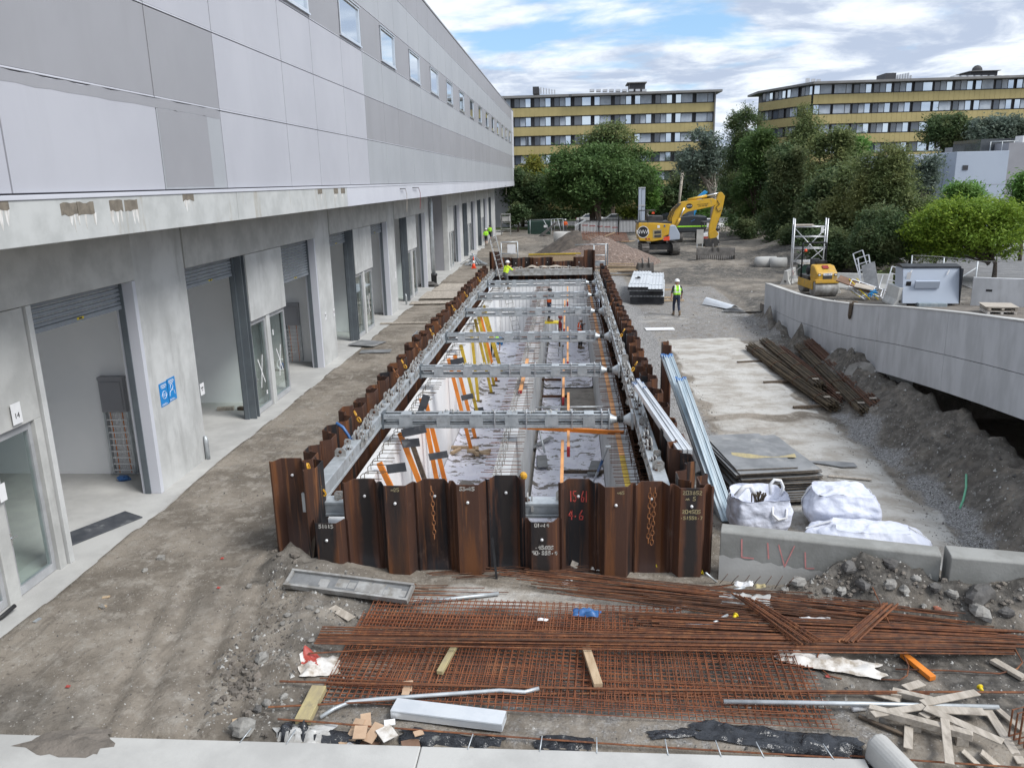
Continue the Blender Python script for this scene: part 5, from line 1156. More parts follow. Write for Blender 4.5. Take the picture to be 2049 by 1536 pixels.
# cardboard / tile pieces
for i,(a,b,w,h,rz,tl,m,l) in enumerate([(712,1462,.14,.30,-15,20,'cardboard','tall pink tan tile leaning left in the pile by the silver duct'),(733,1450,.13,.28,15,25,'cardboard','tall pink tan tile leaning right in the pile by the silver duct'),(748,1472,.14,.27,-25,20,'cardboard','tan tile leaning on the right of the tile pile'),(722,1480,.16,.2,5,10,'cardboard','small tan tile at the front of the tile pile'),(695,1488,.2,.1,30,4,'cardboard','flat tan tile scrap at the left of the tile pile'),(740,1490,.25,.1,-10,5,'brown_board','dark brown board scrap in front of the tile pile'),(775,1482,.2,.22,40,8,'white_dirty','crumpled white paper beside the tile pile'),(822,1492,.22,.16,20,8,'brown_board','folded brown board scrap right of the tile pile'),(705,1497,.2,.1,-30,6,'white_pl','white paper scrap at the slab edge'),(838,1478,.12,.08,30,8,'cardboard','small tan scrap under the silver duct'),(816,1376,.13,.20,5,8,'cardboard','upright tan tile lying on the mesh'),(812,1390,.1,.07,-5,4,'cardboard','small tan tile piece below the upright tile on the mesh'),(780,1448,.14,.10,15,6,'white_pl','white board scrap at the left end of the silver duct')]):
    p=gp(a,b,.05+.02*(i%4)); loose('tile_scrap',l,'tile',lambda q:q.box((0,0,.01),(w,h,.012)),mt[m],p,(R(tl),R(-4+i%5*2),R(rz)))
# plastic sheets
def crumple(name,label,cat,c,lx,ly,rz,amp,m,fr=4.5,seed=0,base=.02,edge=.2):
    co,si=math.cos(rz),math.sin(rz)
    def fn(u,v):
        r=1+edge*noise.noise(V((math.atan2(v-.5,u-.5)*2,seed,1.3)))
        x,y=(u-.5)*lx*r,(v-.5)*ly*r; wx,wy=x*co-y*si,x*si+y*co
        h=abs(noise.noise(V((wx*fr+seed,wy*fr,seed))))+.5*abs(noise.noise(V((wx*fr*2.7,wy*fr*2.7+seed,2))))
        e=min(u,1-u,v,1-v)*6; return (wx,wy,base+gh(c[0]+wx,c[1]+wy)-gh(c[0],c[1])+amp*h*min(1,e+.25))
    q=MB(); n=max(14,int(lx*16)); k=max(12,int(ly*16)); q.grid(fn,n,k); o=q.build(name,mt[m],None,smooth=True); o.location=(c[0],c[1],gh(c[0],c[1])); tag(o,label,cat); return o
def cr(name,label,cat,a,b,lx,ly,rz,amp,m,lift=0,**k):
    p=gp(a,b); o=crumple(name,label,cat,(p.x,p.y),lx,ly,rz,amp,m,**k); o.location.z+=lift; return o
cr('plastic_sheet','torn black plastic sheet along the slab edge right of the tile pile','plastic sheet',905,1492,1.3,.22,R(-3),.10,'plastic_black',seed=1)
cr('plastic_sheet','torn black plastic sheet in the middle of the slab edge','plastic sheet',1130,1496,.7,.18,R(-4),.09,'plastic_black',seed=2)
cr('plastic_sheet','muddy black plastic sheet in front of the right end of the mesh','plastic sheet',1560,1484,2.0,.36,R(-7),.14,'plastic_black',seed=3)
cr('plastic_sheet','small black plastic scrap at the corner of the muddy sheet','plastic sheet',1345,1472,.6,.16,R(8),.08,'plastic_black',seed=4)
cr('plastic_sheet','crumpled grey clear plastic under the foot of the big timber','plastic sheet',608,1486,.75,.30,R(10),.10,'plastic_clear',seed=5)
cr('plastic_sheet','black plastic wrap at the near end of the big timber','plastic sheet',590,1462,.35,.22,R(10),.10,'plastic_black',seed=6)
cr('plastic_sheet','thin black film at the slab edge left of the tile pile','plastic sheet',655,1478,.9,.25,R(0),.05,'plastic_black',seed=7)
cr('plastic_bag','clear plastic bag lying on the bars below the barrier','bag',1492,1225,.75,.35,R(-10),.14,'plastic_clear',lift=.16,seed=8)
cr('woven_bag','dirty white woven bag under the right end of the long bundle','bag',1660,1335,1.35,.36,R(-14),.16,'white_dirty',lift=.02,seed=9,fr=4)
cr('woven_bag','muddy white bag with printed loop at the left edge of the mesh','bag',640,1340,.55,.42,R(20),.10,'white_dirty',seed=10)
cr('plastic_rag','torn red plastic rag beside the muddy white bag','rag',624,1325,.22,.20,R(0),.08,'red',lift=.02,seed=11)
cr('plastic_rag','blue crumpled strap bundle on the mesh','rag',1174,1243,.42,.22,R(-8),.12,'blue_plastic',lift=.10,seed=12,fr=7)
cr('litter','white crumpled wrapper on the bars below the barrier','litter',1487,1187,.28,.16,R(-8),.10,'white_pl',lift=.14,seed=13,fr=6)
cr('litter','green and white crisp packet on the bars below the barrier','litter',1520,1193,.16,.14,R(-8),.08,'timber_yellow',lift=.14,seed=14,fr=6)
cr('litter','pale foil wrapper near the foot of the front piles','litter',1195,1145,.22,.14,R(-8),.07,'white_dirty',lift=.03,seed=15,fr=6)
cr('litter','white paper scrap lying on the mesh','litter',1086,1255,.16,.08,R(-8),.03,'white_pl',lift=.12,seed=16,fr=6)
cr('litter','white strip of plastic between the bar layers','litter',1630,1258,.45,.08,R(-2),.04,'white_pl',lift=.12,seed=17,fr=6)
for i,(a,b,l) in enumerate([(137,1378,'small red scrap on the open dirt at the left'),(438,1180,'red scrap on the dirt near the grey form panel'),(1655,1358,'small red brick chip by the dirty woven bag'),(445,1120,'tiny orange scrap near the dirt mound')]):
    cr('litter',l,'litter',a,b,.06,.05,0,.04,'red',seed=20+i,fr=9)
for i,(a,b,l) in enumerate([(213,1198,'pale timber chip on the dirt near the slab'),(206,1216,'grey stone chip on the dirt near the slab'),(75,1243,'flat grey scrap beside the slab edge'),(470,1448,'yellow leaf shaped scrap near the lower left rock')]):
    p=gp(a,b); loose('scrap',l,'scrap',lambda q:q.box((0,0,.012),(.12,.06,.015)),mt['timber' if i!=2 else 'galv'],p,R(20+i*30))
# yellow caps, orange peg
for i,(a,b,l) in enumerate([(1308,1131,'yellow plastic cap at the foot of the front piles'),(1398,1148,'yellow plastic cap at the foot of the right corner pile'),(1468,1237,'yellow plastic cap on the clear plastic bag'),(1965,1383,'yellow plastic cap by the pallet planks')]):
    p=gp(a,b,[.02,.02,.22,.06][i]); loose('plastic_stopper',l,'cap',lambda q:(q.lathe([(.022,0),(.025,.06)],n=10),q.lathe([(.042,.06),(.042,.072)],n=10)),mt['yellow_plastic'],p,(R(80),0,R(60+i*40)))
p=gp(1597,1150,.1); loose('marker_peg','orange plastic peg lying on the dirt heap by the barrier','peg',lambda q:q.lathe([(.02,0),(.035,.05),(.035,.2),(.0,.23)],n=8),mt['orange_cone'],p,(R(80),0,R(-60)))
# rocks
RK=[(1600,1175,.12,'stone','largest pale boulder in front of the barrier'),(1570,1185,.07,'stone','small pale stone left of the largest boulder'),(1655,1187,.05,'stone','round brown pebble in the middle of the heap'),(1683,1190,.075,'stone','round pale cobble in the middle of the heap'),(1725,1180,.10,'stone_dark','dark rock in the middle of the heap'),(1780,1175,.10,'stone','grey angular rock on the heap'),(1808,1183,.08,'stone','flat tan rock on the heap'),(1833,1160,.06,'stone','small tan cobble high on the heap'),(1872,1185,.09,'stone_dark','dark rock below the gap between the barriers'),(1905,1195,.08,'stone','pale cobble near the gap between the barriers'),
(1960,1205,.19,'stone_dark','biggest dark layered rock at the right of the heap'),(1958,1232,.14,'stone','wide pale rock in front of the dark layered rock'),(2015,1232,.09,'stone_dark','dark rock right of the layered rock'),(1848,1215,.045,'stone','small pale pebble on the lower heap'),(1875,1222,.05,'brick','red brick fragment on the lower heap'),(1700,1150,.12,'stone_dark','dark clod at the top of the heap'),(1780,1140,.10,'stone_dark','dark clod on the crest below the HC chalk'),
(490,1460,.13,'stone','brown double lobed rock near the near slab'),(527,1322,.10,'stone','angular grey lump left of the mesh'),(535,1410,.06,'stone','white pointed stone left of the mesh'),(568,1398,.05,'stone','small white stone left of the mesh'),(517,1423,.06,'stone_dark','dark wedge stone beside the white pointed stone'),(576,1233,.055,'stone','pale stone high on the dirt ridge'),(565,1252,.045,'stone','grey stone on the dirt ridge'),(620,1220,.06,'stone','stone by the grey board'),(635,1228,.035,'stone','small stone by the grey board'),(513,1280,.045,'stone','stone on the dirt ridge crest'),(624,1285,.04,'stone','white stone near the bar ends'),(498,1175,.05,'stone','stone on the dirt below the mound'),(322,1120,.07,'stone','lone dark stone on the open dirt'),(290,1143,.045,'stone','small pale stone on the open dirt'),(205,1217,.05,'stone','grey stone on the open dirt near the slab'),(720,1236,.04,'stone','stone at the end of the grey board')]
for i,(a,b,r,m,l) in enumerate(RK):
    p=gp(a,b); q=MB(); q.ball((0,0,r*.4),(r*1.25,r*.9,r*.8),9,6,.55,1.3,None,i*3.1); o=q.build('rock',mt[m],None); o.location=p; o.rotation_euler=(0,0,i*1.3); tag(o,l,'rock')
# clods along the dirt ridge and mounds (uncountable)
q=MB(); rnd=random.Random(12)
for (a,b,sx,sy,n,s) in [(480,1365,35,45,150,.05),(600,1092,40,25,160,.05),(545,1275,40,60,90,.03),(1700,1165,110,35,150,.035),(1960,1190,80,35,110,.035),(520,1420,40,60,70,.03),(1560,1205,60,20,60,.03)]:
    for _ in range(n):
        p=gp(a+rnd.gauss(0,sx*.6),b+rnd.gauss(0,sy*.6)); r=s*(.25+rnd.random()**2); 
        if HX0<p.x<HX1 and p.y>12.5: continue
        q.ball((p.x,p.y,p.z+r*.2),(r*1.1,r,r*.8),6,4,.8,2,None,rnd.random()*50)
tag(q.build('clods',mt['earth']),'crumbly clods of earth on the dirt ridge and mounds','clods',kind='stuff')
# pallet planks at the right
PK=[((1738,1425),(1945,1482),.10,.09,.10,'long notched pallet bearer slanting across the plank pile'),((1745,1432),(1850,1415),.11,.02,.16,'board lying level on the near left of the plank pile'),((1850,1420),(2005,1495),.13,.02,.18,'broad grey board slanting down to the right'),((1975,1420),(2045,1530),.11,.02,.08,'nail studded board at the right of the plank pile'),((1815,1512),(1818,1455),.10,.02,.05,'short upright pale board at the bottom of the plank pile'),((1900,1530),(1890,1440),.10,.02,.20,'board pointing towards the slab in front of the bearer'),((1925,1505),(1965,1540),.08,.02,.03,'yellow board at the bottom picture edge'),((1740,1388),(1800,1405),.10,.02,.06,'short pale board at the back left of the plank pile'),((1785,1388),(1865,1408),.09,.08,.06,'bearer at the back of the plank pile'),((1845,1408),(1955,1388),.12,.02,.16,'board along the back of the plank pile'),((1860,1420),(1970,1428),.14,.02,.13,'wide pale board in the middle of the plank pile'),((1810,1380),(1845,1368),.13,.02,.10,'small board leaning at the back'),((1718,1435),(1810,1474),.05,.03,.02,'thin dark stake lying left of the plank pile'),((1995,1418),(2049,1465),.08,.02,.04,'board at the right picture edge'),((1960,1520),(2000,1540),.10,.03,.03,'pale stub at the bottom right'),((1845,1440),(1870,1428),.12,.05,.10,'short block joining the pallet boards'),((1985,1325),(2049,1362),.12,.05,.03,'grey timber at the right picture edge below the long bundle')]
for i,(a,b,w,h,l_,lab) in enumerate(PK):
    o=timb(lab,a,b,w,h,l_,'timber_grey' if i!=12 else 'timber_old','pallet_plank')
for i,(a,b,l) in enumerate([(1830,1462,'left square pallet block under the bearer'),(1923,1490,'right square pallet block under the bearer'),(1745,1442,'square pallet block under the level board'),(1790,1402,'square pallet block at the back of the plank pile')]):
    p=gp(a,b); loose('pallet_block',l,'timber',lambda q:q.box((0,0,.06),(.13,.11,.12)),mt['timber_grey'],p,R(-14),bevel=.005)
# concrete kerb block on the near slab
p=G(1755,1525,.1); t=loose('kerb_block','rounded grey concrete kerb end beside the near slab','kerb',lambda q:q.prism([(-.16,-.05),(.16,-.05),(.14,.20),(.05,.28),(-.05,.28),(-.14,.20)],-.9,.05,'y'),mt['concrete_light'],(3.62,8.22,.03),R(16),bevel=.04)
# ================= right side =================
# concrete barriers in the foreground
def barrier(label,p0,p1,h,th,writing=None):
    d=p1-p0; L=d.length; t=thing('concrete_barrier',label,'barrier',p0,math.atan2(d.y,d.x)); q=MB(); q.prism([(0,-.05),(th,-.05),(th,h-.03),(th-.03,h),(.03,h),(0,h-.03)],0,L,'x'); q.build('block',mt['barrier_concrete'],t,bevel=.015)
    return t,L
t,L=barrier('long concrete barrier block in front of the white bags, sprayed with pink letters',G(1437,1166,-.05),G(1871,1222,-.05),.97,.34)
q=MB()
n=30; e=[(L*.62*i/n, .42+.02*math.sin(i*1.7)+.10*(1-i/n)) for i in range(n+1)]
q.add([(x,-.004,.0) for x,z in e]+[(x,-.004,z) for x,z in e],[(i,i+1,n+2+i,n+1+i) for i in range(n)]); q.build('splashed_base',mt['concrete_light'],t)
def wr(txt,x,z,h,m,r): 
    q=MB(); strokes(q,txt,(x,-.007,z),(1,0,0),(0,0,1),h,r,.06,.95); q.build('lettering',mt[m],t)
wr('L',.34,.52,.36,'paint_pink',.012); wr('I',.72,.56,.30,'paint_pink',.012); wr('V',.95,.46,.38,'paint_pink',.010); wr('L',1.35,.48,.28,'paint_pink',.011); wr('W',2.2,.45,.12,'paint_pink',.009); wr('HCA',L-.62,.42,.22,'paint_white',.010)
t,L=barrier('plain concrete barrier block at the right picture edge beyond the dirt heap',G(1889,1229,-.02),G(2140,1256,-.02),1.0,.42)
# bulk bags
def bag(label,p,rx,ry,h,rz,seed,slump=0,lean=0):
    t=thing('bulk_bag',label,'bulk bag',(p.x,p.y,gh(p.x,p.y)),rz); q=MB(); nu,nv=40,22
    def fn(u,v):
        a=u*2*PI; c,s=math.cos(a),math.sin(a); k=max(abs(c),abs(s))**.62
        prof=(1-.10*(1-v)**3*2)*(1+.13*math.sin(PI*min(1,v*1.1)))*(1-slump*max(0,v-.55)**1.3*1.6)
        if v<.06: prof*=.9
        w=1+.09*noise.noise(V((c*2.2,s*2.2,v*2.4+seed)))+.05*noise.noise(V((c*5,s*5,v*7+seed)))
        z=h*v*(1+.14*noise.noise(V((c*1.5,s*1.5,seed+3)))*v)
        return (c/k*rx*prof*w+lean*v,s/k*ry*prof*w,z)
    q.grid(fn,nu,nv)
    top=[fn(i/nu,1) for i in range(nu)]; cx=sum(p[0] for p in top)/nu; cy=sum(p[1] for p in top)/nu; cz=sum(p[2] for p in top)/nu
    def tf(u,v): 
        a=fn(u,1); r=1-v; return (cx+(a[0]-cx)*r,cy+(a[1]-cy)*r,a[2]*r+(cz+.10*h)*(1-r)*1.0+.10*h*noise.noise(V((a[0]*4*r+seed,a[1]*4*r,seed)))*(1-r*r) if slump else a[2]-(.34*h)*min(1,v*2.2))
    q.grid(tf,nu,8); o=q.build('bag',mt['white_fabric'],t,smooth=True); s=o.modifiers.new('s','SUBSURF'); s.levels=2; s.render_levels=2
    tx=bpy.data.textures.new('crease','CLOUDS'); tx.noise_scale=.22; dm=o.modifiers.new('d','DISPLACE'); dm.texture=tx; dm.strength=.07; dm.mid_level=.5
    for f in (.05,.45):
        q=MB()
        P=[V(fn(f,v))*1.02 for v in (.05,.3,.6,.85,1)]; 
        for a,b in zip(P[:-1],P[1:]): q.bar(a,b,.06,.012,(a.x,a.y,0))
        q.build('strap',mt['white_pl'],t)
    return t,fn
p=G(1520,1075); p.y=14.35; t,fn=bag('open white bulk bag holding steel rods, with a standing loop handle',p,.52,.42,.86,R(5),2)
q=MB(); rnd=random.Random(1)
for i in range(16): q.tube((-.05+rnd.uniform(-.14,.12),rnd.uniform(-.14,.12),.3),(-.02+rnd.uniform(-.16,.14),rnd.uniform(-.14,.1),.88),.013,5)
o=q.build('steel_rods',mt['rebar_olive']); o.location=t.location; tag(o,'dark steel rods standing inside the open white bulk bag','rods')
q=MB(); q.path([(.22,.05,.80),(.20,.05,1.0),(.28,.05,1.10),(.40,.05,1.08),(.46,.05,.95),(.42,.05,.78)],[.03]*6,6); q.build('loop_handle',mt['white_pl'],t); q=MB(); q.path([(-.46,0,.80),(-.30,.02,.98),(-.18,.02,1.0),(-.1,.02,.82)],.05,6); q.build('loop_handle',mt['white_pl'],t); q=MB(); q.path([(.12,-.40,.75),(.10,-.46,.62),(.2,-.5,.52),(.36,-.48,.55),(.38,-.42,.7)],.025,6); q.build('loop_handle',mt['white_pl'],t)
p=G(1668,1030); p.y=14.75; p.x-=.05; bag('full white bulk bag, widest of the three, with crossed straps',p,.64,.50,.74,R(-4),7,.28)
p=G(1712,1075); p.y=13.6; bag('low collapsed white bulk bag lying against the barrier',p,.95,.45,.52,R(-10),11,.55,.0)
# stack of formply sheets
c=V((4.18,16.95,0))
ST0=gh(c.x,c.y)+.02; rnd=random.Random(8); nS=21
for i in range(nS):
    z=ST0+.08+i*.033; dx,dy=rnd.uniform(-.07,.07),rnd.uniform(-.06,.06); 
    if i==nS-1: dx,dy=-.2,.04
    if i<5: dx+=.25; dy-=.12
    lab='grey plywood sheet inside the big sheet stack behind the white bags' if i<nS-1 else 'top sheet of the plywood stack with a yellowish stain'
    q=MB(); q.box((0,0,0),(1.75 if i<nS-1 else 1.3,2.35 if i<nS-1 else 2.3,.021),None,0); q.v=[tuple(v) for v in q.v]
    for k,f in enumerate(q.f):
        nrm=(V(q.v[f[1]])-V(q.v[f[0]])).cross(V(q.v[f[2]])-V(q.v[f[1]])); q.m[k]=0 if abs(nrm.z)>abs(nrm.x)+abs(nrm.y) else 1
    o=q.build('plywood_sheet',[mt['ply_dark'],mt['ply_edge']]); o.location=(c.x+dx,c.y+dy,z); o.rotation_euler=(0,0,R(8)+rnd.uniform(-.03,.03)); tag(o,lab,'plywood sheet','plywood sheets in the stack' if i<nS-1 else None)
q=MB(); 
def stain(u,v):
    x=-.55+1.35*u; y=-.35+.6*u*u-.55*u+.16*(v-.5)*(1+.8*math.sin(u*7)); return (x,y+.2,0)
q.grid(stain,16,3); o=q.build('rust_stain',mt['timber_yellow']); o.location=(c.x-.05,c.y-.1,ST0+.08+(nS-1)*.033+.0118); o.rotation_euler=(0,0,R(-7)); tag(o,'yellowish stain on the top plywood sheet','stain')
for i in range(3): loose('timber_bearer','timber bearer under the plywood stack','timber',lambda q:q.box((0,0,0),(.09,1.9,.08)),mt['timber_grey'],(c.x-.9+.9*i,c.y-.1,ST0+.02),R(-7),'bearers under the plywood stack')
loose('formply_board','grey board leaning on the left side of the plywood stack','board',lambda q:q.box((0,0,0),(.9,1.6,.02)),mt['ply_dark'],(c.x-1.45,c.y+.45,ST0+.28),(0,R(-32),R(-7)))
p=G(1673,931); loose('ply_offcut','pointed brown ply offcut lying right of the plywood stack','board',lambda q:q.prism([(-.75,.12),(.1,-.18),(.45,-.1),(.42,.14),(.05,.2)],0,.02,'z'),mt['ply_dark'],(p.x,p.y,gh(p.x,p.y)+.02),R(-8))
loose('ply_offcut','narrow yellowish strip lying behind the white bags','timber',lambda q:q.box((0,0,0),(.9,.1,.02)),mt['timber_grey'],gz(G(1700,958),.03),R(-14))
# rebar bundles on the slab
def bundle(label,a,b,r,n,m,lift=.10,group=None):
    p0=gp(a[0],a[1],0); p1=gp(b[0],b[1],0); p0.z+=lift; p1.z+=lift; d=p1-p0; L=d.length
    t=thing('rebar_bundle',label,'rebar bundle',p0,math.atan2(d.y,d.x)-PI/2); q=MB(); rnd=random.Random(n)
    for i in range(n):
        k=math.sqrt((i+.5)/n); an=i*2.4; x,z=r*1.25*k*math.cos(an),r*.8*k*math.sin(an); e0,e1=rnd.uniform(-.10,.1),rnd.uniform(-.12,.12); tw=rnd.uniform(-.03,.03)
        q.path([(x,e0,z),(x*1.05+tw,L*.5,z*.95),(x-tw*.6,L+e1,z)],.021,5)
    q.build('bars',mt[m],t)
    for f in (.12,.4,.66,.9):
        q=MB(); q.path([(r*1.3*math.cos(k*PI/5),L*f+.02*math.sin(k),r*.86*math.sin(k*PI/5)) for k in range(11)],.012,4); q.build('tie_wire',mt['rust_dark'],t)
    q=MB(); q.box((r*.3,L*.95,r*.85),(.18,.1,.02)); q.build('tag',mt['timber_grey'],t); return t
bundle('nearest olive brown rebar bundle, reaching lowest in the picture',(1502,702),(1668,826),.20,34,'rebar_olive',.16)
bundle('yellowish rebar bundle lying on top of the nearest bundle',(1528,700),(1640,795),.17,30,'rebar_olive',.34)
bundle('dark rebar bundle between the two pairs',(1560,705),(1690,802),.16,26,'rust_dark',.16)
bundle('red brown rebar bundle crossing over the right pair',(1598,705),(1735,822),.17,30,'rebar_olive',.22)
bundle('rightmost rebar bundle beside the leaning rock slab',(1618,700),(1760,810),.18,30,'rust_dark',.20)
for i,(a,b,l) in enumerate([(1512,722,'far timber bearer under the rebar bundles'),(1572,762,'middle timber bearer under the rebar bundles'),(1640,812,'near timber bearer under the rebar bundles')]):
    p=gp(a+30,b,.04); loose('timber_bearer',l,'timber',lambda q:q.box((0,0,0),(2.6,.1,.09)),mt['timber_old'],p,R(12))
p=gp(1712,775); q=MB(); q.ball((0,0,.5),(.66,.15,.58),14,9,.5,1.5,None,4); o=q.build('rock_slab',mt['stone_dark'] if 0 else mt['stone']); o.location=PX(1712,768,8.85)-V((0,0,.42)); o.rotation_euler=(R(-20),R(10),R(-58)); d=o.modifiers.new('d','DECIMATE'); d.ratio=.5; tag(o,'large flat grey rock slab leaning on the ramp wall','rock')
# metal deck stack
p0=G(1292,610); 
TB=[(0,.42,'lowest bundle of bluish metal decking sheets in the stack'),(.44,.28,'middle bundle of bluish metal decking sheets in the stack'),(.74,.20,'left top bundle of bluish metal decking sheets'),(.74,.14,'right top bundle of bluish metal decking sheets, set slightly lower')]
for i,(z,h,l) in enumerate(TB):
    x0,x1=(-.95,.85) if i<2 else ((-1.0,.1) if i==2 else (.13,.92)); y0=.0 if i!=3 else -.35
    t=thing('metal_decking',l,'decking',(p0.x+.12-.05*i,43.0,gh(4,43)+.05),R(-7)); q=MB(); n=int(h/.045); Ld=7.5
    prof=[]; xs=x0
    q.b2((x0,y0,z),(x1,y0+Ld,z+h-.03))
    x=x0
    while x<x1-.05: q.prism([(x,z+h-.03),(x+.02,z+h+.0),(x+.05,z+h+.0),(x+.07,z+h-.03)],y0,y0+Ld,'y'); x+=.18
    q.build('sheets',mt['duct_metal'],t); q=MB(); q.b2((x0-.004,y0-.012,z+.01),(x1+.004,y0-.001,z+h-.035)); q.build('sheet_ends',mt['black_plastic'],t)
    for yy in (1.2,5.6): q=MB(); q.b2((x0-.01,yy,z),(x1+.01,yy+.03,z+h+.006)); q.build('strap',mt['galv'],t)
for i in range(3): loose('timber_bearer','pale timber bearer poking out right of the metal decking stack','timber',lambda q:q.box((0,0,0),(2.6,.1,.09)),mt['timber'],(p0.x+.9,44+i*1.1,.08+.3*(i>1)),R(3),'bearers under the metal decking')
loose('clamp','small dark metal fitting lying on top of the metal decking','fitting',lambda q:(q.box((0,0,.05),(.3,.1,.06)),q.box((.05,0,.1),(.06,.25,.08))),mt['steel_dark'],(p0.x-.15,46.4,1.0),R(20))
# timber lengths by the decking
rnd=random.Random(21)
for i in range(22):
    p=G(1225+rnd.uniform(-15,22),540+rnd.uniform(-14,12)); 
    q=MB(); q.box((0,0,0),(2.6+rnd.random()*.8,.10,.07)); o=q.build('timber_length',mt['timber' if i%4 else 'timber_old']); o.location=(max(3.3,p.x+.3),p.y-1,.1+.07*(i%7)); o.rotation_euler=(R(rnd.uniform(-3,3)),R(rnd.uniform(-2,2)),R(rnd.uniform(-16,4))); tag(o,'pale timber length in the loose stack right of the far corner of the pit','timber','timber lengths stacked by the far corner of the pit')
p=PY(1110,508,50.6); loose('timber_beam','yellow topped timber beam propped over the far end piles','beam',lambda q:(q.box((0,0,0),(3.3,.12,.08),None,0),q.box((-.2,0,-.25),(3.0,.06,.42),None,1)),[mt['yellow_lvl'],mt['timber']],p,R(1))
p=PY(1065,522,50.4); loose('timber_beam','short pale timber lying on the far end piles','beam',lambda q:q.box((0,0,0),(.9,.3,.14)),mt['timber'],(p.x+.1,p.y,p.z-.35),R(1))
p=G(1090,480); loose('timber_plank','short plank bundle lying beyond the gravel heap','plank',lambda q:q.box((0,0,.05),(2.0,.4,.1)),mt['timber'],gz(G(1258,483),0),R(20))
# edge protection gates / pit access hoop
def hoop(label,a,b,y,w,h,rz,board):
    p=PY(a,b,y); t=thing('access_gate',label,'gate',p,rz); q=MB()
    for s in (-1,1): q.tube((s*w/2,0,0),(s*w/2,0,h),.035,8)
    q.tube((-w/2,0,h),(w/2,0,h),.035,8); q.tube((-w/2,0,h*.5),(w/2,0,h*.5),.03,8); q.tube((-w/2,0,h*.22),(w/2,0,h*.22),.03,8)
    if not board: q.path([(w/2,0,h),(w/2+.1,.5,h),(w/2+.1,.5,0)],.035,8); q.path([(-w/2,0,h),(-w/2-.2,.0,h),(-w/2-1.2,.1,h-.02)],.025,6)
    q.build('frame',mt['galv'],t); q=MB(); q.b2((-w/2,-.02,.0),(w/2,.02,h*.20)); q.build('kick_plate',mt['galv'],t)
    if board: q=MB(); q.b2((-w*.12,-.03,h*.52),(w*.38,-.01,h*.9)); q.build('sign_board',mt['white_pl'],t)
hoop('galvanised hoop gate standing on the right far corner of the pit',1200,532,50.6,.75,1.35,R(-5),False)
hoop('galvanised barrier gate with white board behind the long ladder',1020,530,51.0,1.05,1.45,R(4),True)
# ramp (concrete) on the right
XW=9.35
t=thing('concrete_ramp','raised concrete ramp with tall grey side wall along the right of the site','ramp',(XW,25,0)); o0=V(t.location)
ysr=[38.4,34.5,29.0,24.5,20.0,16.0,11.0]
up,lo=MB(),MB(); 
def slab(q,x0,x1,ya,yb,f0,f1):
    vs=[V((x,y,deck_z(y)+f))-o0 for y in (ya,yb) for x in (x0,x1) for f in (f0,f1)]
    q.add(vs,[(0,1,3,2),(4,6,7,5),(0,4,5,1),(2,3,7,6),(0,2,6,4),(1,5,7,3)])
fy=[]
for a,b in zip(ysr[:-1],ysr[1:]):
    n=max(1,int((a-b)/1.5)); pts=[a-(a-b)*i/n for i in range(n+1)]
    for i,(p,q_) in enumerate(zip(pts[:-1],pts[1:])):
        g0=.012 if i==0 else 0; slab(up,XW,XW+.2,q_,p-g0,.012,1.07); slab(lo,XW,XW+.2,q_,p-g0,-.92,-.004)
cap=MB()
for i in range(36): a=38.4-27.4*i/36; b=38.4-27.4*(i+1)/36; slab(cap,XW-.012,XW+.23,b,a,1.07,1.10)
up.build('side_wall',mt['ramp_wall'],t); lo.build('side_wall',mt['ramp_wall'],t); cap.build('coping',mt['concrete_light'],t)
q=MB(); 
for i in range(42): a=40-29*i/42; b=40-29*(i+1)/42; slab(q,XW+.2,22,b,a,-.35,0)
q.build('deck',mt['earth'],t)
q=MB(); p=PX(1765,800,XW+.35); y=p.y; q.b2(V((XW-.05,y-.28,-.5))-o0,V((XW+1.1,y+.28,deck_z(y)-.86))-o0); q.prism([(XW-.3-o0.x,.35),(XW+.0-o0.x,.35),(XW+.0-o0.x,.85)],y-.28-o0.y,y+.28-o0.y,'y'); q.build('support_pier',mt['concrete_light'],t)
q=MB(); q.b2(V((16,10,-.6))-o0,V((16.3,30,.9))-o0); q.build('inner_wall',mt['concrete'],t)
p=PX(1707,618,XW); q=MB(); 
for s in (0,.06): q.path([(.12,s,.10),(.02,s,.12),(-.04,s,.02),(-.05,s+.03,-.30),(-.05,s+.10,-.46),(-.05,s+.16,-.36),(-.04,s+.12,.05)],.03,6)
o=q.build('lifting_strap',mt['timber_old']); o.location=(XW,p.y,deck_z(p.y)+1.06); tag(o,'dark lifting strap draped over the top of the ramp wall','strap')
# far parapet
p0=PY(1948,555,37.6); p1=PY(2120,575,36.2); z0=.35; t=thing('concrete_wall','pale concrete parapet wall at the right picture edge behind the pallets','wall',(p0.x,p0.y,0),math.atan2(p1.y-p0.y,p1.x-p0.x)); q=MB(); q.b2((0,0,z0),((p1-p0).length,.2,p0.z)); q.build('wall',mt['ramp_wall'],t,bevel=.01); q=MB(); q.b2((.55,-.006,p0.z-.62),(.8,.02,p0.z-.52)); q.build('slot',mt['paint_black'],t)
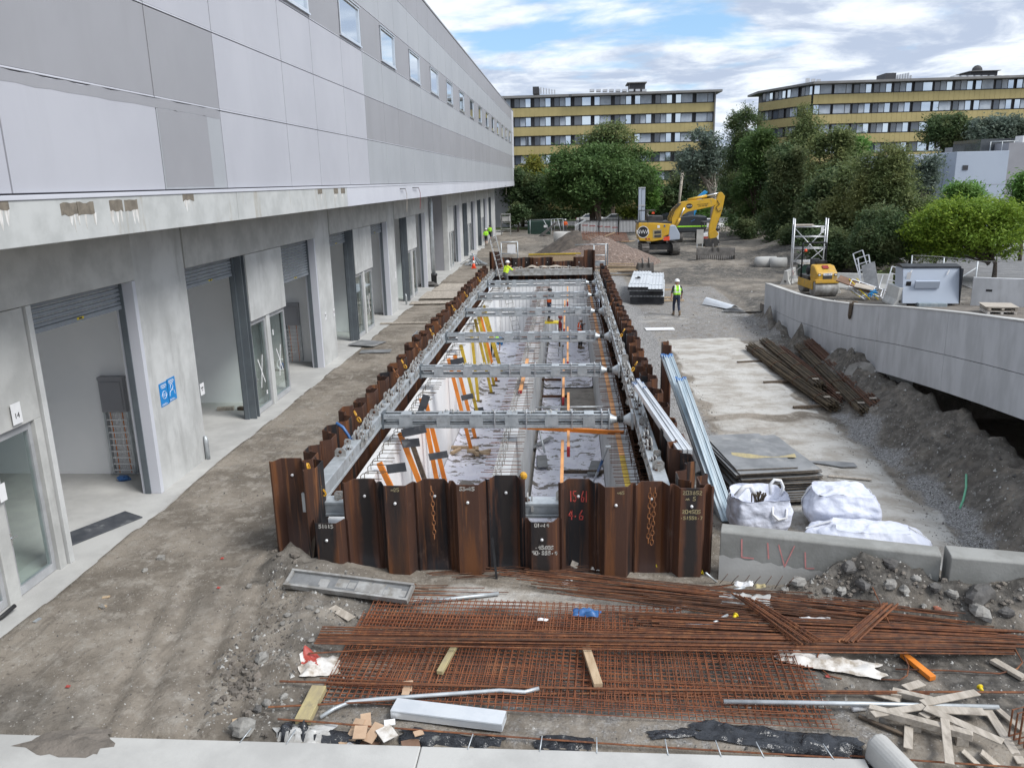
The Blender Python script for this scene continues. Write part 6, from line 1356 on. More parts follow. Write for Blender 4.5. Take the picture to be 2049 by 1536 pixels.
# bin
zb=deck_z(37.4); p=G(1862,612,zb); t=thing('skip_bin','grey blue steel front lift bin with slanting face standing behind the ramp wall','bin',(p.x,37.6,zb),R(-6)); q=MB()
w=1.22
q.prism([(-.15,.12),(1.3,.12),(1.5,1.55),(1.5,1.72),(.45,1.72),(-.25,1.0),(-.2,.4)] if 0 else [(.0,.10),(1.35,.10),(1.6,1.70),(.42,1.70)],-w,w,'x'); q.build('body',mt['shed_grey'],t,bevel=.02)
q=MB(); q.b2((w,.0,.1),(w+.03,1.5,1.70)); q.prism([(.38,1.70),(1.64,1.70),(1.64,1.78),(1.0,1.84),(.38,1.76)],-w-.03,w+.05,'x'); q.build('lid',mt['black_plastic'],t)
q=MB(); q.box((-.2,.12,.98),(1.05,.14,.34),(R(14),0,0)); q.build('fork_pocket',mt['shed_grey'],t,bevel=.01)
q=MB(); q.box((-.98,.27,1.28),(.18,.012,.5),(R(14),0,0)); q.build('label',mt['white_pl'],t); q=MB(); q.box((-.98,.19,.98),(.22,.012,.26),(R(14),0,0)); q.build('label',mt['paint_black'],t)
text('lettering','DAX',.16,mt['paint_black'],t,(-.985,.252,1.27),(R(90-14),R(-90),0)) if 0 else None
for s in (-.85,.75): q=MB(); q.bar((s,.33,1.62),(s-.1,.26,1.40),.05,.03); q.build('lid_strap',mt['white_pl'],t)
# pallets
zb=deck_z(34.5)
def pallet(label,x,y,z,rz,m):
    t=thing('pallet',label,'pallet',(x,y,z),rz,None); q=MB()
    for i in range(3): q.b2((-.6,-.55+.5*i,0),(.6,-.45+.5*i,.10))
    q.build('bearers',mt[m],t); q=MB()
    for i in range(7): q.b2((-.6+.175*i,-.56,.101),(-.48+.175*i,.56,.122)); 
    for i in range(3): q.b2((-.58+.53*i,-.56,-.02),(-.48+.53*i,.56,-.001))
    q.build('deck_boards',mt[m],t)
p=G(1972,618,zb)
pallet('white painted pallet at the bottom of the pair behind the ramp wall',p.x,34.8,zb+.02,R(78),'white_dirty'); pallet('weathered timber pallet lying on the white one',p.x,34.8,zb+.18,R(80),'timber_grey')
loose('ply_sheet','pale warped ply sheet on top of the two pallets','board',lambda q:q.box((0,0,0),(1.3,1.25,.015)),mt['timber_grey'],(p.x+.02,34.85,zb+.325),R(76))
loose('timber_stack','blue grey stack of boards between the bin and the parapet','boards',lambda q:[q.box((0,i*.16,.06*k),(1.2,.12,.05)) for i in range(5) for k in range(3)],mt['galv_blue'],(p.x-1.6,37.3,deck_z(37)),R(-8))
# jersey barriers
def jersey(label,x,y,z,rz,L=2.0,m='concrete_light'):
    t=thing('road_barrier',label,'barrier',(x,y,z),rz); q=MB(); q.prism([(-.30,0),(.30,0),(.30,.1),(.17,.35),(.10,.9),(-.10,.9),(-.17,.35),(-.30,.1)],-L/2,L/2,'x'); q.build('block',mt[m],t,bevel=.015); q=MB(); 
    for s in (-1,1): q.lathe([(.09,-.02),(.09,.01)],(s*(L/2-.02),0,.25),10,'x')
    q.build('socket',mt['stone_dark'],t); return t
p=G(1572,566,.0); t=jersey('pale road barrier with red sprayed letters left of the scaffold tower',p.x+.2,51.2,.0,R(62),2.4); q=MB(); strokes(q,'LP5',(-.35,-.19,.55),(1,0,0),(0,.25,.97),.22,.02); q.build('lettering',mt['paint_red'],t)
jersey('road barrier right of the yellow roller',G(1683,585,.3).x,46.5,.15,R(84),2.4,'concrete'); jersey('road barrier behind the scattered scaffold parts',17.0,47.5,.1,R(-20),3.4,'concrete'); jersey('road barrier standing end on beside the grey bin',G(1793,608,.6).x,38.8,.55,R(85),1.8,'concrete')
t=thing('wheelie_bin','dark green bin behind the scaffold tower','bin',(15.4,52.3,0)); q=MB(); q.prism([(-.5,.1),(.5,.1),(.6,1.1),(-.6,1.1)],-.4,.4,'y'); q.build('body',mt['green_bin'],t,bevel=.02); q=MB(); q.b2((-.65,-.45,1.1),(.65,.45,1.3)); q.build('load',mt['white_dirty'],t)
# scaffold tower
t=thing('scaffold_tower','aluminium scaffold tower standing behind the yellow roller','scaffold',(G(1606,568,.05).x+.25,50.5,.0),R(-9)); W2,D2,Hh=.95,.42,4.05
for sx in (-1,1):
    for sy in (-1,1): q=MB(); q.tube((sx*W2,sy*D2,0),(sx*W2,sy*D2,Hh),.04,8); q.build('post',mt['alu'],t); q=MB(); q.lathe([(.09,0),(.09,.12)],(sx*W2,sy*D2,0),10,'x'); q.build('castor',mt['black_rubber'],t)
for z in (.45,1.45,2.25,2.95,3.55):
    q=MB()
    for sy in (-1,1): q.tube((-W2,sy*D2,z),(W2,sy*D2,z),.028,6)
    for sx in (-1,1): q.tube((sx*W2,-D2,z+.05),(sx*W2,D2,z+.05),.028,6)
    q.build('ledger',mt['alu'],t)
for a,b in (((-W2,-D2,3.5),(W2,-D2,1.5)),((W2,D2,3.4),(-W2,D2,1.2)),((-W2,D2,.5),(W2,D2,2.2))): q=MB(); q.tube(a,b,.025,6); q.build('brace',mt['alu'],t)
q=MB(); q.b2((-W2,-D2,3.62),(W2*.2,D2,3.68)); q.build('platform',mt['timber_grey'],t)
q=MB(); q.box((W2-.3,-D2-.03,3.4),(.16,.02,.42)); q.build('tag',mt['white_pl'],t)
# heap of scaffold frames
rnd=random.Random(31); zb=deck_z(42)
def frame(label,c,w,l,rot,m='alu'):
    t=thing('scaffold_ladder',label,'scaffold part',c,rot); q=MB()
    for s in (-1,1): q.b2((s*w/2-.025,0,-.025),(s*w/2+.025,l,.025))
    n=int(l/.35)
    for i in range(n+1): q.b2((-w/2,i*l/n-.018,-.018),(w/2,i*l/n+.018,.018))
    q.build('frame',mt[m],t); return t
p=G(1760,600,zb); frame('ladder frame standing at the right end of the scaffold heap',(p.x+.2,40.5,zb+.05),.75,1.75,(R(68),R(14),R(-14))); frame('second ladder frame right in the scaffold heap',(p.x+.75,40.3,zb),.5,1.6,(R(62),R(18),R(-8)))
frame('ladder frame lying on the left side of the scaffold heap',(p.x-1.55,41.2,zb+.9),.55,2.3,(R(-22),R(35),R(-125)))
frame('steep ladder frame in the middle of the scaffold heap',(p.x-.5,41.5,zb+.3),.55,2.4,(R(50),R(-20),R(-28))); frame('upper ladder frame in the middle of the scaffold heap',(p.x-.35,42,zb+.5),.5,2.4,(R(52),R(-25),R(-25)))
for i in range(14):
    a=rnd.uniform(-.4,.4); loose('scaffold_tube','loose aluminium tube in the scaffold heap','tube',lambda q:q.tube((0,0,0),(rnd.uniform(-.9,.9),1.3,rnd.uniform(.1,.9)),.03,6),mt['alu' if i%3 else 'yellow_plastic'],(p.x-.75+rnd.uniform(-.7,.7),40.4+rnd.uniform(-.3,.6),zb+.1+rnd.random()*.3),a,'loose tubes in the scaffold heap')
for i in range(3): loose('platform_board',['red brown platform board on the left of the scaffold heap','pinkish short board on the scaffold heap','dark grey platform board in the middle of the scaffold heap'][i],'board',lambda q:q.box((0,0,0),[(.6,1.7,.06),(.5,.9,.05),(.65,1.9,.06)][i]),mt[['brown_board','timber_grey','ply_dark'][i]],[(p.x-1.35,41.2,zb+.85),(p.x-1.0,40.8,zb+.75),(p.x-.45,41.6,zb+1.1)][i],[(R(-18),R(20),R(-128)),(R(-10),R(15),R(-120)),(R(46),R(-22),R(-28))][i])
q=MB(); q.path([(.22*math.cos(k*.7),.15*math.sin(k*.9),.1+.03*k%.35) for k in range(22)],.03,5); o=q.build('blue_strap',mt['sky_blue']); o.location=(p.x-.8,40.2,zb+.25); tag(o,'blue straps tangled at the foot of the scaffold heap','strap')
# twisted sheet metal on the ground
p=G(1432,618); loose('sheet_metal','curled bright sheet metal offcut lying on the rough ground','sheet metal',lambda q:q.grid(lambda u,v:(-.6+.5*v+1.1*u,.9-1.8*u+.3*v,.35*math.sin(PI*v)*(1-.5*u)+.05),10,6),mt['duct_metal'],(p.x+.1,p.y+.3,gh(p.x,p.y)+.02))
loose('sheet_metal','dark bent strip lying below the curled sheet metal','sheet metal',lambda q:q.grid(lambda u,v:(1.8*u,-.5*u+.35*v,.12*math.sin(PI*u*2)*v+.06),10,4),mt['steel_dark'],(p.x+.2,p.y-1.2,gh(p.x,p.y)+.03))
loose('foam_sheet','small white sheet lying on the gravel right of the pit','sheet',lambda q:q.box((0,0,0),(1.3,.6,.02)),mt['white_pl'],gz(G(1320,658),.05),R(2))
p=G(2049,990,.3); loose('garden_hose','thin green hose at the right picture edge','hose',lambda q:q.path([(-.3,-.3,-.15),(-.15,-.1,-.05),(0,.15,.1),(.15,.5,.25)],.022,6),mt['hose_green'],(7.95,15.3,.42))
# heaps beyond the pit
def heap(label,c,rx,ry,h,m,seed,sk=0):
    def fn(u,v):
        a=u*2*PI; r=v; x=math.cos(a)*rx*r; y=math.sin(a)*ry*r; z=h*(1-r**1.25)*(1+.20*N3(x+seed,y,.45,seed)+.08*N3(x,y,1.8,seed)); return (x+sk*z,y,max(-.1,z) if r<.99 else -.15)
    q=MB(); q.grid(fn,56,26); o=q.build('spoil_heap',mt[m],None,smooth=True); o.location=c; tag(o,label,'heap'); return o
p=G(1197,520); heap('reddish crushed rock heap beyond the far end of the pit',(p.x+.2,66,.05),4.9,4.6,2.05,'road_gravel',3); 
p=G(1130,505); heap('dark earth heap behind and left of the crushed rock heap',(p.x+.5,73,.05),3.4,4,2.1,'earth_dark',6,.2)
t=mesh_sheet('rusty mesh sheet lying over the top of the crushed rock heap',(0,0),3.8,2.4,0,0,.2,.2,.014); p=PY(1210,468,67.5); t.location=(p.x,67,2.0); t.rotation_euler=(R(14),R(3),R(3)); 
loose('timber_plank','short pale stick lying on the mesh on the crushed rock heap','timber',lambda q:q.box((0,0,0),(.9,.1,.06)),mt['timber'],(p.x+.4,67,2.2),(0,R(-18),R(10)))
p=G(1128,485); t=thing('concrete_pipe','short upright concrete pipe ring left of the dark earth heap','pipe',(p.x,82,0)); q=MB(); q.lathe([(1.0,0),(1.0,1.5),(.85,1.5),(.85,.1)],n=24); q.build('ring',mt['concrete_light'],t)
# buckets lying on the ground
def bucket(label,c,rz,w,sieve=True,tilt=0):
    t=thing('digger_bucket',label,'bucket',c,(tilt,0,rz)); prof=[(0,.95),(-.05,.35),(.12,.05),(.55,-.02),(1.0,.1),(1.25,.35)]; q=MB()
    th=.05
    inn=[(p[0]+.05,p[1]+.03) for p in prof]
    for s in (-1,1): q.prism(prof+[(.9,.7),(.35,.98)],s*w/2-.03,s*w/2+.03,'x')
    if not sieve: q.prism(prof+inn[::-1],-w/2,w/2,'x')
    else:
        q.prism(prof[:2]+inn[:2][::-1],-w/2,w/2,'x'); q.prism(prof[4:]+inn[4:][::-1],-w/2,w/2,'x')
        n=18
        for i in range(n): x=-w/2+(i+.5)*w/n; q.prism(prof[1:5]+inn[1:5][::-1],x-.03,x+.03,'x')
    q.build('shell',mt['bucket_steel'],t); q=MB()
    for s in (-.22,.22): q.prism([(-.02,.6),(.25,1.0),(.45,1.15),(.3,1.32),(.05,1.25),(-.15,.95)],s-.03,s+.03,'x')
    q.build('lugs',mt['bucket_steel'],t); return t
bucket('narrow steel bucket lying on the ground behind the metal decking stack',(G(1285,545).x,55.5,.0),R(5),1.0,False)
p=G(1610,500); loose('concrete_pipe','broken concrete pipe piece half buried near the tree line','pipe',lambda q:q.lathe([(.42,0),(.45,.5),(.45,1.5),(.35,1.5),(.3,.1)],(0,0,0),14,'x'),mt['concrete_light'],(G(1480,520).x,60.5,.35),R(5)); loose('concrete_pipe','second broken concrete pipe piece half buried near the tree line','pipe',lambda q:q.lathe([(.42,0),(.45,.5),(.45,1.2),(.35,1.2),(.3,.1)],(0,0,0),14,'x'),mt['concrete_light'],(G(1505,520).x,60.3,.3),R(-8))
# ================= people =================
DG=None
def person(label,loc,rz,pose=None,top='lime_hv',legs='cloth_dark',sleeves=None,vest=None,helmet='white_pl',shorts=False,group=None):
    J=dict(pel=(0,0,.96),ch=(0,0,1.32),nk=(0,.01,1.50),hd=(0,-.02,1.655),sl=(.19,.0,1.44),sr=(-.19,.0,1.44),el=(.25,.02,1.16),er=(-.25,.02,1.16),wl=(.26,-.05,.91),wr=(-.26,-.05,.91),
      hl=(.09,0,.93),hr=(-.09,0,.93),kl=(.10,-.02,.51),kr=(-.10,-.02,.51),al=(.10,.02,.10),ar=(-.10,.02,.10),tl=(.12,-.17,.045),tr=(-.12,-.17,.045))
    J.update(pose or {}); J={k:V(v) for k,v in J.items()}
    sleeves=sleeves or top; cal='skin' if shorts else legs
    caps=[]   # p0,r0,p1,r1,mat
    def c(a,ra,b,rb,m): caps.append((V(a),ra,V(b),rb,m))
    up=(J['ch']-J['pel']).normalized(); lat=(J['sl']-J['sr']).normalized()
    for s in (-1,1):
        c(J['pel']+lat*.06*s,.115,J['pel']+up*.16+lat*.055*s,.11,legs if 1 else top); c(J['pel']+up*.14+lat*.06*s,.115,J['ch']+lat*.075*s,.13,top); c(J['ch']+lat*.075*s,.125,J['nk']-up*.06+lat*.07*s,.085,top)
    c(J['nk']-up*.04,.062,J['hd']-V((0,0,.06)),.055,'skin')
    hd=J['hd']; fwd=V((0,-1,0)); fwd=(J.get('look',fwd)).normalized() if 'look' in J else fwd
    c(hd+V((0,0,.03)),.098,hd+fwd*.03-V((0,0,.045)),.078,'skin'); c(hd+fwd*.10-V((0,0,.01)),.012,hd+fwd*.115-V((0,0,.035)),.016,'skin'); 
    side=fwd.cross(V((0,0,1)))
    for s in (-1,1): c(hd+side*.098*s,.018,hd+side*.10*s-V((0,0,.03)),.015,'skin')
    for s,k in ((1,'l'),(-1,'r')):
        c(J['s'+k]-lat*s*.03,.072,J['e'+k],.048,sleeves)
        fa=sleeves if top!=sleeves else 'skin'
        c(J['e'+k],.045,J['w'+k],.032,fa); d=(J['w'+k]-J['e'+k]).normalized(); w=J['w'+k]; n=d.cross(lat)
        if n.length<.1: n=d.cross(V((0,1,0)))
        n.normalize(); sp=d.cross(n).normalized()
        c(w+d*.02+n*.018,.026,w+d*.085+n*.022,.026,'skin'); c(w+d*.02-n*.018,.026,w+d*.085-n*.022,.026,'skin')
        for f,(o,L) in enumerate(((-.034,.06),(-.012,.075),(.012,.07),(.034,.055))):
            a=w+d*.09+n*o; b=a+d*L*.55+sp*.008*s; e=b+d*L*.4+sp*.022*s; c(a,.0105,b,.010,'skin'); c(b,.010,e,.009,'skin')
        a=w+d*.03-n*.035; b=a+d*.045-n*.03; c(a,.013,b,.011,'skin'); c(b,.011,b+d*.03+n*.004,.010,'skin')
        c(J['h'+k],.10,J['k'+k],.066,legs); c(J['k'+k],.064,J['k'+k]*.6+J['a'+k]*.4,.062,cal); c(J['k'+k]*.6+J['a'+k]*.4,.062,J['a'+k],.046,cal)
        c(J['a'+k]+V((0,.02,-.02)),.055,J['a'+k]+V((0,0,.10)),.056,'boot'); c(J['a'+k]+(V((0,.03,-.045))),.05,J['t'+k],.042,'boot')
    q=MB()
    for p0,r0,p1,r1,m in caps:
        d=p1-p0; n=max(2,int(d.length/max(.02,min(r0,r1)*.8))+1)
        if d.length<1e-4: continue
        u=d.normalized(); pts=[];rs=[]
        for k in range(4): a=PI/2*(1-k/4); pts.append(p0-u*r0*math.sin(a)); rs.append(max(.001,r0*math.cos(a)))
        for k in range(n+1): t=k/n; pts.append(p0+d*t); rs.append(r0+(r1-r0)*t)
        for k in range(1,5): a=PI/2*k/4; pts.append(p1+u*r1*math.sin(a)); rs.append(max(.001,r1*math.cos(a)))
        q.path(pts,rs,12)
    o=q.build('body',[mt['skin']]); rm=o.modifiers.new('r','REMESH'); rm.mode='VOXEL'; rm.voxel_size=.0095; sm=o.modifiers.new('s','SMOOTH'); sm.iterations=3; sm.factor=.5
    dg=bpy.context.evaluated_depsgraph_get(); me=bpy.data.meshes.new_from_object(o.evaluated_get(dg)); old=o.data; o.modifiers.clear(); o.data=me; bpy.data.meshes.remove(old)
    names=['skin',top,sleeves,legs,'boot']; names=list(dict.fromkeys(names+[cal])); me.materials.clear()
    for n in names: me.materials.append(mt[n])
    nf=len(me.polygons); ce=np.zeros(nf*3); me.polygons.foreach_get('center',ce); ce=ce.reshape(-1,3)
    best=np.full(nf,1e9); idx=np.zeros(nf,int); who=np.zeros(nf,int)
    for i,(p0,r0,p1,r1,m) in enumerate(caps):
        a=np.array(p0); d=np.array(p1-p0); L=d@d; t=np.clip(((ce-a)@d)/L,0,1); dist=np.linalg.norm(ce-(a+t[:,None]*d),axis=1)-(r0+(r1-r0)*t)
        mk=dist<best; best[mk]=dist[mk]; idx[mk]=names.index(m); who[mk]=i
    me.polygons.foreach_set('material_index',idx.tolist()); me.polygons.foreach_set('use_smooth',[True]*nf); me.update()
    t=thing('person',label,'person',loc,rz,group); o.parent=t
    if vest:
        tors={i for i,cc in enumerate(caps) if i<6 and cc[4]==top}; vs=MB(); mp={}
        no=np.zeros(len(me.vertices)*3); me.vertices.foreach_get('normal',no); no=no.reshape(-1,3)
        sel=[p for p in me.polygons if who[p.index] in tors]
        for p in sel:
            f=[]
            for v in p.vertices:
                if v not in mp: mp[v]=len(vs.v); vs.v.append(tuple(np.array(me.vertices[v].co)+no[v]*.014))
                f.append(mp[v])
            vs.f.append(f); cz=ce[p.index]; band=abs(cz[2]-(J['pel'].z+.24))<.028 or (abs(abs(cz[0]-J['ch'].x)-.10)<.025 and cz[2]>J['pel'].z+.24); vs.m.append(1 if band else 0); vs.sm.append(True)
        vs.build('vest',[mt[vest],mt['white_pl']],t)
    if helmet:
        h=MB(); h.lathe([(.137,-.0),(.128,.025),(.12,.06),(.095,.105),(.05,.13),(.005,.138)],(0,0,0),16); h.box((fwd.x*.13,fwd.y*.13,.005),(.15,.09,.012)); x=h.build('helmet',mt[helmet],t); x.location=hd+V((0,0,.045))
    else:
        h=MB(); h.ball((0,.012,.02),(.106,.112,.10),12,8,.1,4); x=h.build('hair',mt['hair'],t); x.location=hd-fwd*.012+V((0,0,.035))
    return t
STR=dict(kl=(.10,-.16,.53),al=(.10,-.14,.11),tl=(.11,-.33,.06),kr=(-.10,.03,.50),ar=(-.10,.28,.16),tr=(-.11,.14,.05),el=(.27,.10,1.17),wl=(.29,.10,.92),er=(-.27,-.05,1.17),wr=(-.29,-.18,.95))
p=G(1353,632); person('man in white helmet and lime vest walking away across the open ground',(p.x,p.y,gh(p.x,p.y)),PI+.1,STR,'cloth_dark','denim','cloth_dark','lime_hv')
p=G(973,492); person('man in lime shirt, black shorts and white helmet walking away along the warehouse',(p.x,p.y,.02),PI,STR,'lime_hv','cloth_dark',None,None,'white_pl',True)
p=G(979,484); person('bare headed man in lime shirt ahead of the helmeted man along the warehouse',(p.x,p.y+1,.02),PI-.2,dict(wl=(.12,-.20,1.0),wr=(-.15,-.2,1.02)),'lime_hv','cloth_dark',None,None,None,True)
CL=dict(pel=(0,.16,.90),ch=(0,.02,1.22),nk=(0,-.03,1.39),hd=(0,-.07,1.54),sl=(.19,-.0,1.34),sr=(-.19,-.0,1.34),el=(.24,-.22,1.18),er=(-.24,-.22,1.16),wl=(.2,-.42,1.28),wr=(-.2,-.40,1.15),hl=(.09,.15,.88),hr=(-.09,.15,.88),kl=(.10,-.10,.58),kr=(-.10,.03,.46),al=(.10,-.02,.28),ar=(-.10,.02,.10),tl=(.1,-.20,.25),tr=(-.1,-.16,.06))
p=PY(1015,579,47.0); person('worker in fluorescent yellow shirt and white helmet climbing the long ladder',(p.x,p.y,p.z),PI-.75,CL,'yellow_hv','cloth_grey')
RE=dict(el=(.30,-.22,1.32),wl=(.34,-.42,1.42),er=(-.30,-.18,1.28),wr=(-.30,-.42,1.36),hd=(0,-.05,1.64))
p=PY(1099,643,42.5); person('worker in orange vest standing on the platform ladder reaching to the dividing wall',(p.x,p.y,p.z),PI/2+.2,RE,'orange_hv','denim','cloth_grey',None,'black_plastic')
loose('work_platform','yellow topped work platform under the reaching worker','platform',lambda q:(q.b2((-.5,-.35,-.06),(.5,.35,0),0),[q.tube((s*.45,u*.3,-.05),(s*.5,u*.35,ZFL-p.z+.03),.025,6,1) for s in (-1,1) for u in (-1,1)]),[mt['yellow_plastic'],mt['alu']],(p.x,p.y,p.z-.005))
p=PY(1161,633,44.0); person('worker in orange vest and white helmet standing at the right wall of the pit',(p.x,p.y,ZFL+.03),2.2,dict(el=(.22,-.16,1.2),wl=(.05,-.25,1.35),hd=(0,-.05,1.62)),'cloth_grey','cloth_dark','cloth_grey','orange_hv')
p=PY(1122,640,44.6); person('worker in dark red clothes half hidden behind the orange beam',(p.x-.05,p.y,ZFL+.03),PI/2,None,'dark_red','cloth_dark',None,None,'red')
BD=dict(pel=(0,.10,.82),ch=(0,-.22,1.02),nk=(0,-.40,1.06),hd=(0,-.53,1.05),sl=(.18,-.33,1.05),sr=(-.18,-.33,1.05),el=(.22,-.42,.80),er=(-.22,-.42,.80),wl=(.15,-.52,.58),wr=(-.15,-.52,.58),hl=(.09,.1,.80),hr=(-.09,.1,.80),kl=(.12,-.08,.46),kr=(-.12,-.08,.46))
p=G(990,716,ZFL); person('worker in black bending down in the left chamber beside the yellow props',(p.x-.1,p.y,ZFL+.03),.6,BD,'cloth_dark','cloth_dark',None,None,'lime_hv')
p=PY(1131,446,101); person('person in red orange coat standing at the far black fence',(p.x,101,.06),PI,dict(pel=(0,0,.96)),'orange_hv','cloth_grey',None,None,'white_pl')
# ================= excavator =================
YE=72.5
def tr(pts,y,c): return [((PY(1250+a/6.827,350+b/6.827,y)-c).x,(PY(1250+a/6.827,350+b/6.827,y)-c).z) for a,b in pts]
c0=V((G(1317,508).x,YE,.05)); E=thing('excavator','large yellow excavator with bent boom standing right of the crushed rock heap','excavator',c0)
q=MB(); q.prism(tr([(190,655),(400,655),(620,668),(640,700),(600,820),(525,845),(525,885),(380,912),(200,902),(180,800)],YE-1.3,c0),-1.35,1.35,'y'); q.build('house',mt['mach_yellow'],E,bevel=.06)
q=MB(); q.prism(tr([(615,690),(690,690),(752,800),(750,880),(600,895),(600,820)],YE-1.3,c0),-1.37,1.2,'y'); q.build('grey_cover',mt['shed_grey'],E,bevel=.05)
a=tr([(170,640),(640,640),(640,662),(170,662)],YE-1.3,c0); q=MB(); q.prism(a,-1.25,1.3,'y'); q.build('top_deck',mt['mach_dark'],E)
a=tr([(315,560),(520,560),(525,655),(310,655)],YE,c0); q=MB(); q.prism(a,-.1,1.25,'y'); q.build('cab',mt['mach_dark'],E,bevel=.05)
q=MB(); cc=tr([(210,490),(210,650),(430,490),(430,650),(320,490)],YE-1.2,c0)
for y in (-1.15,-.2):
    q.tube((cc[0][0],y,cc[0][1]),(cc[1][0],y,cc[1][1]),.03,6); q.tube((cc[0][0],y,cc[0][1]),(cc[2][0],y,cc[0][1]),.03,6); q.tube((cc[4][0],y,cc[0][1]),(cc[4][0],y,cc[1][1]),.03,6)
q.tube((cc[0][0],-1.15,cc[0][1]),(cc[0][0],-.2,cc[0][1]),.03,6); q.build('handrail',mt['mach_dark'],E)
a=tr([(370,505),(400,505),(405,530),(365,530)],YE,c0); q=MB(); q.prism(a,-.3,-.15,'y'); q.build('beacon',mt['orange_cone'],E)
# logo and marks on the flank (facing the camera)
yl=-1.355; ce=tr([(252,780)],YE-1.35,c0)[0]
q=MB(); n=28; q.add([(ce[0]+.50*math.cos(k*2*PI/n),yl-.004,ce[1]+.52*math.sin(k*2*PI/n)) for k in range(n)],[tuple(range(n))]); q.build('logo_rim',mt['white_pl'],E); q=MB(); q.add([(ce[0]+.45*math.cos(k*2*PI/n),yl-.008,ce[1]+.47*math.sin(k*2*PI/n)) for k in range(n)],[tuple(range(n))]); q.build('logo',mt['paint_black'],E)
text('lettering','NWA',.46,mt['white_pl'],E,(ce[0]-.03,yl-.012,ce[1]),(PI/2,0,0))
a=tr([(385,752),(505,740),(505,855),(385,862)],YE-1.35,c0); q=MB(); q.prism(a,yl-.012,yl+.01,'y'); q.build('side_door',mt['timber_yellow'],E)
for k in range(2):
    a=tr([(405,768+k*55),(495,760+k*55),(495,800+k*52),(405,806+k*50)],YE-1.35,c0); q=MB(); q.prism(a,yl-.02,yl-.013,'y'); q.build('grille',mt['mach_dark'],E)
for k,x in enumerate((280,318)):
    a=tr([(x,865),(x+22,862),(x+30,888),(x+5,886)],YE-1.35,c0); q=MB(); q.prism(a,yl-.01,yl,'y'); q.build('hazard_stripe',mt['red'],E)
a=tr([(530,855),(612,835),(612,895),(530,898)],YE-1.37,c0); q=MB(); q.prism(a,-1.40,-1.36,'y'); q.build('hazard_panel',mt['orange_cone'],E)
a=tr([(445,688),(480,688),(480,725),(445,725)],YE-1.35,c0); q=MB(); q.prism(a,yl-.01,yl,'y'); q.build('decal',mt['white_pl'],E); a=tr([(535,685),(555,685),(555,712),(535,712)],YE-1.35,c0); q=MB(); q.prism(a,yl-.01,yl,'y'); q.build('decal',mt['blue_plastic'],E)
BM=[(590,640),(585,580),(620,500),(700,410),(780,365),(900,350),(1195,318),(1250,345),(1245,405),(1190,432),(860,502),(790,545),(735,620),(700,695),(630,700)]
q=MB(); q.prism(tr(BM,YE,c0),-.26,.26,'y'); q.build('boom',mt['mach_yellow'],E,bevel=.03)
q=MB(); q.prism(tr([(1245,350),(1280,238),(1322,235),(1365,290),(1330,470),(1285,600),(1235,740),(1205,865),(1140,865),(1150,700),(1190,540),(1215,440)],YE,c0),-.2,.2,'y'); q.build('stick',mt['mach_yellow'],E,bevel=.03)
def cyl(a,b,r,m,name,y=0): 
    P=tr([a,b],YE,c0); q=MB(); q.tube((P[0][0],y,P[0][1]),(P[1][0],y,P[1][1]),r,10); q.build(name,mt[m],E)
cyl((860,345),(1120,287),.13,'mach_yellow','stick_cylinder'); cyl((1120,287),(1285,248),.06,'alu_bright','stick_rod')
for y in (-.36,.36): cyl((695,700),(745,590),.12,'mach_yellow','lift_cylinder',y); cyl((745,590),(805,448),.06,'alu_bright','lift_rod',y)
cyl((1330,440),(1270,640),.08,'mach_yellow','bucket_cylinder'); cyl((1270,640),(1240,740),.045,'alu_bright','bucket_rod')
q=MB(); q.prism(tr([(1140,790),(1230,740),(1275,800),(1245,860),(1160,885)],YE,c0),-.24,.24,'y'); q.build('linkage',mt['mach_yellow'],E,bevel=.02); q=MB(); q.prism(tr([(1095,880),(1250,850),(1290,960),(1100,985)],YE,c0),-.3,.3,'y'); q.build('quick_hitch',mt['mach_dark'],E)
for k in range(4):
    P=tr([(600+k*12,660),(570+k*20,590),(640+k*12,450+k*10),(735+k*10,385)],YE,c0); q=MB(); q.path([(x,-.30-.03*k,z) for x,z in P],.03,6); q.build('hydraulic_hose',mt['black_rubber'],E)
P=tr([(1255,345),(1290,400),(1240,440),(1270,500),(1310,480)],YE,c0); q=MB(); q.path([(x,-.24,z) for x,z in P],.03,6); q.build('hydraulic_hose',mt['black_rubber'],E)
lp=tr([(877,425)],YE,c0)[0]; q=MB(); q.add([(lp[0]+.28*math.cos(k*2*PI/n),-.268,lp[1]+.22*math.sin(k*2*PI/n)) for k in range(n)],[tuple(range(n))]); q.build('logo',mt['paint_black'],E); text('lettering','NWA',.19,mt['white_pl'],E,(lp[0],-.272,lp[1]),(PI/2,R(-6),0))
P=tr([(1060,396),(1058,422)],YE,c0); text('lettering','networks.com.au',.14,mt['paint_black'],E,(P[0][0],-.27,P[0][1]),(PI/2,R(-6),0)); text('lettering','1300 203 783',.14,mt['paint_black'],E,(P[1][0],-.27,P[1][1]),(PI/2,R(-6),0))
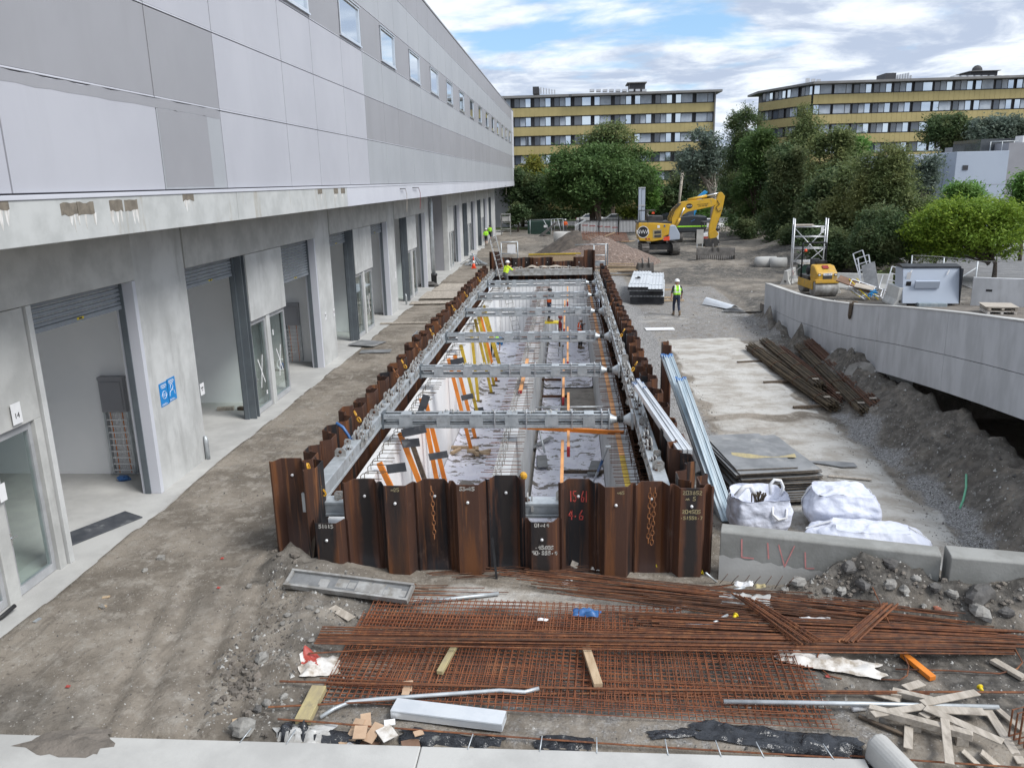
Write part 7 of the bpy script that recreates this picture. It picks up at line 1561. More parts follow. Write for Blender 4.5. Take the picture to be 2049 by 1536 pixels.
# undercarriage, tracks run towards the camera
def track(x,name='track',par=E,w=.62,L=4.3,h=.95):
    q=MB(); nseg=40; r=h/2; path=[]
    for k in range(nseg):
        s=k/nseg*(2*(L-h)+2*PI*r)
        if s<L-h: p=(-(L-h)/2+s,h,PI/2)
        elif s<L-h+PI*r: a=(s-(L-h))/r; p=((L-h)/2+r*math.sin(a),r+r*math.cos(a),PI/2-a)
        elif s<2*(L-h)+PI*r: p=((L-h)/2-(s-(L-h)-PI*r),0,-PI/2)
        else: a=(s-2*(L-h)-PI*r)/r; p=(-(L-h)/2-r*math.sin(a),r-r*math.cos(a),-PI/2-a)
        path.append(p)
    for y,z,a in path: q.box((x,y,z),(w,.20,.05),(a-PI/2,0,0)); q.box((x,y+.0,z),(w,.03,.11),(a-PI/2,0,0))
    q.build('shoes',mt['bucket_steel'],par); q=MB(); q.b2((x-w*.35,-(L-h)/2,.1),(x+w*.35,(L-h)/2,h-.08)); q.lathe([(.38,x-w*.3),(.38,x+w*.3)],(0,-(L-h)/2,h/2),14,'x'); q.lathe([(.38,x-w*.3),(.38,x+w*.3)],(0,(L-h)/2,h/2),14,'x'); q.build(name,mt['mach_dark'],par)
track(-1.32); track(1.32); q=MB(); q.b2((-1.1,-1.0,.4),(1.1,1.0,.9)); q.lathe([(.7,.9),(.7,1.15)],n=20); q.build('undercarriage',mt['mach_dark'],E)
bucket('wide slotted sieve bucket lying on the ground below the excavator boom',(G(1443,527).x,66.2,.05),PI+R(-8)+PI,3.0,True,R(-8))
# dark excavator and small loader behind
Y2=86; c2=V((G(1375,478).x,Y2,.05)); c2.x=PY(1376,470,Y2).x; D=thing('excavator','dark blue excavator with lime stripe parked behind the yellow one','excavator',c2)
q=MB(); q.prism([(-1.3,1.0),(1.55,1.0),(1.75,1.5),(1.75,2.6),(.2,2.75),(-1.4,2.6)],-1.3,1.3,'y'); q.build('house',mt['car_dark'],D,bevel=.12); q=MB(); q.b2((-1.35,-1.315,1.55),(1.7,-1.301,1.68)); q.build('stripe',mt['lime_hv'],D)
q=MB(); q.b2((-.9,-.6,2.7),(.5,1,3.7)); q.build('cab',mt['glass_dark'],D,bevel=.05); q=MB(); q.prism([(.2,2.6),(.6,2.6),(1.3,4.4),(1.9,5.0),(1.6,5.2),(.9,4.6)],-.2,.2,'y'); q.build('boom',mt['sky_blue'],D,bevel=.03); q=MB(); q.path([(.1,-1.32,2.1),(.5,-1.32,2.3)],.03,4); q.build('decal',mt['blue_plastic'],D)
track(-1.0,'track',D,.5,3.6,.9); track(1.3,'track',D,.5,3.6,.9)
c3=PY(1418,480,80); L_=thing('skid_loader','small white and red loader behind the stick of the yellow excavator','loader',(c3.x,80,.05)); q=MB(); q.prism([(-.8,.35),(.8,.35),(.8,1.35),(.3,1.4),(-.8,1.2)],-.9,.9,'y'); q.build('body',mt['white_pl'],L_,bevel=.05); q=MB(); q.b2((-.81,-.91,.7),(.4,-.90,.95)); q.build('stripe',mt['red'],L_); q=MB()
for s in (-.6,.7): 
    for y in (-.8,.8): q.tube((s,y,1.3),(s,y,2.3),.05,6)
q.b2((-.7,-.85,2.25),(.8,.85,2.35)); q.build('cab_frame',mt['mach_dark'],L_)
for s in (-.5,.5):
    for y in (-.95,.95): q=MB(); q.lathe([(.36,y-.15),(.38,y),(.36,y+.15)],(s,0,.38),14,'y'); q.build('wheel',mt['black_rubber'],L_)
p=PY(1401,470,78); loose('grey_board','pale grey upright board standing by the small loader','board',lambda q:(q.b2((-.33,0,.35),(.33,.05,1.7),0),q.b2((-.3,0,0),(-.2,.06,.35),1),q.b2((.2,0,0),(.3,.06,.35),1)),[mt['concrete_light'],mt['galv']],(p.x,78,.05))
# ================= roller =================
zb=deck_z(44); p=G(1645,592,zb); Rr=thing('road_roller','yellow ride on road roller with smooth steel drum facing the camera','roller',(p.x,43.6,zb),R(4)); Rr.scale=(.9,.9,.88)
q=MB(); q.lathe([(.50,-.68),(.52,-.66),(.52,.66),(.50,.68)],(0,0,.52),32,'x'); q.build('drum',mt['galv_dirty'],Rr); q=MB(); q.lathe([(.5,-.66),(.52,-.64),(.52,.64),(.5,.66)],(0,2.0,.52),28,'x'); q.build('drum',mt['galv_dirty'],Rr)
q=MB(); q.b2((-.76,-.15,.45),(-.70,2.3,.95)); q.b2((.70,-.15,.45),(.76,2.3,.95)); q.b2((-.72,-.50,.95),(.72,.3,1.1)); q.b2((-.7,-.52,.86),(.7,-.44,1.0)); q.build('frame',mt['roller_yellow'],Rr,bevel=.02)
q=MB(); q.prism([(-.44,1.02),(.1,1.02),(.75,1.02),(.75,1.9),(.2,1.88),(-.36,1.52),(-.44,1.4)],-.62,.62,'x'); o=q.build('hood',mt['roller_yellow'],Rr,bevel=.10)
q=MB(); q.b2((-.27,-.46,1.08),(.27,-.435,1.40)); q.build('grille',mt['mach_dark'],Rr)
q=MB(); q.b2((-.26,-.475,1.33),(.26,-.461,1.47)); q.build('number_plate',mt['white_pl'],Rr); text('lettering','A7880 G',.10,mt['blue_plastic'],Rr,(0,-.477,1.40),(PI/2,0,0))
for s in (-.48,.48): q=MB(); q.b2((s-.09,-.455,1.30),(s+.09,-.43,1.44)); q.build('headlight',mt['black_plastic'],Rr); q=MB(); q.b2((s-.06,-.46,1.33),(s+.06,-.456,1.41)); q.build('headlight',mt['white_pl'],Rr)
q=MB(); q.box((0,-.02,1.80),(.36,.3,.012),(R(31),0,0)); q.build('decal',mt['dark_red'],Rr)
for s in (-.7,.7): q=MB(); q.bar((s*.62,-.46,.9),(s*.35,-.42,1.08),.06,.03); q.build('bracket',mt['roller_yellow'],Rr)
q=MB(); q.b2((-.3,1.15,1.35),(.3,1.6,1.5)); q.prism([(1.55,1.5),(1.72,1.5),(1.8,2.15),(1.65,2.15)],-.28,.28,'x'); q.build('seat',mt['black_plastic'],Rr,bevel=.04)
q=MB(); q.b2((-.7,.8,.9),(.7,2.4,1.15)); q.build('platform',mt['mach_dark'],Rr)
q=MB(); q.tube((0,.78,1.5),(0,.95,1.95),.03,6); q.path([(.18*math.cos(k*PI/6),.95+.06*math.sin(k*PI/6),1.97+.15*math.sin(k*PI/6)) for k in range(13)],.02,6); q.b2((-.35,.72,1.85),(.35,.82,2.1)); q.build('steering_console',mt['black_plastic'],Rr)
q=MB()
for s in (-.72,.72): q.path([(s,1.9,.95),(s,1.9,3.0),(s*.96,1.9,3.1)],.05,8)
q.tube((-.70,1.9,3.1),(.70,1.9,3.1),.05,8)
for s in (-.3,.3): q.tube((s*1.0,.62,1.9),(s,.62,2.12),.025,6)
q.build('roll_bar',mt['black_plastic'],Rr); q=MB(); q.lathe([(.09,0),(.09,.14),(.03,.18)],(-.55,1.85,2.55),10); q.build('beacon',mt['orange_cone'],Rr)
q=MB(); q.ball((-.62,1.0,1.5),(.14,.25,.28),8,6); q.build('tank',mt['black_plastic'],Rr)
# ================= cars =================
def car(label,x,y,rz,m,group=None,h=1.45,L=4.4):
    t=thing('parked_car',label,'car',(x,y,.03),rz,group); q=MB(); pr=[(-L/2,.35),(-L/2+.05,.8),(-L/2+.9,.95),(-L/2+1.5,h),(.6,h),(1.45,.98),(L/2-.1,.85),(L/2,.4)]; q.prism(pr,-.85,.85,'y'); q.build('body',mt[m],t,bevel=.08)
    q=MB(); q.prism([(-L/2+1.05,.97),(-L/2+1.55,h-.08),(.55,h-.08),(1.25,1.0)],-.862,.862,'y'); q.build('windows',mt['glass_dark'],t)
    for s in (-1.3,1.35):
        for y2 in (-.82,.82): q=MB(); q.lathe([(.30,y2-.1),(.33,y2-.06),(.33,y2+.06),(.30,y2+.1)],(s,0,.33),16,'y'); w=q.build('wheel',mt['black_rubber'],t); q=MB(); q.lathe([(.19,y2-.11),(.19,y2+.11)],(s,0,.33),12,'y'); q.build('rim',mt['alu'],w)
    for s in (-.6,.6): q=MB(); q.b2((L/2-.12,s-.15,.62),(L/2-.01,s+.15,.76)); q.build('headlight',mt['white_pl'],t); q=MB(); q.b2((-L/2+.01,s-.15,.68),(-L/2+.1,s+.15,.82)); q.build('taillight',mt['red'],t)
    return t
p=PY(1412,440,103); car('white hatchback parked beyond the boom of the yellow excavator',p.x,103,R(190),'car_white',None,1.5)
p=PY(1231,440,123); car('white car on the road just left of the grey pylon',p.x,123,0,'car_white'); p=PY(1282,442,121); car('white utility vehicle on the road behind the grey pylon',p.x,121,0,'car_white',None,1.75)
p=PY(1335,440,124); car('dark car on the road behind the yellow boom',p.x,124,0,'car_dark'); p=PY(1040,425,126); car('white car glimpsed through the trunks of the fig tree at the left',p.x,126,0,'car_white'); p=PY(1168,433,125); car('white car glimpsed right of the main fig trunk',p.x+1,125,0,'car_white')
for i,(a,b,y,rz) in enumerate([(1925,470,68,20),(1968,468,66,20),(2020,472,70,200)]): p=PY(a,b,y); car(['left','middle','right'][i]+' white car parked under the bright green tree',p.x,y,R(rz),'car_white')
# ================= apartments =================
def win_mesh(kind,w=2.85,h=1.50):
    f=MB(); t=.08; f.b2((-w/2,-.06,0),(w/2,.02,t)); f.b2((-w/2,-.06,h-t),(w/2,.02,h)); 
    ms=[-w/2,-w/2+t]
    xs={0:[-w/2+.04,-w/2+.95,w/2-.04],1:[-w/2+.04,w/2-.95,w/2-.04],2:[-w/2+.04,-w/6,w/6,w/2-.04],3:[-w/2+.04,-.1,w/2-.04]}[kind]
    for x in xs: f.b2((x-.04,-.06,t),(x+.04,.02,h-t))
    g=MB(); rnd=random.Random(kind)
    for i,(a,b) in enumerate(zip(xs[:-1],xs[1:])): g.b2((a+.04,-.02,t),(b-.04,.0,h-t),[0,1,1,2][(i+kind)%4] if kind!=2 else [2,1,0][i%3])
    return f,g
WM=[]
def facade(t,o,ang,L,ztop,nfl,seed,skip=()):
    """one straight face of a block: dark wall, gold balustrade bands, windows; local x along the face"""
    rnd=random.Random(seed); Mx=Matrix.Translation(o)@Matrix.Rotation(ang,4,'Z'); pitch=3.07
    w=MB(); w.M=Mx; w.b2((0,.3,0),(L,1.0,ztop)); w.build('wall',mt['apt_dark'],t)
    for k in range(nfl):
        zw=ztop-.55-1.42-k*pitch
        b=MB(); b.M=Mx; x=0
        while x<L-.05:
            x2=min(x+.78,L); b.b2((x+.012,-.34,zw-1.50),(x2-.012,-.29,zw-.10)); x=x2
        b.b2((.02,-.285,zw-1.46),(L-.02,-.25,zw-.14)); b.build('balustrade_band',mt['gold_panel'],t)
        s=MB(); s.M=Mx; s.b2((0,-.24,zw-1.62),(L,.3,zw-1.47)); s.build('floor_slab',mt['apt_dark'],t)
        n=int(L/3.12)
        for i in range(n):
            x=(i+.5)*L/n
            if (i+k*0) in skip: continue
            kind=[0,1,2,2,0,2,0,2,2,3][(i*7+seed)%10] if rnd.random()<.9 else 2
            if not WM:
                for kk in range(4): WM.append(win_mesh(kk))
                for kk in range(4): WM[kk]=[WM[kk][0],WM[kk][1],None,None]
            e=WM[kind]; depth=.12 if kind!=2 else .26
            if e[2] is None: fo=e[0].build('window',mt['apt_dark'],t); po=e[1].build('pane',[mt['glass_sky'],mt['curtain'],mt['glass_dark']],fo); e[2]=fo; e[3]=po
            else: fo=e[2].copy(); COL.objects.link(fo); fo.parent=t; po=e[3].copy(); COL.objects.link(po); po.parent=fo
            fo.matrix_basis=Mx@Matrix.Translation((x,depth,zw))
def apt_roof(t,poly,ztop,oh=1.2):
    q=MB(); q.prism(poly,ztop-.5,ztop-.15,'z'); q.build('roof',mt['apt_roof'],t)
YA=140
zt_=PY(1400,180,YA).z; xl=PY(985,190,YA).x; xr=PY(1431,200,YA).x
t=thing('apartment_building','six storey apartment block with gold balcony bands, left of the gap in the skyline','building',(xl,YA,0)); L=xr-xl
facade(t,V((0,0,0)),0,L,zt_,6,1); 
q=MB(); q.b2((-.2,1.0,0),(L-.2,16,zt_-.6)); q.build('core',mt['apt_dark'],t); apt_roof(t,[(-1,-.9),(L*.35,-.9),(L*.36,-1.4),(L+.9,-1.4),(L+.5,16),(-1,16)],zt_)
q=MB(); q.b2((L-.2,-.72,0),(L+.0,1,zt_-.5)); q.build('end_wall',mt['apt_roof'],t)
def rb(t,b,x0,x1,y0,y1,Y,name,m,o,d=2):
    a=PY(x0,y1,Y)-o; c=PY(x1,y0,Y)-o; q=MB(); q.b2((a.x,a.y-d,a.z),(c.x,c.y+d,c.z)); q.build(name,mt[m],t)
o_=V(t.location); Yp_=YA+6
rb(t,0,1067,1079,176,190,Yp_,'roof_stack','apt_dark',o_); rb(t,0,1258,1289,169,186,Yp_,'plant_room','apt_dark',o_); rb(t,0,1253,1292,167,170,Yp_,'plant_roof','apt_roof',o_,2.5)
for i in range(6): rb(t,0,1081+i*5.5,1083.5+i*5.5,175+(i*7)%6,188,Yp_,'antenna','alu',o_,.2)
for i in range(9): rb(t,0,1180+i*13,1189+i*13,179.5,184,Yp_-2,'solar_panel','alu',o_,.8)
YB=138; zt2=PY(1800,158,YB).z; xa=PY(1628,170,YB).x; xb=PY(2075,160,YB).x; xc=PY(1522,190,150).x
t=thing('apartment_building','apartment block with gold balcony bands and a slanted left wing behind the dark trees','building',(xa,YB,0)); o_=V(t.location)
facade(t,V((0,0,0)),0,xb-xa,zt2,6,4); dx=xc-xa; dy=12; Lc=math.hypot(dx,dy); facade(t,V((dx,dy,0)),math.atan2(-dy,-dx),Lc,zt2-.02,6,2)
apt_roof(t,[(dx-.7,dy-.8),(-.4,-1.5),(xb-xa+1,-1.5),(xb-xa+1,18),(dx-1,18)],zt2); q=MB(); q.prism([(dx+.8,dy+.8),(.8,1.0),(xb-xa,1.0),(xb-xa,17),(dx+.8,17)],0,zt2-.6,'z'); q.build('core',mt['apt_dark'],t)
rb(t,0,1762,1784,149,162,YB+6,'roof_stack','apt_dark',o_); rb(t,0,1930,1984,146,156,YB+8,'plant_room','apt_dark',o_); rb(t,0,1926,1988,144,147,YB+8,'plant_roof','apt_roof',o_,2.5)
for i in range(8): rb(t,0,1784+i*5.2,1787+i*5.2,146+(i*5)%6,163,YB+6,'antenna','alu',o_,.3)
for i in range(3): rb(t,0,1612+i*11,1620+i*11,157+i,168,YB+9,'antenna_panel','alu',o_,.2)
for i in range(11): rb(t,0,1905+i*14,1915+i*14,152,157,YB+4,'solar_panel','alu',o_,.8)
p=PY(1955,142,YB+8)-o_; q=MB(); q.ball(p,(.9,.25,.9),10,6); q.tube(p+V((0,0,-1)),p,.08,6); q.build('satellite_dish',mt['apt_dark'],t)
# grey commercial building
Yc=84; a=PY(1915,304,Yc); b=PY(2021,296,Yc); c=PY(1884,303,Yc+3)
t=thing('commercial_building','blue grey flat roofed commercial building behind the bright green tree','building',(a.x,Yc,0)); o_=V(t.location)
q=MB(); q.b2((0,0,3.4),(b.x-a.x,14,a.z)); q.b2((-5,2.5,3.2),(-.02,14,a.z-.1)); q.build('upper_wall',mt['shed_grey'],t,bevel=.03)
q=MB(); q.b2((b.x-a.x+.03,.3,0),(b.x-a.x+16,14,a.z+.75)); q.build('side_wall',mt['grey_paint'],t)
q=MB(); q.b2((.3,.6,0),(b.x-a.x-.3,13,3.4)); q.build('ground_wall',mt['shed_grey'],t)
for k in range(9): q=MB(); q.b2((.5,.57,.3+k*.33),(b.x-a.x-.5,.60,.33+k*.33)); q.build('groove',mt['grey_paint'],t)
q=MB(); q.b2((-5,2.4,.2),(-.3,2.5,3.1)); q.build('glazing',mt['glass_sky'],t)
q=MB(); q.b2((.0,-.012,a.z*.62),(b.x-a.x,.0,a.z*.62+.03)); q.build('panel_joint',mt['grey_paint'],t)
q=MB(); q.b2((.7,-.06,a.z-1.75),(1.2,.01,a.z-1.3)); q.build('vent',mt['apt_dark'],t)
q=MB(); q.b2((3.6,3,a.z),(12,9,a.z+1.25)); q.build('roof_plant',mt['car_dark'],t); q=MB(); q.b2((6.4,.6,a.z),(8.6,2,a.z+1.4)); q.build('air_conditioner',mt['white_pl'],t)
q=MB(); 
for x in (3.3,4.4,5.5): q.tube((x,.4,a.z),(x,.4,a.z+.9),.04,6)
q.tube((3.3,.4,a.z+.9),(5.9,.4,a.z+.9),.04,6); q.build('roof_rail',mt['galv'],t)
# ================= trees =================
def leaves(name,C,S_,n_leaf,lsize,sig,m,parent,seed,flat=.7,asp=.36):
    rng=np.random.default_rng(seed); nC=len(C); N=nC*n_leaf
    P=np.repeat(C,n_leaf,0)+rng.normal(size=(N,3))*np.repeat(S_,n_leaf)[:,None]*np.array([1,1,flat])
    nrm=rng.normal(size=(N,3)); nrm[:,2]=np.abs(nrm[:,2])+.75; nrm/=np.linalg.norm(nrm,axis=1)[:,None]
    a=np.cross(nrm,rng.normal(size=(N,3))); a/=np.linalg.norm(a,axis=1)[:,None]; b=np.cross(nrm,a)
    s=lsize*rng.uniform(.6,1.25,size=(N,1)); Vt=np.stack([P-a*s,P+b*s*asp,P+a*s,P-b*s*asp],1).reshape(-1,3)
    me=bpy.data.meshes.new(name); me.vertices.add(N*4); me.vertices.foreach_set('co',Vt.ravel()); me.loops.add(N*4); me.loops.foreach_set('vertex_index',np.arange(N*4,dtype=np.int32))
    me.polygons.add(N); me.polygons.foreach_set('loop_start',np.arange(0,N*4,4,dtype=np.int32)); me.polygons.foreach_set('loop_total',np.full(N,4,dtype=np.int32)); me.update(calc_edges=True); me.materials.append(mt[m])
    o=bpy.data.objects.new(name,me); COL.objects.link(o); o.parent=parent; return o
def tree(label,bx,Y,leaf,bark='bark',base=None,seed=0,n=420,nl=26,ls=.22,sig=.42,blobs=11,dense=.55,group=None,trunks=1,cat='tree',name='tree',limb=1.0,shape='round',gz_=0.0):
    x0,y0,x1,y1=bx; rng=np.random.default_rng(seed); rnd=random.Random(seed)
    A=PY(x0,(y0+y1)/2,Y); Bq=PY(x1,(y0+y1)/2,Y); zt=PY((x0+x1)/2,y0,Y).z; zb=max(gz_,PY((x0+x1)/2,y1,Y).z); cx=(A.x+Bq.x)/2; rx=(Bq.x-A.x)/2; cz=(zt+zb)/2; rz=(zt-zb)/2
    bp=cx if base is None else PY(base,y1,Y).x
    t=thing(name,label,cat,(bp,Y,gz_),0,group); ry=min(rx,4.5)*.9; B_=[]
    for i in range(blobs):
        for _ in range(30):
            u=rng.uniform(-1,1,3)
            if shape=='cone': ok=abs(u[0])<.95*(1-.20*(u[2]+1)) and abs(u[1])<.9
            elif shape=='flat': ok=u[0]**2+u[1]**2<1 and u[2]>-.5+abs(u[0])*.0
            else: ok=u@u<1
            if ok: break
        k=rng.uniform(.26,.42) if shape!='cone' else rng.uniform(.22,.36)
        rr=np.array([rx*k,ry*k*1.1,min(rz*k*.95,rx*k*1.5)])
        B_.append((np.array([cx-bp+u[0]*(rx-rr[0]),u[1]*(ry-rr[1]),cz-gz_+u[2]*(rz-rr[2])]),rr))
    # trunk and limbs
    q=MB(); th=max(.12,min(rx,rz)*.055)
    for k in range(trunks):
        bx_=rnd.uniform(-.5,.5)*(trunks>1)*1.6; tip=max(.8,(zb-gz_)+rz*.7)
        top=V((bx_*1.5+(cx-bp)*.5,rnd.uniform(-.4,.4),tip)); q.path([(bx_*.5,0,-.3),(bx_*.6,0,.5),(bx_+rnd.uniform(-.15,.15),.1,tip*.5),top],[th*1.35,th*1.05,th*.85,th*.6],8)
        for (c,r) in B_[k::trunks]:
            s=V((bx_*.9+(cx-bp)*.25,0,tip*rnd.uniform(.45,.95))); e=V(c); mid=(s+e)/2+V((rnd.uniform(-.4,.4),rnd.uniform(-.3,.3),rnd.uniform(-.1,.5)))
            q.path([s,mid,e,e+V((rnd.uniform(-.5,.5)*r[0],0,r[2]*.8))],[th*.5*limb,th*.34*limb,th*.2*limb,th*.06],6)
    q.build('trunk',mt[bark],t)
    Cs=[];Ss=[]; tot=sum(r[0]*r[2] for c,r in B_)
    for c,r in B_:
        m=max(6,int(n*r[0]*r[2]/tot)); d=rng.normal(size=(m,3)); d[:,2]=d[:,2]*.9+.25; d/=np.linalg.norm(d,axis=1)[:,None]; rad=rng.uniform(dense,1.04,size=(m,1)); Cs.append(c+d*rad*r); Ss.append(np.full(m,sig)*rng.uniform(.6,1.3,m))
    Cc=np.concatenate(Cs); Sc=np.concatenate(Ss); Cc[:,2]=np.maximum(Cc[:,2],.15)
    leaves('crown',Cc,Sc,nl,ls,sig,leaf,t,seed); return t
tree('broad dark fig tree with many trunks in the middle of the far tree belt',(1048,268,1334,428),112,'leaf_fig',base=1190,seed=1,n=1400,nl=32,ls=.26,sig=.55,blobs=30,trunks=3,dense=.45)
tree('rounded front part tree of the fig group, lower and nearer',(1120,290,1290,420),108,'leaf_fig',base=1205,seed=31,n=600,nl=28,ls=.28,sig=.5,blobs=14,trunks=2,dense=.5)
tree('dark dense tree just right of the end of the warehouse',(996,318,1128,448),118,'leaf_dark',base=1040,seed=2,n=650,nl=26,ls=.30,sig=.55,blobs=15,trunks=2)
tree('yellow green tree peeping above the dark tree beside the warehouse end',(1026,306,1092,380),130,'leaf_yellow',seed=3,n=260,nl=24,ls=.28,sig=.5,blobs=7)
tree('feathery open topped tree rising behind the fig tree in front of the apartments',(1140,238,1318,330),124,'leaf_olive',base=1230,seed=4,n=300,nl=22,ls=.26,sig=.5,blobs=15,dense=.3,trunks=2,limb=1.2)
tree('mid green tree behind the grey pylon',(1250,312,1334,432),118,'leaf_mid',seed=5,n=380,nl=24,ls=.28,sig=.5,blobs=10)
tree('tall grey green gum tree with white limbs left of the dark row',(1340,242,1476,400),108,'leaf_gum','bark_pale',base=1420,seed=6,n=430,nl=24,ls=.26,sig=.5,blobs=14,dense=.35,trunks=2,limb=1.6)
tree('dark layered tree behind the street lamp',(1296,335,1420,440),124,'leaf_dark',seed=7,n=520,nl=26,ls=.30,sig=.55,blobs=13)
RW=[(1436,208,1545,478,96,'leaf_dark',1490,'tall narrow dark tree at the far left of the right hand row'),(1462,250,1560,480,90,'leaf_fig',1510,'dark bushy tree second in the right hand row'),(1522,200,1660,478,88,'leaf_olive',1585,'tall olive topped tree in front of the slanted apartment wing'),(1515,285,1625,500,80,'leaf_dark',1570,'dark tree in the middle of the right hand row'),(1600,245,1720,495,76,'leaf_olive',1665,'olive green tree above the scaffold tower'),(1590,335,1700,505,70,'leaf_dark',1640,'dark low tree left behind the scaffold tower'),(1640,305,1755,525,64,'leaf_olive',1700,'light olive tree right behind the scaffold tower')]
for i,(x0,y0,x1,y1,Y,lf,b,l) in enumerate(RW): tree(l,(x0,y0,x1,y1),Y,lf,base=b,seed=40+i,n=1150,nl=32,ls=.17,sig=.40,blobs=26,shape='cone',dense=.45)
tree('tall olive tree with forked pale trunk right of the scaffold tower',(1690,268,1842,480),59,'leaf_olive','bark_pale',base=1762,seed=50,n=1300,nl=32,ls=.125,sig=.36,blobs=24,dense=.4,trunks=1,limb=1.4)
tree('dark low tree in front of the forked pale trunk',(1690,400,1850,572),53,'leaf_dark',base=1745,seed=51,n=1200,nl=32,ls=.12,sig=.34,blobs=20)
tree('dark leaning shrubby tree left of the scattered scaffold parts',(1610,440,1735,575),56,'leaf_dark',base=1690,seed=59,n=900,nl=30,ls=.13,sig=.36,blobs=16)
tree('olive bushy tree filling the gap beside the sparse pale tree',(1770,370,1880,545),57,'leaf_olive',base=1820,seed=60,n=900,nl=30,ls=.13,sig=.36,blobs=16)
tree('sparse pale leaved tree left of the blue grey building',(1800,283,1904,440),66,'leaf_gum','bark_pale',seed=52,n=420,nl=24,ls=.16,sig=.36,blobs=12,dense=.35)
tree('mid green tree top seen between the olive trees',(1675,268,1740,330),100,'leaf_mid',seed=53,n=240,nl=22,ls=.24,sig=.45,blobs=7)
tree('bright yellow green spreading tree at the right picture edge',(1798,388,2085,548),51,'leaf_lime',base=1990,seed=54,n=1500,nl=30,ls=.12,sig=.25,blobs=40,dense=.55,trunks=1,shape='flat')
tree('fresh green round tree in front of the blue grey building',(1880,352,1992,440),72,'leaf_mid',seed=55,n=420,nl=24,ls=.18,sig=.38,blobs=11)
tree('green tree cut by the right picture edge in front of the blue grey building',(2008,318,2110,450),62,'leaf_mid',seed=56,n=420,nl=24,ls=.17,sig=.36,blobs=11)
tree('broad dark pine like tree left in front of the right apartments',(1818,224,1962,325),118,'leaf_dark',seed=57,n=520,nl=26,ls=.28,sig=.5,blobs=14,shape='flat')
tree('broad brownish dark tree right in front of the right apartments',(1915,232,2085,325),114,'leaf_gum',seed=58,n=520,nl=26,ls=.28,sig=.5,blobs=14,shape='flat',limb=1.4)
for i,(bx,Y,lf,l) in enumerate([((1752,566,1812,606),50,'leaf_olive','small scrubby bush behind the scaffold heap'),((1232,412,1280,446),119,'leaf_yellow','yellow green bush left of the grey pylon'),((1012,408,1060,458),108,'leaf_dark','dark bush beside the end of the warehouse'),((1060,420,1105,455),112,'leaf_dark','dark bush behind the green container'),((1455,430,1530,485),86,'leaf_dark','scrubby bush under the tall narrow dark tree'),((1540,440,1640,500),74,'leaf_dark','scrubby bush at the foot of the right hand row'),((1850,470,1900,500),60,'leaf_mid','small green bush under the bright tree')]):
    tree(l,bx,Y,lf,seed=70+i,n=190,nl=22,ls=.16 if Y<90 else .24,sig=.35,blobs=8,cat='bush',name='bush')
# distant trees
rng=np.random.default_rng(5); C_=[];S2=[]
for i in range(150):
    x=rng.uniform(-70,190); h=rng.uniform(5,9.5); c=np.array([x,rng.uniform(185,215),h*.5]); d=rng.normal(size=(26,3))*np.array([3,2.5,h*.28]); C_.append(c+d); S2.append(np.full(26,.9))
o=leaves('distant_trees',np.concatenate(C_),np.concatenate(S2),14,.7,.9,'leaf_dark',None,9); tag(o,'far dark belt of trees behind the apartments','trees',kind='stuff')
# hedge
t=thing('hedge','tall dark hedge along the far side of the road behind the tree trunks','hedge',(0,137,0)); C_=np.random.default_rng(14).uniform((-40,-1.2,.1),(75,1.2,5.2),(2600,3)); leaves('foliage',C_,np.full(2600,.45),18,.30,.4,'leaf_dark',t,14)
q=MB(); a=PY(1290,441,127); b=PY(1350,414,127); t=thing('hedge','clipped green hedge beyond the yellow excavator','hedge',(a.x,127,0)); C_=np.random.default_rng(4).uniform((0,-.6,.1),(b.x-a.x+6,.6,b.z),(420,3)); leaves('foliage',C_,np.full(420,.22),22,.16,.2,'leaf_mid',t,4)
# ================= fences, poles =================
a=PY(1122,472,98); b=PY(1276,472,98); t=thing('palisade_fence','black steel palisade fence with white banner beyond the heaps','fence',(a.x,98,0)); L=b.x-a.x; q=MB(); q.b2((0,-.03,.25),(L,.03,.32)); q.b2((0,-.03,1.75),(L,.03,1.82)); q.build('rails',mt['paint_black'],t)
q=MB(); n=int(L/.17)
for i in range(n): x=i*L/n; q.b2((x,-.05,.1),(x+.04,-.031,2.05))
q.build('pickets',mt['paint_black'],t)
for i in range(5): q=MB(); q.b2((i*L/4-.06,-.06,0),(i*L/4+.06,.06,2.2)); q.build('post',mt['paint_black'],t)
q=MB(); q.b2((1.7,.06,.2),(L-.1,.08,1.72)); q.build('banner',mt['white_pl'],t); q=MB()
for k in range(5): q.b2((2.6+k*.9,.055,1.15-.08*k),(3.3+k*.9,.0595,1.3-.08*k))
q.build('banner_print',mt['paint_pink'],t)
def fence_panel(label,a,b,Y,w,h,rz=0,tilt=0):
    p=PY(a,b,Y); t=thing('fence_panel',label,'fence',(p.x,Y,0),(tilt,0,rz)); q=MB(); 
    for x in (0,w): q.tube((x,0,0),(x,0,h),.03,6)
    for z in (.15,h): q.tube((0,0,z),(w,0,z),.025,6)
    q.tube((w*.55,0,h),(w*.8,0,h*.3),.04,6); q.build('frame',mt['galv'],t); q=MB()
    for i in range(24): q.tube((w*i/24,0,.15),(w*i/24,0,h),.006,3)
    for i in range(10): q.tube((0,0,.15+h*i/10),(w,0,.15+h*i/10),.006,3)
    q.build('wire',mt['steel_dark'],t)
fence_panel('temporary wire fence panel at the far left behind the rough earth',1061,470,96,2.9,2.1,R(3)); fence_panel('leaning wire fence panel before the green container',1104,470,95,1.4,2.2,R(8),R(-10))
p=PY(1083,468,98); t=thing('green_container','dark green container behind the far wire fence','container',(p.x,99,0)); q=MB(); q.b2((-1.7,0,0),(1.1,2,1.75)); q.build('body',mt['green_bin'],t,bevel=.03); q=MB(); q.b2((.3,-.02,1.0),(.75,-.001,1.3)); q.build('label',mt['white_pl'],t)
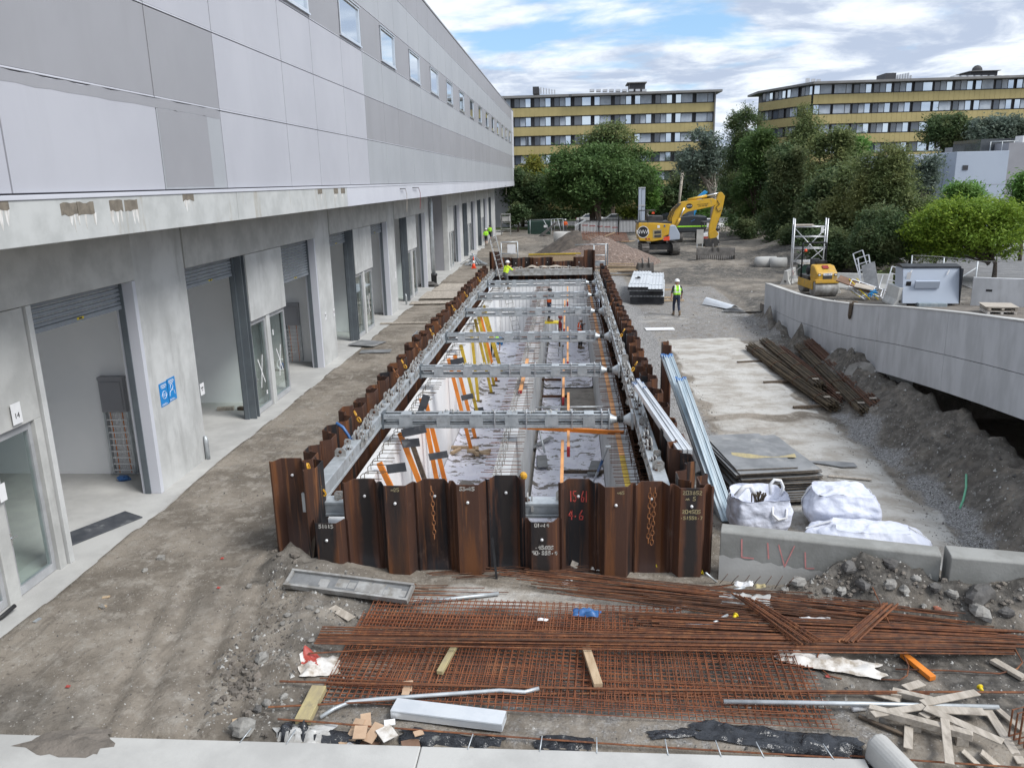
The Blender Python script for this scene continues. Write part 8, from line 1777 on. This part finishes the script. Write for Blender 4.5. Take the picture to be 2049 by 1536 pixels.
p=PY(1095,470,93); loose('steel_plate','dark tilted slab lying against the far fence','slab',lambda q:q.prism([(-1.4,0),(1.0,1.9),(1.15,1.8),(-1.0,-.1)],-.8,.8,'y'),mt['stone_dark'],(p.x,93.5,.05))
p0,p1=PY(1150,452,96),PY(1172,440,97); loose('steel_beam','grey beam leaning on the black fence','beam',lambda q:q.bar((0,0,0),p1-p0,.12,.12),mt['galv'],p0)
p=PY(1011,470,97); t=thing('crate_stack','stack of grey wire stillages beside the far end of the warehouse','stillage',(p.x+.1,97,0)); q=MB()
for k in range(3):
    for x in (-.55,.55):
        for y in (-.5,.5): q.b2((x-.03,y-.03,k*.95),(x+.03,y+.03,k*.95+.9))
    for z in (k*.95+.05,k*.95+.85): q.b2((-.58,-.53,z),(.58,.53,z+.05))
q.build('frames',mt['galv_dirty'],t); q=MB(); q.b2((-.4,-.4,2.0),(.45,.4,2.55)); q.build('load',mt['concrete_light'],t)
Yp2=86; a=PY(1277,440,Yp2); b=PY(1291,375,Yp2); t=thing('sign_pylon','tall grey steel pylon standing behind the yellow excavator','pylon',((a.x+b.x)/2,Yp2,0)); w=(b.x-a.x); q=MB(); q.b2((-w/2,-.25,0),(-w*.08,.25,b.z)); q.b2((-w*.02,-.2,0),(w/2,.2,b.z)); q.build('columns',mt['shed_grey'],t); q=MB(); q.b2((-w/2-.02,-.28,b.z-.08),(w/2+.02,.28,b.z+.02)); q.b2((-w/2-.01,-.26,b.z-1.9),(w/2+.01,.26,b.z-1.75)); q.build('cap',mt['alu'],t)
Yl=118; a=PY(1354,440,Yl); b=PY(1367,333,Yl); c=PY(1403,322,Yl); t=thing('street_lamp','grey timber street lamp pole with long arm left of the gum tree','street lamp',(a.x,Yl,0)); q=MB(); q.tube((0,0,0),(b.x-a.x,0,b.z),.2,8); q.build('pole',mt['timber_grey'],t); q=MB(); q.path([(b.x-a.x-.05,0,b.z-1.6),(c.x-a.x-.6,0,c.z-.05),(c.x-a.x,0,c.z)],.06,6); q.build('arm',mt['galv'],t); q=MB(); q.ball((c.x-a.x+.3,0,c.z),(.45,.18,.12),8,5); q.build('lamp_head',mt['alu'],t)
# chain link fence on the right
def chainlink(label,pts,h,z):
    t=thing('chain_link_fence',label,'fence',(pts[0][0],pts[0][1],z)); o=V(t.location); P=[V((x,y,z)) for x,y in pts]
    for p in P: q=MB(); q.tube(p-o,p-o+V((0,0,h)),.035,8); q.build('post',mt['galv'],t)
    q=MB(); r=MB()
    for a,b in zip(P[:-1],P[1:]):
        d=b-a; L=d.length; u=d/L; s=.11; n=int((L+h)/s)
        for i in range(n):
            x0=i*s-h
            for sg in (0,1):
                A=(x0,0) ; Bb=(x0+h,h); A,Bb=list(A),list(Bb)
                if A[0]<0: A[1]-=A[0]; A[0]=0
                if Bb[0]>L: Bb[1]-=Bb[0]-L; Bb[0]=L
                if A[1]>=h or Bb[1]<=0 or A[0]>=L: continue
                z0,z1=(A[1],Bb[1]) if sg==0 else (h-A[1],h-Bb[1])
                q.path([a+u*A[0]+V((0,0,z0))-o,a+u*Bb[0]+V((0,0,z1))-o],.0016,3,None,False)
        r.tube(a-o+V((0,0,h)),b-o+V((0,0,h)),.016,6)
    q.build('wire_mesh',mt['galv_dirty'],t); r.build('top_rail',mt['galv_dirty'],t); return t
zz=.5; P0=PY(1822,545,44.5); P1=PY(1886,545,43.3); P2=PY(1953,552,41); P3=PY(2120,560,40.2)
t=chainlink('galvanised chain link fence running behind the bin to the right picture edge',[(P0.x,44.5),(P1.x,43.3),(P2.x,41),(P3.x,40.2)],2.0,.3); q=MB(); q.tube((P2.x-t.location.x,41-t.location.y,1.7),(P2.x-1.6-t.location.x,41.8-t.location.y,.2),.03,6); q.build('brace',mt['galv'],t)
